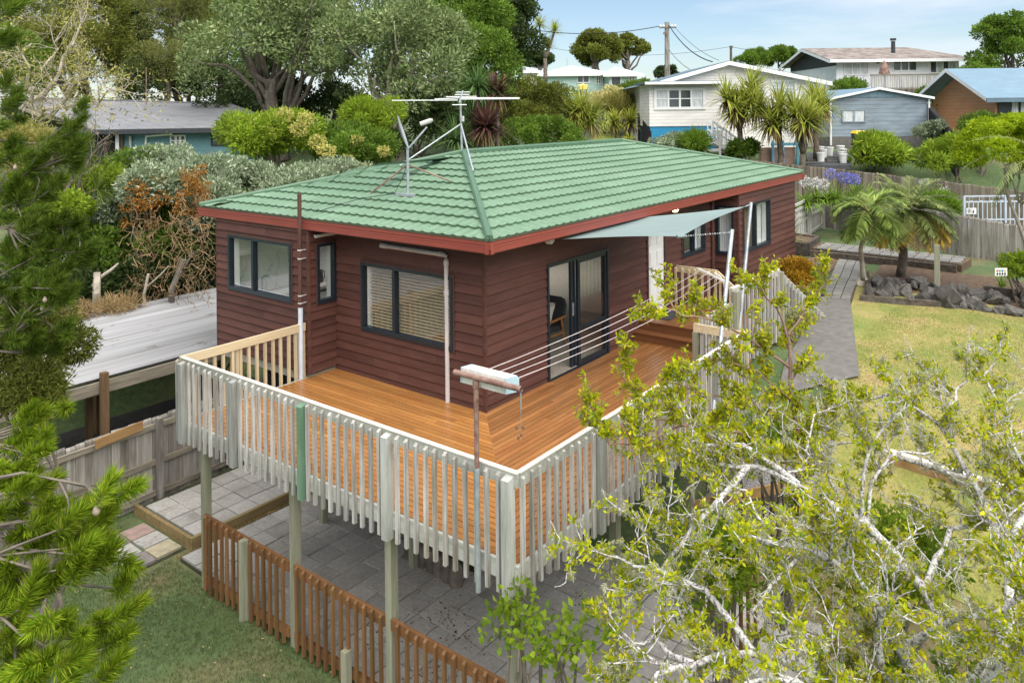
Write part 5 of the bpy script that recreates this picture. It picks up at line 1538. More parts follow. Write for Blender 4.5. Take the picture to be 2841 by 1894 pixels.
# mint house far up the street
h = thing('mint_house', W(78, 7.73, 5), 'mint green weatherboard house with pale hip roof up the street', 'house')
def hip(root, u0, u1, v0, v1, ze, zr, m, ov=.6, ins=None):
    u0, u1, v0, v1 = u0 - ov, u1 + ov, v0 - ov, v1 + ov; um_ = (u0 + u1) / 2; i_ = ins or min((u1 - u0), (v1 - v0)) / 2
    o = MB().add([W(u0, v0, ze), W(u0, v1, ze), W(u1, v1, ze), W(u1, v0, ze), W(um_, v0 + i_, zr), W(um_, v1 - i_, zr)], [(0, 1, 5, 4), (1, 2, 5), (2, 3, 4, 5), (3, 0, 4)]).build('roof', m, root)
    MB().boxw(u0 - .03, u0 + .07, v0, v1, ze - .22, ze + .02).build('gutter', M['white'], o)
    MB().boxw(u0 + .071, u1, v0, v1, ze - .03, ze - .002).build('soffit', M['white'], o)
MB().boxw(76, 86, 2.98, 9.50, 3.5, 8.20).build('wall', H_['mint'], h)
hip(h, 76, 86, 2.98, 9.50, 8.24, 9.39, H_['paleroof'])
MB().boxw(73, 84, 9.12, 11.76, 3.5, 7.98).build('wall', H_['mint'], h)
hip(h, 73, 84, 9.12, 11.76, 8.02, 9.08, H_['paleroof'])
far_window(h, 76, 6.47, 7.52, 7.45, 8.12, 2, 1, t=.12)
far_window(h, 76, 8.30, 8.65, 7.33, 8.14, 2, 3, t=.1)
far_window(h, 76, 8.93, 9.25, 7.25, 7.99, 2, 3, t=.1)
far_window(h, 73, 9.39, 10.20, 7.04, 7.78, 1, 1, t=.14)
far_window(h, 73, 11.08, 11.49, 6.95, 7.77, 2, 2, t=.1)
MB().tube([W(79, 5.66, 9.16), W(79, 5.66, 9.96)], .03, 5).build('aerial', M['galv'], h)
py_ = thing('play_tower', W(66, 6.04, 5), 'small timber play tower with yellow canopy below the mint house', 'playset')
MB().tube([W(66, 5.74, 6.53), W(66, 5.74, 6.72), W(66, 6.04, 6.84), W(66, 6.38, 6.72), W(66, 6.38, 6.47)], .12, 6).boxw(65.3, 66.8, 5.71, 6.41, 6.44, 6.78).build('canopy', mat('yellow_canvas', (.72, .55, .13), .7), py_)
for p in (1609, 1628): MB().boxw(65.9, 66, (p - 1420.5) * 66 / 2157 - .06, (p - 1420.5) * 66 / 2157 + .06, 3.8, 6.44).build('post', M['newtimber'], py_)
for p in (1612, 1615, 1618, 1621, 1624): MB().boxw(65.9, 65.95, (p - 1420.5) * 66 / 2157 - .03, (p - 1420.5) * 66 / 2157 + .03, 6.04, 6.35).build('slat', M['newtimber'], py_)
# far roof peeping out left of the mint house
h2 = thing('far_house', W(95, 2.62, 6), 'distant pale house roof left of the mint house', 'house')
MB().boxw(95, 101, 0.86, 3.15, 4, 9.51).build('wall', H_['cream'], h2)
hip(h2, 95, 101, 0.86, 3.15, 9.51, 10.21, H_['paleroof'])

# teal brick house on the left
h = thing('teal_house', W(36, -15, 1.6), 'low teal brick house with long grey metal roof among the trees', 'house')
eL, eR = W(34, -18.45, 4.07), W(34, -11.36, 4.11)
hp, rR, rL = W(37.5, -11.87, 4.57), W(40.5, -14.56, 5.20), W(40.5, -26.58, 5.69)
bkL = W(47, -30.84, 4.0)
rr_ = MB().add([eL, eR, hp, rR, rL, eL - UP * .06, eR - UP * .06, hp - UP * .06, rR - UP * .06, rL - UP * .06, W(47, -12, 4.0), bkL], [(0, 1, 2, 3, 4), (9, 8, 7, 6, 5), (0, 5, 6, 1), (1, 6, 7, 2), (0, 4, 9, 5), (4, 3, 10, 11)]).build('roof', H_['greyroof'], h)
MB().bar(eL - UP * .12, eR - UP * .12, .14, .2).build('gutter', H_['charcoal'], rr_)
MB().bar(eL - UP * .06, rL - UP * .06, .1, .16).build('bargeboard', H_['charcoal'], rr_)
MB().bar(rL + UP * .03, rR + UP * .03, .3, .06).build('ridge_cap', H_['greyroof'], rr_)
MB().boxw(34.6, 45, -18.65, -12.52, .8, 4.02).build('wall', H_['teal'], h)
MB().boxw(34.55, 34.6, -19.34, -17.33, 2.51 , 3.92).build('sliding_door', M['black'], h)
for p in (296, 340): MB().boxw(34.48, 34.548, (p - 1420.5) * 34.6 / 2157 - .06, (p - 1420.5) * 34.6 / 2157 + .06, 2.51, 3.92).build('frame', H_['rustbrown'], h)
MB().boxw(34.50, 34.545, -17.62, -17.46, 2.60, 3.85).build('curtain', M['curtain'], h)
MB().tube([W(34.2, -14.99, 3.91), W(34.3, -15.04, 3.83), W(34.5, -16.24, 3.74), W(34.5, -16.32, 2.75)], .06, 8).build('downpipe', M['white'], h)
MB().tube([W(34.5, -16.95, 3.75), W(34.5, -16.95, 2.76)], .06, 8).build('downpipe', M['pvc'], h)
far_window(h, 34.6, -15.15, -14.57, 3.34, 3.72, 3, 2, t=.06)
far_window(h, 34.6, -13.35, -12.65, 3.32, 3.88, 1, 1, t=.04, m='charcoal')
MB().tube([W(36.8, -17.31, 5.15), W(36.8, -17.29, 6.94)], .025, 6).build('whip_aerial', M['rust'], h)

# ------------------------------------------------------------------ poles and wires
pl = thing('power_pole', W(60, 12.03, 4), 'tall grey timber power pole with crossarm behind the cream house', 'power pole')
MB().tube([W(60, 12.00, 3.0), W(60, 12.03, 11.41)], [.24, .17], 10).build('pole', M['paling'], pl)
MB().boxw(59.8, 59.95, 11.42, 12.70, 10.93, 11.02).build('crossarm', M['dark_z'], pl)
for p in (1834, 1843, 1866, 1875): MB().lathe(W(59.87, (p - 1420.5) * 60 / 2157, 11.02), [(.05, 0), (.09, .08), (.05, .18)], 8).build('insulator', M['white'], pl)
MB().boxw(59.6, 59.8, 11.70, 11.92, 10.44, 10.60).build('transformer', M['rust'], pl)
pl2 = thing('power_pole', W(95, 26.80, 5), 'small distant power pole above the cream house roof', 'power pole')
MB().tube([W(95, 26.80, 4), W(95, 26.84, 12.36)], [.2, .14], 8).build('pole', M['dark_z'], pl2)
for q in (129, 133): MB().boxw(94.8, 94.9, 26.62, 27.02, 4.65 + (303 - q) * .04404 - .05, 4.65 + (303 - q) * .04404 + .05).build('crossarm', M['dark_z'], pl2)
def wire(name, a, b_, sag, label, r=.02):
    a, b_ = Vector(a), Vector(b_)
    pts = [a.lerp(b_, t) - UP * (sag * 4 * t * (1 - t)) for t in np.linspace(0, 1, 14)]
    tag(MB().tube(pts, r, 5).build(name, M['black']), label, 'wire', 'overhead wires')
wire('power_line', W(60, 11.47, 11.11), W(62, 0.56, 11.36), .55, 'overhead line running left from the tall power pole', .03)
wire('power_line', W(60, 12.17, 11.18), W(46, 11.89, 7.46), .5, 'thick service line dropping from the tall pole to the cream house', .035)
wire('power_line', W(60, 12.67, 10.98), W(48, 12.81, 7.66), .3, 'thin line dropping right from the crossarm end', .015)
wire('power_line', W(60, 12.17, 9.29), W(46, 10.55, 7.02), .15, 'short low line dropping from mid pole to the cream house', .018)
wire('power_line', W(95, 26.84, 12.27), W(110, 44.85, 12.65), .6, 'distant line running right from the small pole', .025)
wire('power_line', W(95, 26.84, 12.27), W(120, 3.31, 15.06), 1.4, 'distant line running left from the small pole', .022)

# ------------------------------------------------------------------ front garden
gz = -.32
paling_fence('picket_fence', (13.05, .9), (24.2, 1.9), -.35, .85, .16, 'pale grey open topped fence running back from the house corner', m=M['grey_z'], mr=M['grey_rail'], rails=(.12, .62, .80, 1.0, 1.16), rail_side=-1, post_every=2.6, z0b=-.35, z1b=.95, post_top=.25)
ff = paling_fence('garden_fence', (24.3, 1.85), (20.55, -3.55), -.30, 1.18, .162, 'weathered brown paling fence behind the two palms', m=M['paling'], rails=(.14, .97), rail_side=1, post_every=2.1, z0b=-.42, z1b=1.02)
MB().bar((22.3, -1.0, .25), (21.5, -2.15, .9), .03, .09).build('brace', M['palingrail'], ff)
paling_fence('garden_fence', (20.5, -3.6), (20.0, -9.2), -.42, 1.02, .162, 'weathered brown paling fence at the right edge behind the leaning trunk', m=M['paling'], rails=(.10, .97), rail_side=1, post_every=2.8, z0b=-.75, z1b=.35)
# dark boundary fence above
paling_fence('boundary_fence', W(35.4, 4.59, 0).xy, W(34.6, 14.59, 0).xy, .6, 3.04, .165, 'dark brown paling fence between the lawn and the cream house yard', m=M['dark_z'], rails=(.2, .8), rail_side=1, z0b=.2, z1b=1.92)
paling_fence('boundary_fence', W(34.5, 14.63, 0).xy, W(31.0, 22.13, 0).xy, .2, 1.92, .165, 'dark brown paling fence behind the agapanthus and the gate', m=M['dark_z'], rails=(.2, .8), rail_side=1, z0b=-.5, z1b=1.04)
paling_fence('brown_fence', W(46, 24.56, 0).xy, W(46, 28.03, 0).xy, 2.0, 4.84, .19, 'golden brown paling fence between the blue garage and the orange house', m=timber('golden_paling', (.16, .10, .03), (.34, .235, .085), 'z', 8, .2, .8, (.07, .05, .03), .7), rails=(.97,), rail_side=1)
tag(MB().slab([W(40.5, 22.15, 2.55), W(46, 24.73, 2.75), W(46, 28.14, 2.75), W(40.5, 25.15, 2.55)], .2).build('driveway', M['concrete']), kind='structure')
sc = thing('shade_cloth_screen', W(40, 21.69, 2.6), 'black shade cloth screen sloping down beside the blue garage', 'screen')
MB().slab([W(41, 21.93, 4.65), W(40.9, 22.18, 4.63), W(36.5, 20.97, 3.14), W(36.5, 20.81, 2.89)], 1.6).build('cloth', M['black'], sc)
bf = thing('black_fence', W(39, 6.68, 2.5), 'black stained paling fence at the left of the cream house', 'fence')
for i in range(26):
    q = i / 25; uu = 38.4 + 6 * q; vv = (1805 - 1420.5 - 35 * q) * uu / 2157
    MB().boxw(uu - .09, uu + .09, vv - .015, vv + .015, 1.5, (4.65 - (330 + 55 * (1 - q) - 306) * uu / 2157) + .9 * (1 - q) * 0 + .35).build('paling', M['black'], bf)
tag(sheet('street', [W(33, 4.28, 0).xy[:], W(70, 10.21, 0).xy[:], W(70, 11.99, 0).xy[:], W(37.5, 6.60, 0).xy[:]], mat('lane_asphalt', (.10, .095, .09), .95, .2, 3), .04, 1.0))
sheet('verge', [W(32, 2.07, 0).xy[:], W(70, 8.75, 0).xy[:], W(70, 10.11, 0).xy[:], W(33, 4.21, 0).xy[:]], mat('bright_verge', (.20, .24, .03), .95, .3, 2), .05, 1.0)

# white metal gate with the house number
gt = thing('metal_gate', W(27.5, 17.33, .4), 'pale metal gate of upright bars with curled top', 'gate')
gu, g0, g1 = 27.8, 16.13, 19.07
zt, zb = 1.44, 0.60
gm = mat('pale_gate_paint', (.42, .47, .53), .5, .1)
for z in (zt, zt - .20, zb): MB().boxw(gu - .02, gu + .02, g0, g1, z - .025, z + .025).build('rail', gm, gt)
for i in range(19):
    vv = g0 + (g1 - g0) * i / 18; t_ = .035 if i in (0, 9, 18) else .016
    MB().boxw(gu - t_, gu + t_, vv - t_, vv + t_, zb - .3, zt - (.22 if t_ < .03 else 0)).build('bar', gm, gt)
for i in range(8):
    vv = g0 + .25 + i * .36
    MB().tube([W(gu, vv + .07 * math.cos(a), zt - .1 + .07 * math.sin(a)) for a in np.linspace(0, 5.6, 12)], .012, 5).build('scroll', gm, gt)

FONT = {'0': ['111', '101', '101', '101', '111'], '1': ['010', '110', '010', '010', '111'], 'a': ['000', '111', '001', '111', '111']}
sg = thing('house_number', W(27.5, 16.22, .6), 'white plate with black house number 10a on the gate', 'sign')
pu = 27.72; pv0, pv1, pz0, pz1 = 16.17, 16.52, 0.81, 1.03
MB().boxw(pu, pu + .015, pv0, pv1, pz0, pz1).build('plate', M['white'], sg)
tw = pv1 - pv0
MB().boxw(pu - .004, pu - .001, pv0 + tw * .12, pv0 + tw * .52, pz0 + .03, pz1 - .03).build('number_panel', M['black'], sg)
cell = tw * .05; chz = (pz1 - pz0) * .13
for ch_, xo, mm in (('1', .16, 'white'), ('0', .34, 'white'), ('a', .60, 'black')):
    mb = MB()
    for r, row in enumerate(FONT[ch_]):
        for c, bit in enumerate(row):
            if bit == '1': mb.boxw(pu - .008, pu - .005, pv0 + tw * xo + c * cell, pv0 + tw * xo + (c + 1) * cell, pz0 + (pz1 - pz0) * .82 - (r + 1) * chz, pz0 + (pz1 - pz0) * .82 - r * chz)
    mb.build('digit', M[mm], sg)
# little picture plaque on the retaining board
pq = thing('picture_plaque', (13.7, -6.0, 0), 'small white plaque with a row of colourful figures on the retaining board', 'plaque')
pu = 19.3; pv0, pv1, pz0, pz1 = 11.95, 12.25, 0.44, 0.63
MB().boxw(pu, pu + .02, pv0, pv1, pz0, pz1).build('plate', M['white'], pq)
for i in range(4):
    cx = pv0 + (pv1 - pv0) * (.18 + .21 * i)
    MB().boxw(pu - .005, pu - .001, cx - .025, cx + .025, pz0 + .11, pz0 + .15).build('figure', mat('plaque_%d' % i, ((.5, .08, .05), (.05, .35, .12), (.08, .15, .5), (.6, .4, .05))[i], .6), pq)
    MB().boxw(pu - .005, pu - .001, cx - .02, cx + .02, pz0 + .02, pz0 + .07).boxw(pu - .0055, pu - .001, cx - .006, cx + .006, pz0 + .07, pz0 + .109).build('figure', M['black'], pq)

# sleepers
sl_ = [((11.3, -1.0), (13.4, -.72), .22, 'old sleeper edging the mulch bed nearest the house'), ((13.4, -.75), (17.5, -.20), .22, 'long old sleeper along the left of the paver path'),
       ((12.2, -2.75), (15.3, -1.95), .20, 'old sleeper along the right of the paver path'), ((17.45, .3), (17.35, -4.0), .26, 'old sleeper holding the raised paved terrace'),
       ((12.05, -2.55), (12.7, -4.3), .18, 'weathered sleeper in front of the rock bed'), ((14.6, -5.0), (15.0, -8.4), .30, 'dark retaining board behind the right rocks'),
       ((11.35, -.72), (11.32, -1.05), .24, 'cut sleeper end at the corner of the mulch bed')]
for a, b_, hh, lab in sl_:
    za_, zb_ = float(ground_z(*a)), float(ground_z(*b_))
    tag(MB().bar((*a, za_ + hh / 2 - .02), (*b_, zb_ + hh / 2 - .02), .13, hh).build('sleeper', M['sleeper']), lab, 'sleeper', 'garden sleepers')
pb = thing('planter_box', (18.5, 1.1, -.3), 'raised sleeper planter with grassy plant in the fence corner', 'planter')
for a, b_ in (((17.6, .45), (17.9, 1.75)), ((17.6, .45), (19.4, .62)), ((19.4, .62), (19.6, 1.8))):
    MB().bar((*a, -.12), (*b_, -.12), .14, .42).build('sleeper', M['sleeper'], pb)
MB().slab([(17.65, .5, .02), (19.35, .67, .02), (19.55, 1.75, .02), (17.9, 1.7, .02)], .2).build('soil', M['dirt'], pb)
gp = thing('tufted_flax', (18.3, 1.15, .02), 'variegated grassy flax growing in the sleeper planter', 'flax')
rosette('leaf_head', gp, (18.3, 1.15, .02), 130, .85, .022, L_['flax'], 1.8, .1, 1.0)
gpost = tag(MB().box(14.05, 14.18, -4.06, -3.94, -.4, .95).build('garden_post', M['post']), 'single timber post standing in the rock bed', 'post')

# rocks
def rock_mesh(k):
    bmv = unit(26) * (.75 + .4 * rng.random((26, 1)))
    bmv = np.round(bmv * 2.6) / 2.6 * .6 + bmv * .4
    import bmesh
    bm = bmesh.new()
    for p in bmv: bm.verts.new(p)
    bmesh.ops.convex_hull(bm, input=bm.verts)
    me = bpy.data.meshes.new('rock'); bm.to_mesh(me); bm.free(); me.materials.append(M['rock'])
    return me
RM = [rock_mesh(k) for k in range(9)]
rk = thing('rock_border', (14, -3.5, -.3), 'border of dark basalt rocks between the lawn and the palms', 'rock border')
RA = [(12.5, -2.75), (13.2, -2.75), (13.0, -3.3), (12.9, -3.9), (12.9, -4.5), (13.0, -5.2), (13.1, -5.9), (13.3, -6.6)]
for i in range(105):
    t = rng.random() * 6.99; k = int(t); f_ = t - k
    a, b_ = np.array(RA[k]), np.array(RA[k + 1]); p = a * (1 - f_) + b_ * f_ + np.array([rng.random() * 1.5, jit(.4)])
    if i < 40: p[0] = (a * (1 - f_) + b_ * f_)[0] + jit(.2)
    s = .11 + .13 * rng.random() ** 1.6
    if i in (3, 9): s = .38
    z = float(ground_z(*p)) + s * .35 + .10 * (p[0] - 12.8) * .6
    link('rock', RM[i % 9], rk, (p[0], p[1], z), (jit(3), jit(3), jit(6)), (s * 1.2, s, s * .8))
rk2 = thing('river_stones', (10.8, -1.35, -.3), 'small pile of smooth grey stones beside the orange shrub', 'stones')
for i in range(28): link('stone', RM[i % 9], rk2, (10.6 + rng.random() * 1.3, -1.3 - rng.random() * .5, -.27 + rng.random() * .12), (jit(3), jit(3), jit(6)), (.10, .08, .06))

# palms
frond_palm('small_palm', 'slender young palm with drooping fronds beside the paver path', (14.1, -2.13, -.3), (12.807, -2.631, 1.868), 26, 1.05, L_['palm2'], L_['palm2'], .055, .50, 2.4, 'pale_bark', lw=.05, lean=(.05, .08, 0), low_frac=.2)
MB().lathe((14.1, -2.13, -.42), [(.30, 0), (.20, .12), (.10, .3), (.07, .5)], 10).build('root_flare', M['pale_bark'], bpy.data.objects['small_palm'])
frond_palm('date_palm', 'stocky feathery date palm with yellowing lower fronds', (15.9, -2.75, -.35), (15.427, -3.081, 1.612), 90, 1.4, L_['palm'], L_['palmlow'], .11, .40, 1.7, 'bark', low_frac=.40, lw=.05)
frond_palm('leaning_trunk_palm', 'leaning ringed trunk of a palm at the right edge of the lawn', (13.2, -6.85, -.35), (14.690, -6.381, 3.303), 12, 1.9, L_['palm'], L_['palm'], .16, .4, 1.4, 'pale_bark', lean=(.12, .25, 0))

# bright tree over the gate at the right edge
tree('lime_tree', 'bright lime green feathery tree overhanging the gate at the right edge', 'tree', (16.290, -6.490, -1.260)[:2], (15.548, -5.529, 3.427), (1.15, 1.15, .95), 46, .30, 330, .10, L_['lime'], 'pale_bark', .06, 10, squash=.45, up=.1)
shrub('yellow_shrub', 'low yellow green shrub at the foot of the leaning trunk', (14.397, -5.838, 0.536), (.5, .5, .5), 12, .22, 160, .10, L_['bright'])
sp_ = thing('strap_plant', (16.043, -5.264, -0.350), 'small green strap leaf plant among the right rocks', 'plant')
rosette('leaf_head', sp_, (15.790, -5.289, -0.300), 26, .36, .035, L_['agap'], 1.2, .2, 1.0)
# orange shrub by the bay
shrub('orange_shrub', 'tall orange leaved shrub beside the far end of the house', (9.151, -1.823, 0.651), (.45, .45, .62), 26, .19, 210, .07, L_['shrubor'], base=-.35, aspect=.55, up=.6)
shrub('green_groundcover', 'low dark green plant under the orange shrub', (10.45, -1.5, -.22), (.35, .3, .16), 10, .14, 130, .07, L_['mid'])
shrub('pale_groundcover', 'low pale sage plant at the edge of the concrete path', (7.704, -2.240, 0.141), (.5, .4, .16), 12, .16, 130, .06, L_['flax'])

# agapanthus bank behind the fence
ag = thing('agapanthus', W(30.5, 12.29, .3), 'bank of bright green agapanthus leaves behind the corner fence', 'agapanthus')
for k in range(9):
    uu = 30.3 + jit(1.2); px_ = 2235 + k * 28
    rosette('leaf_head', ag, W(uu, (px_ - 1420.5) * uu / 2157, 1.0 + jit(.2)), 80, .85, .06, L_['agap'], 1.5, .2, 1.0)
def agap_flower(px_, py_, uu, mt, lab, col_):
    c = W(uu, (px_ - 1420.5) * uu / 2157, 4.65 - (py_ - 300) * uu / 2157)
    t = thing('agapanthus_flower', c - UP * .8, lab, 'flower', col_)
    MB().tube([c - UP * .85, c], .012, 5).build('stalk', M['palmstalk'], t)
    foliage('bloom', t, [tuple(c)], [.17], 130, .09, .045, mt, 0, .8, 1)
for px_, py_, lab in ((2302, 483, 'lone blue agapanthus bloom left of the blue pair'), (2338, 492, 'left bloom of the blue agapanthus cluster by the fence'), (2354, 497, 'middle bloom of the blue agapanthus cluster by the fence'), (2369, 498, 'right bloom of the blue agapanthus cluster by the fence'), (2561, 515, 'pale blue agapanthus bloom right of the date palm crown')):
    agap_flower(px_, py_, 30, L_['blue'], lab, 'blue agapanthus blooms')
for px_, py_, lab in ((2261, 509, 'large white agapanthus bloom beside the cabbage tree trunk'), (2283, 512, 'small white agapanthus bloom right of the large white one'), (2231, 503, 'white agapanthus bloom half hidden at the house corner'), (2617, 537, 'white agapanthus bloom far right by the dark fence')):
    agap_flower(px_, py_, 30, L_['whitef'], lab, 'white agapanthus blooms')
shrub('strap_clump', 'clump of yellow green strap leaves right of the date palm', (23.347, -2.540, 0.840), (.8, .6, .35), 14, .3, 90, .5, L_['agap'], base=-.2, aspect=.10)

# ------------------------------------------------------------------ trees and hedges around the place
K = 1 / 2157.0
def tp(name, label, c, u, rx, rz, n_cl, cl, per, leaf, mt, cat='tree', **kw):
    """crown sizes given as seen from the street axis, turned into metres at distance u"""
    r = rx * u * K, rx * u * K, rz * u * K
    return tree(name, label, cat, (c[0], c[1]), c, r, n_cl, cl * u * K, per, leaf, mt, **kw)

# right of the roof: cabbage trees at the boundary fence
def cab(label, px_, foot, uu, heads, L, mt='strap', n=85, tr=.12, group='cabbage trees', skirt=True, name='cabbage_tree', cat='cabbage tree', skirt_m='dryleaf', w=.085, droop=.55):
    v = (px_ - 1420.5) * uu * K
    b0 = W(uu, v, 4.65 - (foot - 300) * uu * K)
    hs = [tuple(W(uu + jit(.8), (hx - 1420.5) * uu * K, 4.65 - (hy - 302) * uu * K)) for hx, hy in heads]
    return cabbage(name, label, b0, hs, L, w, L_[mt], group, int(n * 1.9), tr, skirt, droop, cat=cat, skirt_m=skirt_m)
cab('cabbage tree with forked trunk right of the roof end', 2163, 470, 35.6, ((2105, 300), (2150, 330), (2165, 300), (2130, 345)), 1.35, n=75, tr=.15)
cab('cabbage tree in front of the cream house wall', 2052, 440, 36.4, ((2015, 275), (2060, 295), (2080, 275), (2035, 310), (2090, 250)), 1.35, n=75, tr=.15)
cab('cabbage tree nearest the blue garage with straight trunk', 2226, 560, 35.0, ((2225, 345), (2205, 320), (2245, 330)), 1.35, n=85, tr=.15)
cab('cabbage tree head rising behind the others beside the garage', 2262, 440, 37.0, ((2262, 285), (2282, 300)), 1.35, n=80, tr=.15)
cab('squat cabbage tree at the lane left of the cream house', 1600, 405, 41, ((1592, 315), (1640, 330), (1612, 300)), 1.35, n=110, tr=.18)
cab('yellowish cabbage tree at the lane, left stem', 1712, 395, 43, ((1706, 335),), 1.0, 'strapy', 85, .07)
cab('yellowish cabbage tree at the lane, right stem', 1735, 395, 43.5, ((1748, 335),), 1.0, 'strapy', 85, .07)
cab('small yellow strap plant at the roof ridge end', 1748, 410, 38, ((1748, 390),), .6, 'strapy', 50, .05, skirt=False)
cab('tall slender cabbage tree with three heads against the sky', 1514, 215, 70, ((1500, 62), (1541, 78), (1522, 118)), 1.15, 'strap', 80, .2, skirt=False, w=.07)
# yuccas and purple cordylines behind the roof
cab('green yucca with tall upper head behind the aerial', 1330, 470, 31, ((1325, 235), (1312, 330)), 1.35, 'yucca', 120, .14, 'yuccas', False, 'yucca', 'yucca', w=.06, droop=.9)
cab('green yucca left of the aerial mast', 1262, 480, 30, ((1262, 385),), 1.2, 'yucca', 130, .12, 'yuccas', False, 'yucca', 'yucca', w=.06, droop=.9)
cab('purple cordyline with high head beside the yucca', 1378, 430, 31.5, ((1378, 252),), 1.0, 'purple', 110, .10, 'purple cordylines', True, 'cordyline', 'cordyline')
cab('large purple cordyline with drooping leaves behind the ridge', 1348, 450, 30.5, ((1348, 345),), 1.15, 'purple', 150, .11, 'purple cordylines', True, 'cordyline', 'cordyline')

# left and middle background trees
tp('pohutukawa', 'huge silver green pohutukawa left of the ridge', (14.325, 25.516, 7.854), 39, 240, 190, 95, 46, 240, .21, L_['silver'], trunk_r=.42, limbs=22, bark='bark', stems=3, group='pohutukawa trees')
tp('pohutukawa', 'huge silver green pohutukawa above the aerial', (16.218, 18.972, 6.740), 36.5, 225, 185, 90, 44, 240, .20, L_['silver'], trunk_r=.40, limbs=24, stems=3, bark='pale_bark', group='pohutukawa trees')
tp('pohutukawa', 'top of a silver green pohutukawa between the two larger ones', (19.483, 27.017, 10.265), 44, 200, 110, 50, 46, 200, .22, L_['silver'], trunk_r=.3, limbs=8, group='pohutukawa trees')
tp('dark_tree', 'tall dark green tree left of the sky gap', (31.479, 24.568, 9.957), 52, 105, 130, 60, 30, 280, .26, L_['dark'], trunk_r=.35, limbs=8)
tp('bright_tree', 'mid green leafy tree right of the pohutukawas', (22.908, 19.306, 6.029), 42, 130, 165, 70, 30, 300, .20, L_['mid'], trunk_r=.2, limbs=8)
tp('bright_tree', 'green tree filling the space between pohutukawa and sky', (25.967, 23.526, 10.129), 47, 130, 120, 60, 34, 260, .23, L_['mid'], trunk_r=.3, limbs=8)
tp('olive_bush', 'dark olive bushy tree below the mint house', (24.564, 17.160, 4.635), 42, 125, 90, 60, 24, 330, .15, L_['olive'], trunk_r=.12, limbs=8, cat='bush')
tp('olive_bush', 'dark green bush spreading behind the ridge centre', (21.655, 14.382, 3.310), 38, 110, 60, 40, 22, 300, .14, L_['mid'], trunk_r=.1, limbs=6, cat='bush')
tp('round_tree', 'large round olive tree behind the mint house', (87.048, 50.770, 13.223), 112, 62, 55, 46, 15, 330, .40, L_['olive'], trunk_r=.5, limbs=10)
tp('spreading_tree', 'spreading tree with bare lower branches right of the round tree', (94.714, 50.658, 13.472), 118, 62, 45, 30, 13, 260, .45, L_['olive'], trunk_r=.5, limbs=16, squash=.5)
tp('dark_pine', 'dark distant pine left of the tall cabbage tree', (96.256, 68.299, 12.908), 130, 45, 25, 20, 12, 240, .45, L_['dark'], trunk_r=.4, limbs=6, squash=.5)
tp('far_tree', 'small tree behind the cream house left of the power pole', (72.954, 33.023, 9.030), 90, 32, 14, 14, 8, 220, .3, L_['dark'], trunk_r=.2, limbs=4)
tp('far_palm_tree', 'spiky tree top behind the cream house ridge', (64.250, 19.751, 9.426), 75, 40, 28, 20, 10, 240, .35, L_['mid'], trunk_r=.2, limbs=4, aspect=.2)
tp('far_tree', 'leafy tree left of the grey house gable', (70.964, 19.235, 9.711), 80, 45, 32, 24, 11, 260, .32, L_['mid'], trunk_r=.2, limbs=4)
tp('right_tree', 'tall airy tree at the upper right edge', (59.169, -1.490, 8.534), 58, 95, 110, 55, 19, 230, .24, L_['mid'], trunk_r=.25, limbs=16)
tp('right_tree', 'bushy green tree in front of the grey house deck end', (53.057, -0.117, 6.039), 54, 75, 52, 36, 18, 240, .20, L_['mid'], trunk_r=.2, limbs=10)
tp('garden_tree', 'green tree below the hill deck behind the blue garage', (47.018, 1.160, 5.220), 50, 60, 20, 22, 15, 230, .2, L_['mid'], trunk_r=.15, limbs=6)
shrub('hedge_bush', 'leafy bush left of the hill deck above the garage roof', (45.740, 6.090, 5.958), (1.8, 1, .7), 16, .5, 230, .2, L_['mid'])
shrub('loquat', 'loquat bush with large pale tipped leaves in front of the garage', (29.926, 0.720, 2.523), (1.75, 1.2, 1.0), 34, .42, 150, .30, L_['bright'], cat='bush', base=.4, aspect=.3)
shrub('peach_bush', 'bright green leafy bush right of the loquat', (30.510, -2.001, 2.478), (2.1, 1.3, 1.05), 42, .42, 260, .20, L_['bright'], cat='bush', base=.3, aspect=.3)
shrub('peach_bush', 'green bush in front of the orange house', (33.629, -2.770, 3.539), (1.5, 1.0, 1.1), 30, .40, 260, .18, L_['mid'], cat='bush', base=1.2, aspect=.35)
shrub('silver_bush', 'small round silvery bush beside the black screen', (33.951, -0.731, 3.431), (.75, .7, .65), 20, .28, 230, .12, L_['silver2'], base=1.9)
shrub('blue_flower_bush', 'sage green bush in front of the blue house base', (25.155, 9.029, 3.030), (1.3, .7, .38), 20, .35, 230, .13, L_['silver2'], base=1.4)
shrub('fern_plant', 'yellow green strap plants under the white stair', (24.826, 7.818, 3.028), (.6, .5, .4), 10, .3, 70, .5, L_['agap'], base=1.4, aspect=.1)
shrub('stair_bush', 'green leafy bush at the foot of the white stair', (26.617, 5.990, 2.782), (1.2, .6, .3), 14, .3, 160, .2, L_['mid'], base=1.4)
shrub('cream_flower_shrub', 'cream flowering shrub below the mint house', (35.718, 19.075, 5.250), (1.6, 1.2, .95), 26, .42, 260, .17, L_['cream'])
shrub('round_bush', 'round dark green bush right of the cream flowering shrub', (41.701, 21.144, 5.628), (.9, .9, .9), 16, .4, 240, .2, L_['mid'])
shrub('verge_bush', 'dark bush beside the mint house corner', (49.614, 23.984, 6.358), (1.0, .9, 1.1), 16, .45, 220, .24, L_['mid'])
shrub('dry_grass_clump', 'tall dry grass on the verge behind the yellow cabbage trees', (34.835, 16.946, 4.794), (2.2, 1.5, .6), 20, .5, 120, .6, L_['yolive'], aspect=.06, up=1.2)

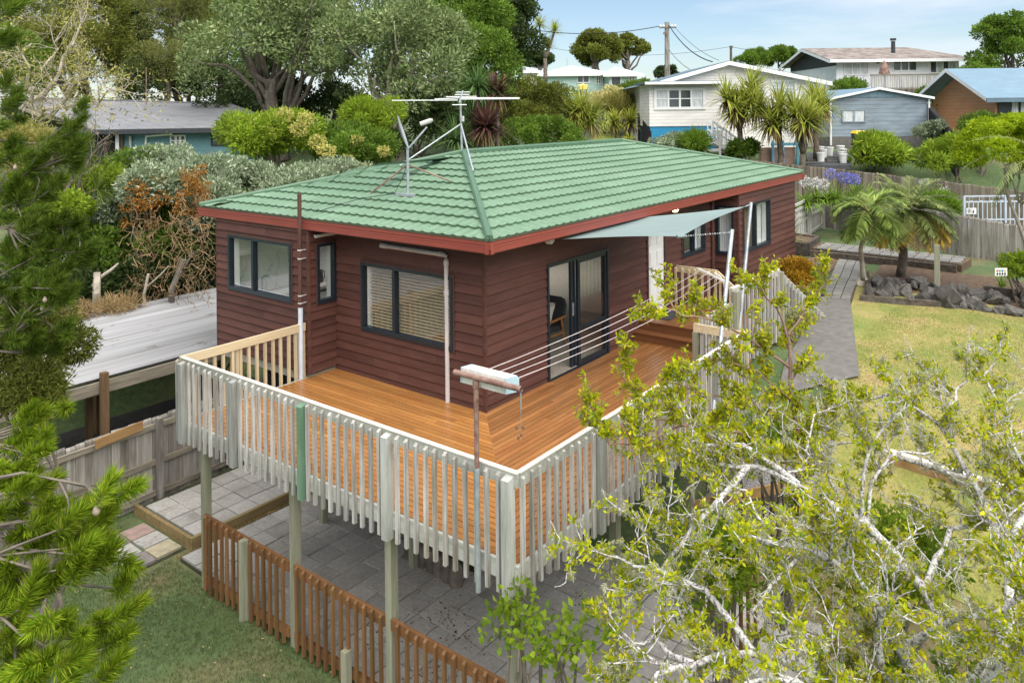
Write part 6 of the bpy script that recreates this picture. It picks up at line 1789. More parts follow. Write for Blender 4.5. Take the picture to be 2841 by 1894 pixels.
# far left: tall trees behind the teal house
tp('conifer', 'tall green conifer filling the gap behind the dead tree', (11.043, 42.863, 8.224), 47, 150, 110, 70, 32, 320, .22, L_['olive'], trunk_r=.3, limbs=6, aspect=.25, group='tall trees behind the teal house')
tp('dark_tree', 'dark trees closing the view between sheoak and pohutukawa', (22.080, 43.293, 10.075), 56, 130, 150, 60, 36, 260, .26, L_['mid'], trunk_r=.3, limbs=6)
tp('bright_tree', 'leafy green tree top at the very left edge', (6.086, 37.829, 6.985), 40, 130, 130, 60, 32, 300, .2, L_['mid'], trunk_r=.25, limbs=6)
tp('conifer', 'tall olive conifer at the far left edge', (11.890, 49.949, 10.316), 52, 120, 150, 60, 34, 300, .24, L_['olive'], trunk_r=.35, limbs=8, aspect=.2, group='tall trees behind the teal house')
tp('conifer', 'tall olive conifer behind the dead branches', (13.765, 44.246, 9.817), 50, 95, 150, 60, 30, 300, .24, L_['olive'], trunk_r=.3, limbs=8, aspect=.2, group='tall trees behind the teal house')
tp('dark_tree', 'dark vine covered trees between the conifers', (17.209, 46.330, 9.450), 54, 70, 170, 55, 30, 280, .24, L_['dark'], trunk_r=.3, limbs=10)
tp('sheoak', 'soft grey green sheoak with rounded tufts above the teal roof', (15.975, 38.109, 10.220), 48, 110, 110, 46, 38, 420, .22, L_['olive2'], trunk_r=.3, limbs=8, aspect=.14)
tp('sheoak', 'lower sheoak tufts just above the teal roof', (13.481, 34.795, 7.315), 44, 90, 60, 20, 40, 460, .20, L_['olive2'], trunk_r=.25, limbs=6, aspect=.14)
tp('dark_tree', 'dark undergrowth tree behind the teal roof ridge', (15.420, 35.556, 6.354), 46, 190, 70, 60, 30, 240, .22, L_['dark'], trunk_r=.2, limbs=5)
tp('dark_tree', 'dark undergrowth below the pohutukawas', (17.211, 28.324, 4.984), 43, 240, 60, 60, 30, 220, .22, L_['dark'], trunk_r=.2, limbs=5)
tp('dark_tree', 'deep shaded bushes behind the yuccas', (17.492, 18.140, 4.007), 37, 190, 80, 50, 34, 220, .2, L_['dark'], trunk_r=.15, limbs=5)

def bare_tree(name, label, base, tips, r, mt_leaf=None, leaf=.1, per=60, bark='pale_bark', twig=8, tw_len=.9, cat='tree', group=None, drop=-.15):
    """mostly leafless branching tree: limbs to the tips, then several generations of twigs"""
    root = thing(name, base, label, cat, group)
    mb = MB(); sites = []
    def grow(p, d, L, rad, lev):
        p = np.array(p, float); d = np.array(d, float); d /= np.linalg.norm(d); n = 5
        pts = [p.copy()]; 
        for i in range(n - 1):
            d = d + rng.normal(size=3) * .22 + np.array([0, 0, drop * .2 * lev]); d /= np.linalg.norm(d)
            p = p + d * L / (n - 1); pts.append(p.copy())
            if lev < 2 and rng.random() < .8:
                dd = d + rng.normal(size=3) * .7; grow(p, dd, L * (.5 + .3 * rng.random()), rad * .55, lev + 1)
        mb.tube([tuple(q) for q in pts], np.linspace(rad, rad * .35, n), 4 if lev else 5, cap=False)
        sites.append(pts[-1]); sites.append(pts[-2])
    for t in tips:
        pts = wob(base, t, 7, .05)
        mb.tube(pts, np.linspace(r, r * .3, 7), 6)
        dv = np.array(t) - np.array(base); dv /= np.linalg.norm(dv)
        for k in range(twig):
            q = pts[3 + rng.integers(4)]
            grow(q, dv + rng.normal(size=3) * .8, tw_len * (.6 + .7 * rng.random()), r * .22, 0)
    mb.build('trunk', M[bark], root)
    if mt_leaf is not None:
        S = np.array(sites); S = S[rng.random(len(S)) < .75]
        foliage('crown', root, S, np.full(len(S), leaf * 2.2), per, leaf, leaf * .4, mt_leaf, .2, .2)
    return root
bare_tree('dead_tree', 'pale half dead tree with bare twigs left of the teal house', (2.077, 21.746, 4.581), [(2.979, 20.577, 7.882), (1.303, 21.112, 6.760), (2.833, 22.403, 7.298), (2.700, 19.302, 6.373), (3.062, 18.833, 5.522), (0.678, 20.285, 5.871)], .09, L_['yolive'], .13, 4, twig=7, tw_len=1.3)
bare_tree('bare_sapling', 'bare grey sapling leaning in front of the fan palm', (-0.659, 13.834, 1.720), [(0.236, 12.675, 4.161), (-0.051, 13.046, 3.657), (-0.588, 12.923, 3.325)], .06, None, bark='bark', twig=5, tw_len=.8)

# middle left: hedge, privet, vines
shrub('privet', 'privet with cream yellow flower sprays behind the silver hedge', (7.647, 16.165, 3.770), (2.0, 1.6, 1.15), 40, .5, 340, .17, L_['bright'], cat='bush', aspect=.35)
pv = bpy.data.objects['privet']
cen = np.array([(7.736, 14.414, 4.477), (6.587, 15.902, 4.248), (7.960, 14.124, 3.659), (7.456, 14.450, 4.108), (8.020, 13.719, 3.353), (7.401, 15.176, 4.610), (6.771, 15.336, 3.972), (6.508, 16.005, 3.811)])
foliage('blossom', pv, cen, np.full(len(cen), .30), 240, .09, .05, L_['yellow'], .5, .4)
shrub('privet', 'privet with yellow flowers left of the satellite dish', (10.097, 14.629, 3.234), (2.2, 1.5, 1.0), 40, .45, 320, .17, L_['mid'], cat='bush', aspect=.35)
cen = np.array([(9.136, 13.418, 3.689), (8.804, 13.521, 3.004), (9.718, 12.664, 3.296), (8.505, 13.745, 2.699), (9.083, 12.996, 2.688)])
foliage('blossom', bpy.data.objects['privet.001'], cen, np.full(len(cen), .22), 200, .09, .05, L_['yellow'], .5, .4)
shrub('feather_bush', 'bright feathery green bush under the pohutukawa', (11.749, 15.761, 4.424), (1.6, 1.2, .8), 24, .45, 320, .2, L_['bright'], aspect=.2)
def bank_bush(name, px_, py_, uu, rx, rz, n, mt, leaf, lab, per=300, group=None, asp=.45, cl=.34):
    c = tuple(W(uu, (px_ - 1420.5) * uu * K, 4.65 - (py_ - 318) * uu * K))
    shrub(name, lab, c, (rx, rx * .8, rz), n, cl, per, leaf, mt, cat='hedge', group=group, aspect=asp, fill=.35)
for px_, py_, uu, rx, rz, lab in ((450, 450, 23, 1.1, .45, 'silver leaved hedge bush below the teal downpipe'), (640, 490, 23, 1.4, .75, 'silver leaved hedge bush left of the privet flowers'), (820, 515, 23, 1.4, .55, 'silver leaved hedge bush along the left roof edge'), (545, 500, 21.5, 1.2, .9, 'silver leaved hedge bush behind the roof corner'), (920, 495, 25, 1.2, .5, 'silver leaved hedge bush near the dish'), (330, 600, 20.5, .8, .9, 'silver leaved hedge bush behind the orange vine'), (430, 510, 19.8, .8, .5, 'silver leaved hedge bush among the orange vine'), (590, 570, 20.5, .6, .8, 'silver leaved hedge bush at the eave end')):
    bank_bush('silver_hedge', px_, py_, uu, rx, rz, 34, L_['silver2'], .12, lab, 320, 'silver hedge bushes')
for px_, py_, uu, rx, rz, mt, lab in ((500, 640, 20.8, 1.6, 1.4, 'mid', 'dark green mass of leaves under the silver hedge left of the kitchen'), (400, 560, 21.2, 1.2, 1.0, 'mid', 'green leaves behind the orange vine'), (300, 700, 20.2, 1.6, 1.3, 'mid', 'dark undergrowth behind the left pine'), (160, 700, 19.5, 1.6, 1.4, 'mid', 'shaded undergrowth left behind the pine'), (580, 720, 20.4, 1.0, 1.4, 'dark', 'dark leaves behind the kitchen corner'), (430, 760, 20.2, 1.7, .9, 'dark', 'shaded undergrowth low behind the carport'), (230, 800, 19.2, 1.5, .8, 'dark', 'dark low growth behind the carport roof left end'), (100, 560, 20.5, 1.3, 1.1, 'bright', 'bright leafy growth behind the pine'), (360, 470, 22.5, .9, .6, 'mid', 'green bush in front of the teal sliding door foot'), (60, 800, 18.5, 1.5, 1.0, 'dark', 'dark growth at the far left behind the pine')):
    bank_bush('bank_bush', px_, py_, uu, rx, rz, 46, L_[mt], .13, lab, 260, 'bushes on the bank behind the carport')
shrub('yellow_conifer', 'yellowish conifer foliage left of the fan palm', (-1.358, 13.921, 3.792), (.9, .9, .8), 30, .3, 300, .13, L_['yolive'], cat='bush', aspect=.2)
shrub('green_fern', 'yellow green fern bush below the fan palm', (0.436, 13.233, 2.962), (.55, .5, .4), 16, .25, 220, .14, L_['bright'], aspect=.2)
shrub('green_fern', 'bright leafy bush low beside the pine', (-0.925, 12.542, 2.348), (.8, .6, .35), 18, .25, 220, .12, L_['bright'])
# orange dead vine hung over the hedge with tangled stems
vn = thing('dead_vine', (0.837, 10.913, 1.237), 'tangle of orange dead vine and dry stems over the hedge', 'vine')
cen = []
for k in range(34):
    px_ = 350 + 200 * rng.random(); py_ = 450 + 130 * rng.random() ** 1.2
    if abs(px_ - 430) < 35 and py_ < 500 and rng.random() < .7: continue
    cen.append(tuple(W(19.2 + jit(1.2), (px_ - 1420.5) * 19.3 * K, 4.65 - (py_ - 318) * 19.3 * K)))
for cc_ in list(cen)[:14]: cen.append((cc_[0], cc_[1], cc_[2] - .3 - .4 * rng.random()))
foliage('foliage', vn, cen, np.full(len(cen), .18) * (.4 + .9 * rng.random(len(cen))), 60, .085, .035, L_['orange'], -.5, .1)
mb = MB()
for k in range(300):
    px_, py_ = 360 + 235 * rng.random(), 510 + 300 * rng.random()
    a = np.array(W(18.9 + jit(.9), (px_ - 1420.5) * 19 * K, 4.65 - (py_ - 318) * 19 * K)); b_ = a + np.array(RT) * jit(.9) + np.array([0, 0, -.7 * rng.random() + jit(.3)])
    mb.tube(wob(a, b_, 7, .10), (.004 + .008 * rng.random() ** 2), 4, cap=False)
tag(mb.build('stem', M['tan_wood'], vn), kind='stuff')
for k, (a, b_, r, lab) in enumerate((((-0.982, 11.307, 0.204), (-0.822, 11.100, 1.003), .11, 'broken pale tree stump beside the carport roof'), ((0.326, 10.594, -0.398), (0.736, 10.062, 1.164), .095, 'leaning brown cut trunk above the carport roof'), ((0.016, 10.668, 0.091), (0.111, 10.545, 0.866), .045, 'thin splintered stump left of the leaning trunk'), ((-1.457, 11.594, 0.176), (-1.526, 11.684, 1.179), .06, 'bunch of pale bare stems behind the pine'))):
    st_ = thing('stump', a, lab, 'stump')
    MB().tube(wob(Vector(a) - UP * 1.2, b_, 5, .03), np.linspace(r, r * .7, 5), 8).build('trunk', M['pale_bark' if k != 1 else 'bark'], st_)
    MB().tube(wob(Vector(a).lerp(Vector(b_), .6), Vector(b_) + RT * (.5 if k % 2 == 0 else .25) + UP * .2, 4, .05), [r * .35] * 3 + [r * .15], 6).build('branch', M['pale_bark' if k != 1 else 'bark'], st_)
dl = thing('dead_brush', (-1.674, 8.275, 0.636), 'heap of dry brown brush lying on the carport roof edge', 'brush')
cen = [tuple(np.array([-1.9 + 1.6 * rng.random() + .0, 10.2 + .5 * rng.random(), .22 + .16 * rng.random()])) for k in range(34)]
foliage('twigs', dl, cen, np.full(len(cen), .22), 70, .15, .012, L_['straw'], .1, .1)
# fan palm
fp = thing('fan_palm', (-0.288, 13.354, 2.085), 'fan palm with pleated fronds at the left', 'palm')
MB().tube(wob((-0.298, 13.367, 0.601), (-0.286, 13.350, 2.455), 5, .02), np.linspace(.13, .1, 5), 9).build('trunk', M['bark'], fp)
for k, (px_, py_) in enumerate(((255, 450), (165, 470), (215, 420), (190, 520), (280, 520), (150, 545), (250, 560))):
    hub = np.array(W(19.8 + jit(.8), (px_ - 1420.5) * 20 * K, 4.65 - (py_ - 320) * 20 * K)); o = np.array(ORG[fp.name])
    out = hub - np.array((-0.284, 13.349, 2.641)); out /= np.linalg.norm(out)
    side = np.cross(out, np.array(FW)); side /= np.linalg.norm(side)
    v, f = [], []
    for i in range(34):
        a = -1.9 + 3.8 * i / 33
        strap(v, f, hub, out * math.cos(a) + side * math.sin(a) + rng.normal(size=3) * .05, .62 * (.8 + .3 * rng.random()), .05, .35, 4)
    fo = link('frond', mesh_np('frond', np.array(v) - o, f, L_['fan']), fp, ORG[fp.name])
    MB().tube([(-0.285, 13.349, 2.595), tuple(hub)], .014, 5).build('stalk', M['palmstalk'], fo)
# climber on the corner post of the patio
shrub('patio_climber', 'dark green leafy climber at the foot of the front deck post', (-3.250, -3.104, -0.390), (.30, .30, .55), 14, .16, 16, .08, L_['plumlow'], base=-2.4, aspect=.7)
shrub('patio_climber', 'green leaves crowding the lower right of the patio', (-3.655, -3.889, -0.147), (.5, .4, .35), 14, .17, 18, .08, L_['plumlow'], base=-2.5, aspect=.7)

# ------------------------------------------------------------------ lower right terrace behind the plum tree
M['gravel'] = mat('grey_gravel', (.16, .15, .145), .95, .7, 40, bmp=1.0)
sheet('gravel_bed', [(2.5, -2.3), (4.8, -2.3), (4.6, -4.0), (3.0, -3.9)], M['gravel'], .05)
rw = thing('retaining_wall', (2.436, -2.780, -2.059), 'low retaining boards with a square post below the gravel bed', 'retaining wall')
MB().bar((2.289, -2.425, -1.661), (2.968, -3.632, -1.281), .05, .16).build('board', M['newtimber'], rw)
MB().bar((2.288, -2.423, -1.805), (2.967, -3.631, -1.423), .05, .14).build('board', M['sleeper'], rw)
pb0 = Vector((2.385, -2.795, -2.032))
MB().box(pb0.x - .055, pb0.x + .055, pb0.y - .055, pb0.y + .055, pb0.z - .6, pb0.z + .72).build('post', M['post'], rw)
rw2 = thing('retaining_wall', (4.138, -5.803, -1.061), 'new brown timber retaining board along the lower lawn edge', 'retaining wall')
MB().bar((4.299, -4.865, -1.029), (4.120, -6.761, -1.104), .06, .34).build('board', M['newtimber'], rw2)
MB().bar((4.300, -4.867, -0.866), (4.121, -6.763, -0.938), .10, .03).build('cap', M['caprail'], rw2)
M['drybank'] = mat('dry_brown_grass', (.105, .080, .040), .95, .35, 1.4, c2=(.17, .15, .06), bmp=.6, detail=9)
sheet('dry_bank', [(-2.6, -4.9), (3.3, -3.0), (3.0, -12), (-2.6, -12)], M['drybank'], .02)

# ------------------------------------------------------------------ old plum tree, branches crusted with lichen
def branchy(name, label, base, limbs, mats, leaf, per_site, r0, step, sec_len, lichen=0, cat='tree', leaf_prob=.8, up=.25, low_y=None, bark='lichen_bark', twig_n=3, thick=1.0, min_r=.006, lo_mat=None):
    root = thing(name, base, label, cat)
    wood = {}; sites = []; lich = []
    def put(key, pts, rad, k):
        wood.setdefault(key, MB()).tube([tuple(p) for p in pts], rad, k, cap=False)
    def grow(key, p, d, L, rad, lev):
        n = 6 if lev == 1 else 4
        p = np.array(p, float); d = d / np.linalg.norm(d); pts = [p.copy()]
        for i in range(n - 1):
            d = d + rng.normal(size=3) * (.24 if lev == 1 else .3) + np.array([0, 0, up * .35]); d /= np.linalg.norm(d)
            p = p + d * L / (n - 1); pts.append(p.copy())
            if rng.random() < .35: lich.append(p.copy())
            if lev == 1:
                for q in range(1 if rng.random() < .5 else 2):
                    grow('twig', p, d + rng.normal(size=3) * .8, L * (.25 + .35 * rng.random()), rad * .5, 2)
            elif lev == 2 and rng.random() < .45: grow('twig', p, d + rng.normal(size=3) * .9, L * .45, rad * .6, 3)
        put(key, pts, np.linspace(max(min_r, rad), max(min_r * .6, rad * .4), n), 5 if lev == 1 else 4)
        if lev >= 2 or rng.random() < .5:
            if rng.random() < leaf_prob:
                sites.append((pts[-1], d)); sites.append((pts[-2], d))
                if lev == 1: sites.append((pts[-3], d))
    for li, (pts, ra, rb, dens) in enumerate(limbs):
        P = [np.array(q, float) for q in pts]
        fine = []
        for a, b_ in zip(P[:-1], P[1:]):
            m_ = max(2, int(np.linalg.norm(b_ - a) / .16))
            for i in range(m_): fine.append(a + (b_ - a) * i / m_ + rng.normal(size=3) * .014)
        fine.append(P[-1])
        put('limb%d' % li, fine, np.linspace(ra * thick, rb * thick, len(fine)), 8)
        for i in range(2, len(fine)):
            lich.append(fine[i] + rng.normal(size=3) * .02)
            if rng.random() < dens * .16 / step:
                d = fine[i] - fine[i - 1]; d /= np.linalg.norm(d)
                s = rng.normal(size=3); s -= d * (s @ d) * .6; s /= np.linalg.norm(s)
                grow('branch', fine[i], d * .6 + s + np.array([0, 0, up]), sec_len * (.5 + .8 * rng.random()), max(.008, ra * .25), 1)
        sites.append((fine[-1], fine[-1] - fine[-2]))
    for key, mb in wood.items():
        nm = 'limb' if key.startswith('limb') else ('twigs' if key == 'twig' else 'branches')
        o = mb.build(nm, M[bark], root, smooth=True)
        if nm != 'limb': o['kind'] = 'stuff'
    S = np.array([s[0] for s in sites]); Dn = np.array([s[1] for s in sites])
    n = per_site
    pos = np.repeat(S, n, 0); dn = np.repeat(Dn, n, 0)
    t = rng.random((len(pos), 1)) * .11
    pos = pos - dn / np.linalg.norm(dn, axis=1, keepdims=True) * t + rng.normal(size=pos.shape) * .012
    dd = dn / np.linalg.norm(dn, axis=1, keepdims=True) * .6 + unit(len(pos)) + np.array([0, 0, .15])
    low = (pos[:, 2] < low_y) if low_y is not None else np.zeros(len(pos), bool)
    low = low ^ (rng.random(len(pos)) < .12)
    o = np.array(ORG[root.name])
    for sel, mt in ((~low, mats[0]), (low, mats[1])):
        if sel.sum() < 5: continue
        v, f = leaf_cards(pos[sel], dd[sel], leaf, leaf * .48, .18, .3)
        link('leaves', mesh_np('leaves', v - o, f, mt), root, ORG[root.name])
    if lichen:
        pick = np.array(lich)[rng.integers(0, len(lich), lichen)]
        n = 26
        pos = np.repeat(pick, n, 0) + rng.normal(size=(lichen * n, 3)) * np.array([.014, .014, .016])
        v, f = leaf_cards(pos, unit(len(pos)) + np.array([0, 0, -.7]), .032, .005)
        tag(link('lichen', mesh_np('lichen', v - o, f, L_['lichen']), root, ORG[root.name]), kind='stuff')
    return root

fk = (-1.714, -6.404, -0.782)
limbs = [
 ([(-1.443, -6.427, -2.565), (-1.569, -6.429, -1.598), fk], .13, .10, 0),
 ([fk, (-2.062, -6.280, 0.054), (-2.421, -6.142, 0.605), (-2.847, -5.917, 1.063), (-3.227, -5.752, 1.307), (-3.473, -5.597, 1.374)], .062, .018, 1),
 ([fk, (-1.348, -6.551, -0.230), (-1.280, -6.311, 0.234), (-1.387, -5.845, 0.715), (-1.568, -5.284, 0.975), (-1.616, -4.894, 1.074), (-1.781, -4.516, 1.055)], .066, .020, 1),
 ([fk, (-2.956, -5.940, 0.154), (-3.602, -5.594, 0.609), (-4.060, -5.328, 0.668), (-4.325, -5.149, 0.661)], .058, .018, 1),
 ([fk, (-2.623, -6.208, 0.219), (-2.693, -6.281, 0.686), (-2.918, -6.153, 1.031)], .055, .02, .8),
 ([(-1.431, -5.625, 0.796), (-1.868, -5.550, 0.846), (-2.456, -5.443, 0.588), (-2.930, -5.319, 0.448)], .034, .012, 1),
 ([(-1.689, -4.800, 1.079), (-2.279, -4.689, 0.854), (-2.644, -4.544, 0.626), (-3.010, -4.398, 0.320)], .036, .012, 1.1),
 ([fk, (-1.501, -7.007, 0.104), (-1.025, -6.969, 0.608), (-0.298, -6.602, 0.909), (0.183, -6.242, 1.210), (0.420, -5.732, 1.382)], .062, .014, 1.2),
 ([(-1.025, -6.969, 0.543), (-0.304, -7.086, 0.977), (0.517, -6.839, 1.242), (0.936, -6.564, 1.611)], .045, .012, 1.2),
 ([(-1.568, -5.284, 0.975), (-1.612, -4.735, 1.254), (-1.881, -4.387, 1.222), (-2.152, -4.199, 1.142), (-2.397, -4.046, 1.065)], .030, .010, 1.2),
 ([(-3.602, -5.594, 0.609), (-3.445, -5.143, 0.809), (-3.346, -4.781, 0.778), (-3.333, -4.469, 0.755), (-3.331, -4.145, 0.738)], .030, .008, .9),
 ([(-4.060, -5.328, 0.668), (-3.963, -4.962, 0.617), (-3.921, -4.689, 0.482), (-3.940, -4.502, 0.301)], .026, .008, .8),
 ([(-1.410, -5.815, 0.736), (-1.397, -5.832, 1.113), (-1.235, -5.878, 1.412), (-0.976, -6.051, 1.648)], .022, .010, .8),
 ([(-1.379, -5.856, 0.718), (-1.249, -5.861, 1.029), (-1.032, -5.978, 1.261), (-0.517, -6.318, 1.203)], .020, .009, .8),
 ([(-1.280, -6.311, 0.234), (-0.661, -6.459, 0.479), (-0.185, -6.584, 0.458), (0.201, -6.921, 0.363)], .034, .012, 1.2),
 ([(-2.062, -6.280, 0.054), (-2.234, -6.711, 0.557), (-2.274, -6.987, 0.741), (-2.239, -7.196, 0.968)], .036, .014, 1.1),
 ([fk, (-2.186, -6.774, -0.134), (-2.394, -6.996, 0.369), (-2.481, -7.211, 0.670)], .045, .018, 1.1),
 ([fk, (-2.997, -6.214, 0.107), (-3.733, -5.915, 0.599), (-4.160, -5.689, 0.726)], .04, .014, 1.0),
 ([(0.420, -5.732, 1.382), (0.486, -5.326, 1.149), (0.430, -4.926, 0.772)], .018, .008, 1.2),
 ([(-0.298, -6.602, 0.909), (-0.161, -6.124, 0.875), (-0.105, -5.542, 0.938), (-0.166, -5.136, 0.816)], .026, .009, 1.3),
 ([(0.183, -6.242, 1.210), (0.925, -6.387, 1.497), (1.413, -6.364, 1.786)], .018, .008, 1.2),
 ([(-1.387, -5.845, 0.715), (-1.078, -5.428, 0.878), (-0.904, -5.162, 1.041), (-0.547, -5.134, 1.302)], .024, .009, 1.3),
]
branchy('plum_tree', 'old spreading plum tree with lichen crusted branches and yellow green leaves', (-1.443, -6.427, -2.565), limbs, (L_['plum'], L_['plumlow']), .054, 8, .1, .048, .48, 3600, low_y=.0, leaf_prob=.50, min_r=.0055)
yl = [
 ([(-0.098, -4.897, -0.855), (-0.152, -4.827, 0.482), (-0.185, -4.784, 1.275), (-0.203, -4.761, 1.651), (-0.210, -4.751, 2.027)], .035, .020, .5),
 ([(-0.210, -4.751, 2.027), (-0.305, -4.629, 2.362), (-0.509, -4.528, 2.608), (-0.579, -4.437, 2.721)], .015, .006, 1.3),
 ([(-0.210, -4.751, 2.027), (0.129, -4.863, 2.264), (0.346, -4.981, 2.517)], .014, .006, 1.0),
 ([(-0.203, -4.761, 1.651), (-0.582, -4.597, 1.945), (-1.070, -4.292, 2.283), (-1.334, -4.114, 2.381), (-1.570, -3.972, 2.468), (-1.652, -3.865, 2.548)], .018, .006, 1.0),
 ([(-0.185, -4.784, 1.275), (-0.732, -4.566, 1.715), (-1.144, -4.359, 1.904)], .015, .006, 1.2),
 ([(-0.174, -4.798, 0.983), (-0.882, -4.536, 1.390), (-1.361, -4.242, 1.588), (-1.804, -3.995, 1.780)], .014, .006, 1.4),
 ([(-0.163, -4.813, 0.816), (0.381, -5.027, 1.115), (0.751, -5.179, 1.212)], .014, .006, 1.4),
 ([(-0.152, -4.827, 0.482), (-1.053, -4.477, 1.114), (-1.691, -4.141, 1.322), (-2.148, -3.878, 1.519), (-2.548, -3.687, 1.457)], .018, .006, 1.4),
 ([(-1.691, -4.141, 1.322), (-2.283, -3.866, 1.266), (-2.613, -3.766, 1.355), (-2.721, -3.626, 1.571)], .010, .005, 1.2),
 ([(-2.148, -3.878, 1.519), (-2.236, -3.763, 1.780), (-2.280, -3.706, 2.004)], .008, .004, 1.2),
]
branchy('young_plum_tree', 'slender young plum tree with pinkish stem beside the deck railing', (-0.098, -4.897, -0.855), yl, (L_['plum'], L_['plumlow']), .062, 4, .05, .13, .30, 60, leaf_prob=.95, low_y=.0, bark='pink_bark', up=.3)
# leafy shoots hugging the railing below
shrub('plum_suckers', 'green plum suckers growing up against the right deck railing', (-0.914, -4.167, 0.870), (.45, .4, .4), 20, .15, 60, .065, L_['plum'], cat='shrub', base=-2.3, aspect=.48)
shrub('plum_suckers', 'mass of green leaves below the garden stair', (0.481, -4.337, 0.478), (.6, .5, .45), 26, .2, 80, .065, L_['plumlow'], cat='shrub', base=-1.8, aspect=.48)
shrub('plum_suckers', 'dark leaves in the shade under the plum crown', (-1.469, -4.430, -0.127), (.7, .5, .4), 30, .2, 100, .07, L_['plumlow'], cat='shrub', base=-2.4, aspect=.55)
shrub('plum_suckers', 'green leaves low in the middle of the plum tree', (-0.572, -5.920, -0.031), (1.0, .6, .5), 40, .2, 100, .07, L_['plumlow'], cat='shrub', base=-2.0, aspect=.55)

# ------------------------------------------------------------------ pine at the left edge
M['cone'] = mat('pine_cone', (.30, .24, .18), .8, .3, 30)
def pine(name, label, base, trunk_top, tufts, mt, per=190, needle=.115, shoot=.24, trunk_r=.14, side=2, bark='bark', spread=.13, back=(-.55, .15)):
    """each branch runs from the trunk to a bottle brush of needles, with smaller brushes beside it"""
    root = thing(name, base, label, 'pine tree')
    b0, t0 = np.array(base, float), np.array(trunk_top, float)
    MB().tube(wob(b0, t0, 8, .01), np.linspace(trunk_r, trunk_r * .6, 8), 9).build('trunk', M[bark], root, smooth=True)
    br = MB(); axes = []
    for t in tufts:
        t = np.array(t, float)
        f_ = np.clip((t[2] - b0[2] - .35) / (t0[2] - b0[2]), .05, .95); s = b0 + (t0 - b0) * f_
        pts = wob(s, t, 6, .05); br.tube(pts, np.linspace(.022, .006, 6), 5, cap=False)
        d = t - np.array(pts[-2]); d = d / np.linalg.norm(d) + np.array([0, 0, .55]); d /= np.linalg.norm(d)
        axes.append((t, d, 1.0))
        for k in range(side):
            q = t - d * .05 * k + rng.normal(size=3) * spread; 
            dd = d + rng.normal(size=3) * .5 + np.array([0, 0, .2]); dd /= np.linalg.norm(dd)
            br.tube([tuple(pts[-2]), tuple((np.array(pts[-2]) + q) / 2 + rng.normal(size=3) * .03), tuple(q)], [.012, .009, .006], 4, cap=False)
            axes.append((q, dd, .8))
    tag(br.build('branches', M[bark], root), kind='stuff')
    P, D_ = [], []
    for c, d, sc_ in axes:
        n = int(per * sc_)
        tt = rng.random(n) ** .8
        ax = c[None] + d[None] * (tt[:, None] - .3) * shoot * sc_
        r = unit(n); r -= d * (r @ d)[:, None]; r /= np.linalg.norm(r, axis=1, keepdims=True) + 1e-9
        ang = .35 + .75 * (1 - tt)[:, None]
        P.append(ax); D_.append(d * np.cos(ang) + r * np.sin(ang) + np.array([0, 0, -.05]))
    P = np.concatenate(P); D_ = np.concatenate(D_)
    v, f = leaf_cards(P, D_, needle, .0042, .1, .25)
    o = np.array(ORG[root.name])
    link('needles', mesh_np('needles', v - o, f, mt), root, ORG[root.name])
    cones = MB()
    for k in range(7):
        c, d, _ = axes[rng.integers(len(axes))]
        q = c - d * .12 + rng.normal(size=3) * .05
        MB().lathe(q, [(.008, -.03), (.022, -.015), (.026, .0), (.015, .028), (.004, .04)], 8).build('cone', M['cone'], root)
    return root
near = [(-7.049, -1.455, 1.938), (-6.947, -1.587, 1.754), (-6.637, -2.152, 1.978), (-6.756, -1.999, 1.738), (-6.909, -1.963, 1.655), (-6.917, -1.627, 1.598), (-7.004, -1.350, 1.572), (-6.757, -2.161, 1.552), (-6.806, -2.425, 1.280), (-6.832, -2.391, 1.112), (-6.925, -2.107, 1.513), (-6.988, -1.862, 1.406), (-7.132, -1.511, 1.401), (-7.151, -1.814, 1.296), (-7.060, -2.096, 1.237), (-7.213, -1.734, 1.076), (-7.135, -1.999, 0.997), (-7.234, -1.543, 1.210), (-7.047, -2.276, 0.970), (-7.116, -1.205, 1.654), (-7.172, -1.296, 1.447), (-6.902, -2.464, 0.968), (-7.298, -1.788, 0.904)]
pine('pine_tree', 'bright green pine branches with cones at the lower left', (-7.642, 0.295, -1.758), (-7.574, 0.208, 3.012), near, L_['needle'], 360, .12, .26)
pine('pine_tree', 'bright green pine tip entering from the left below the carport roof', (-7.740, 2.059, -1.917), (-7.622, 1.906, 3.422), [(-6.691, -0.609, 2.143), (-6.747, -0.537, 1.936), (-6.689, -0.776, 1.919), (-6.806, -0.625, 1.775), (-6.695, -0.605, 1.639)], L_['needle'], 360, .12, .26)
mid = [(-4.905, 2.642, 4.461), (-4.963, 2.716, 4.167), (-5.044, 3.148, 4.299), (-5.214, 3.041, 3.990), (-5.181, 2.508, 3.347), (-5.302, 3.155, 3.355), (-5.217, 2.227, 3.071), (-5.318, 2.685, 2.997), (-5.441, 3.008, 2.804), (-5.245, 2.264, 2.727), (-5.389, 2.614, 2.579), (-5.538, 2.970, 2.384), (-5.343, 2.227, 2.407), (-5.512, 2.609, 2.257), (-5.411, 3.297, 3.585), (-5.387, 3.266, 3.039), (-5.352, 3.548, 4.769), (-5.328, 3.516, 4.212), (-5.133, 2.936, 3.670), (-5.620, 2.749, 1.958), (-5.435, 2.509, 1.997), (-5.315, 3.500, 6.020), (-5.403, 3.614, 5.604)]
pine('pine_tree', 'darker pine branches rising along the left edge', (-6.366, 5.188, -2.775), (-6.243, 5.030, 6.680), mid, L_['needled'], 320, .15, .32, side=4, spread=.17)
shrub('totara', 'dark olive feathery conifer in front of the carport roof', (-4.966, 3.703, 1.635), (.55, .5, .6), 36, .22, 300, .075, L_['olive'], cat='conifer', base=-2.4, aspect=.3, up=-.1)
shrub('totara', 'lower skirts of the feathery conifer hiding the carport corner', (-5.275, 3.120, 1.174), (.5, .45, .45), 30, .2, 300, .07, L_['olive'], cat='conifer', base=-2.4, aspect=.3, up=-.1)

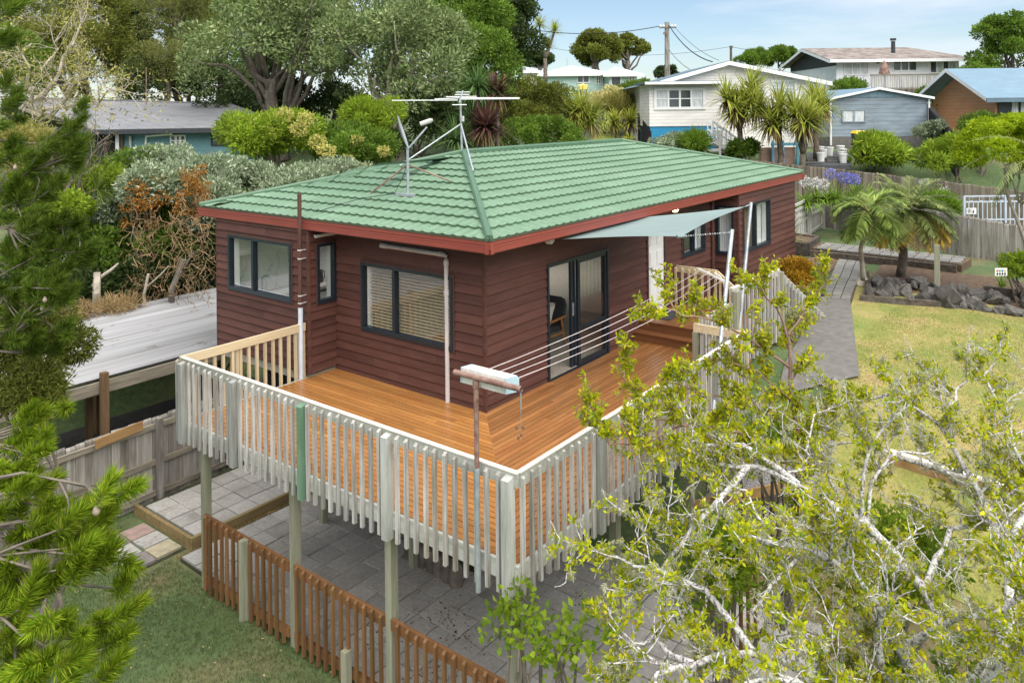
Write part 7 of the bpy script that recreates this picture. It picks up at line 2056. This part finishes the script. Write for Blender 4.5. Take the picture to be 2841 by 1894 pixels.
# ------------------------------------------------------------------ fallen leaves
def litter(name, n, fx, z, mt, size):
    P = np.array([fx() for _ in range(n)]); pos = np.concatenate([P, np.full((n, 1), z)], 1) + rng.normal(size=(n, 3)) * [0, 0, .002]
    d = unit(n); d[:, 2] *= .15
    v, f = leaf_cards(pos, d, size, size * .5)
    tag(link(name, mesh_np(name, v, f, mt)), kind='stuff')
L_['litter'] = leafmat('fallen_leaf', (.045, .018, .010), (.13, .055, .025), .1, .8, 1.0)
def clus():
    c = ((-1.2, -.2), (-1.35, -.75), (-1.9, .2), (-2.2, -.9), (-.6, -1.2), (-2.4, -1.9), (.3, -1.9))[rng.integers(7)]
    return (c[0] + rng.normal() * .17, c[1] + rng.normal() * .22)
litter('leaf_litter', 420, clus, -2.44, L_['litter'], .035)
litter('leaf_litter', 260, lambda: (-6.5 + 4 * rng.random(), -3 + 8.5 * rng.random()), -2.44, L_['straw'], .04)
litter('leaf_litter', 900, lambda: (13.2 + 4 * rng.random(), -.7 + .8 * rng.random()), -.27, L_['straw'], .07)

# ------------------------------------------------------------------ grass blades
def blades(name, n, region, mt, hgt, wid):
    P = []
    while len(P) < n:
        x, y = region()
        P.append((x, y))
    P = np.array(P); z = ground_z(P[:, 0], P[:, 1])
    pos = np.concatenate([P, z[:, None]], 1)
    d = unit(n) * .55 + np.array([0, 0, 1.0])
    v, f = leaf_cards(pos, d, hgt, wid)
    tag(link(name, mesh_np(name, v, f, mt)), kind='stuff')
def reg_left():
    while True:
        x, y = -7.5 + 4.75 * rng.random(), -4.5 + 10.6 * rng.random()
        if -3.42 < x and 4.3 < y < 5.8: continue
        return x, y
blades('grass', 70000, reg_left, L_['grass'], .045, .006)
blades('grass', 9000, lambda: (-2.7 + 3.2 * rng.random(), 4.2 + .1 * rng.random()) if rng.random() < .08 else (-.5 + 4.5 * rng.random(), -9 + 5.8 * rng.random()), L_['straw'], .07, .010)
blades('grass', 70000, lambda: (4.5 + 9 * rng.random(), -3.4 - 6.5 * rng.random()), L_['dgrass'], .05, .014)
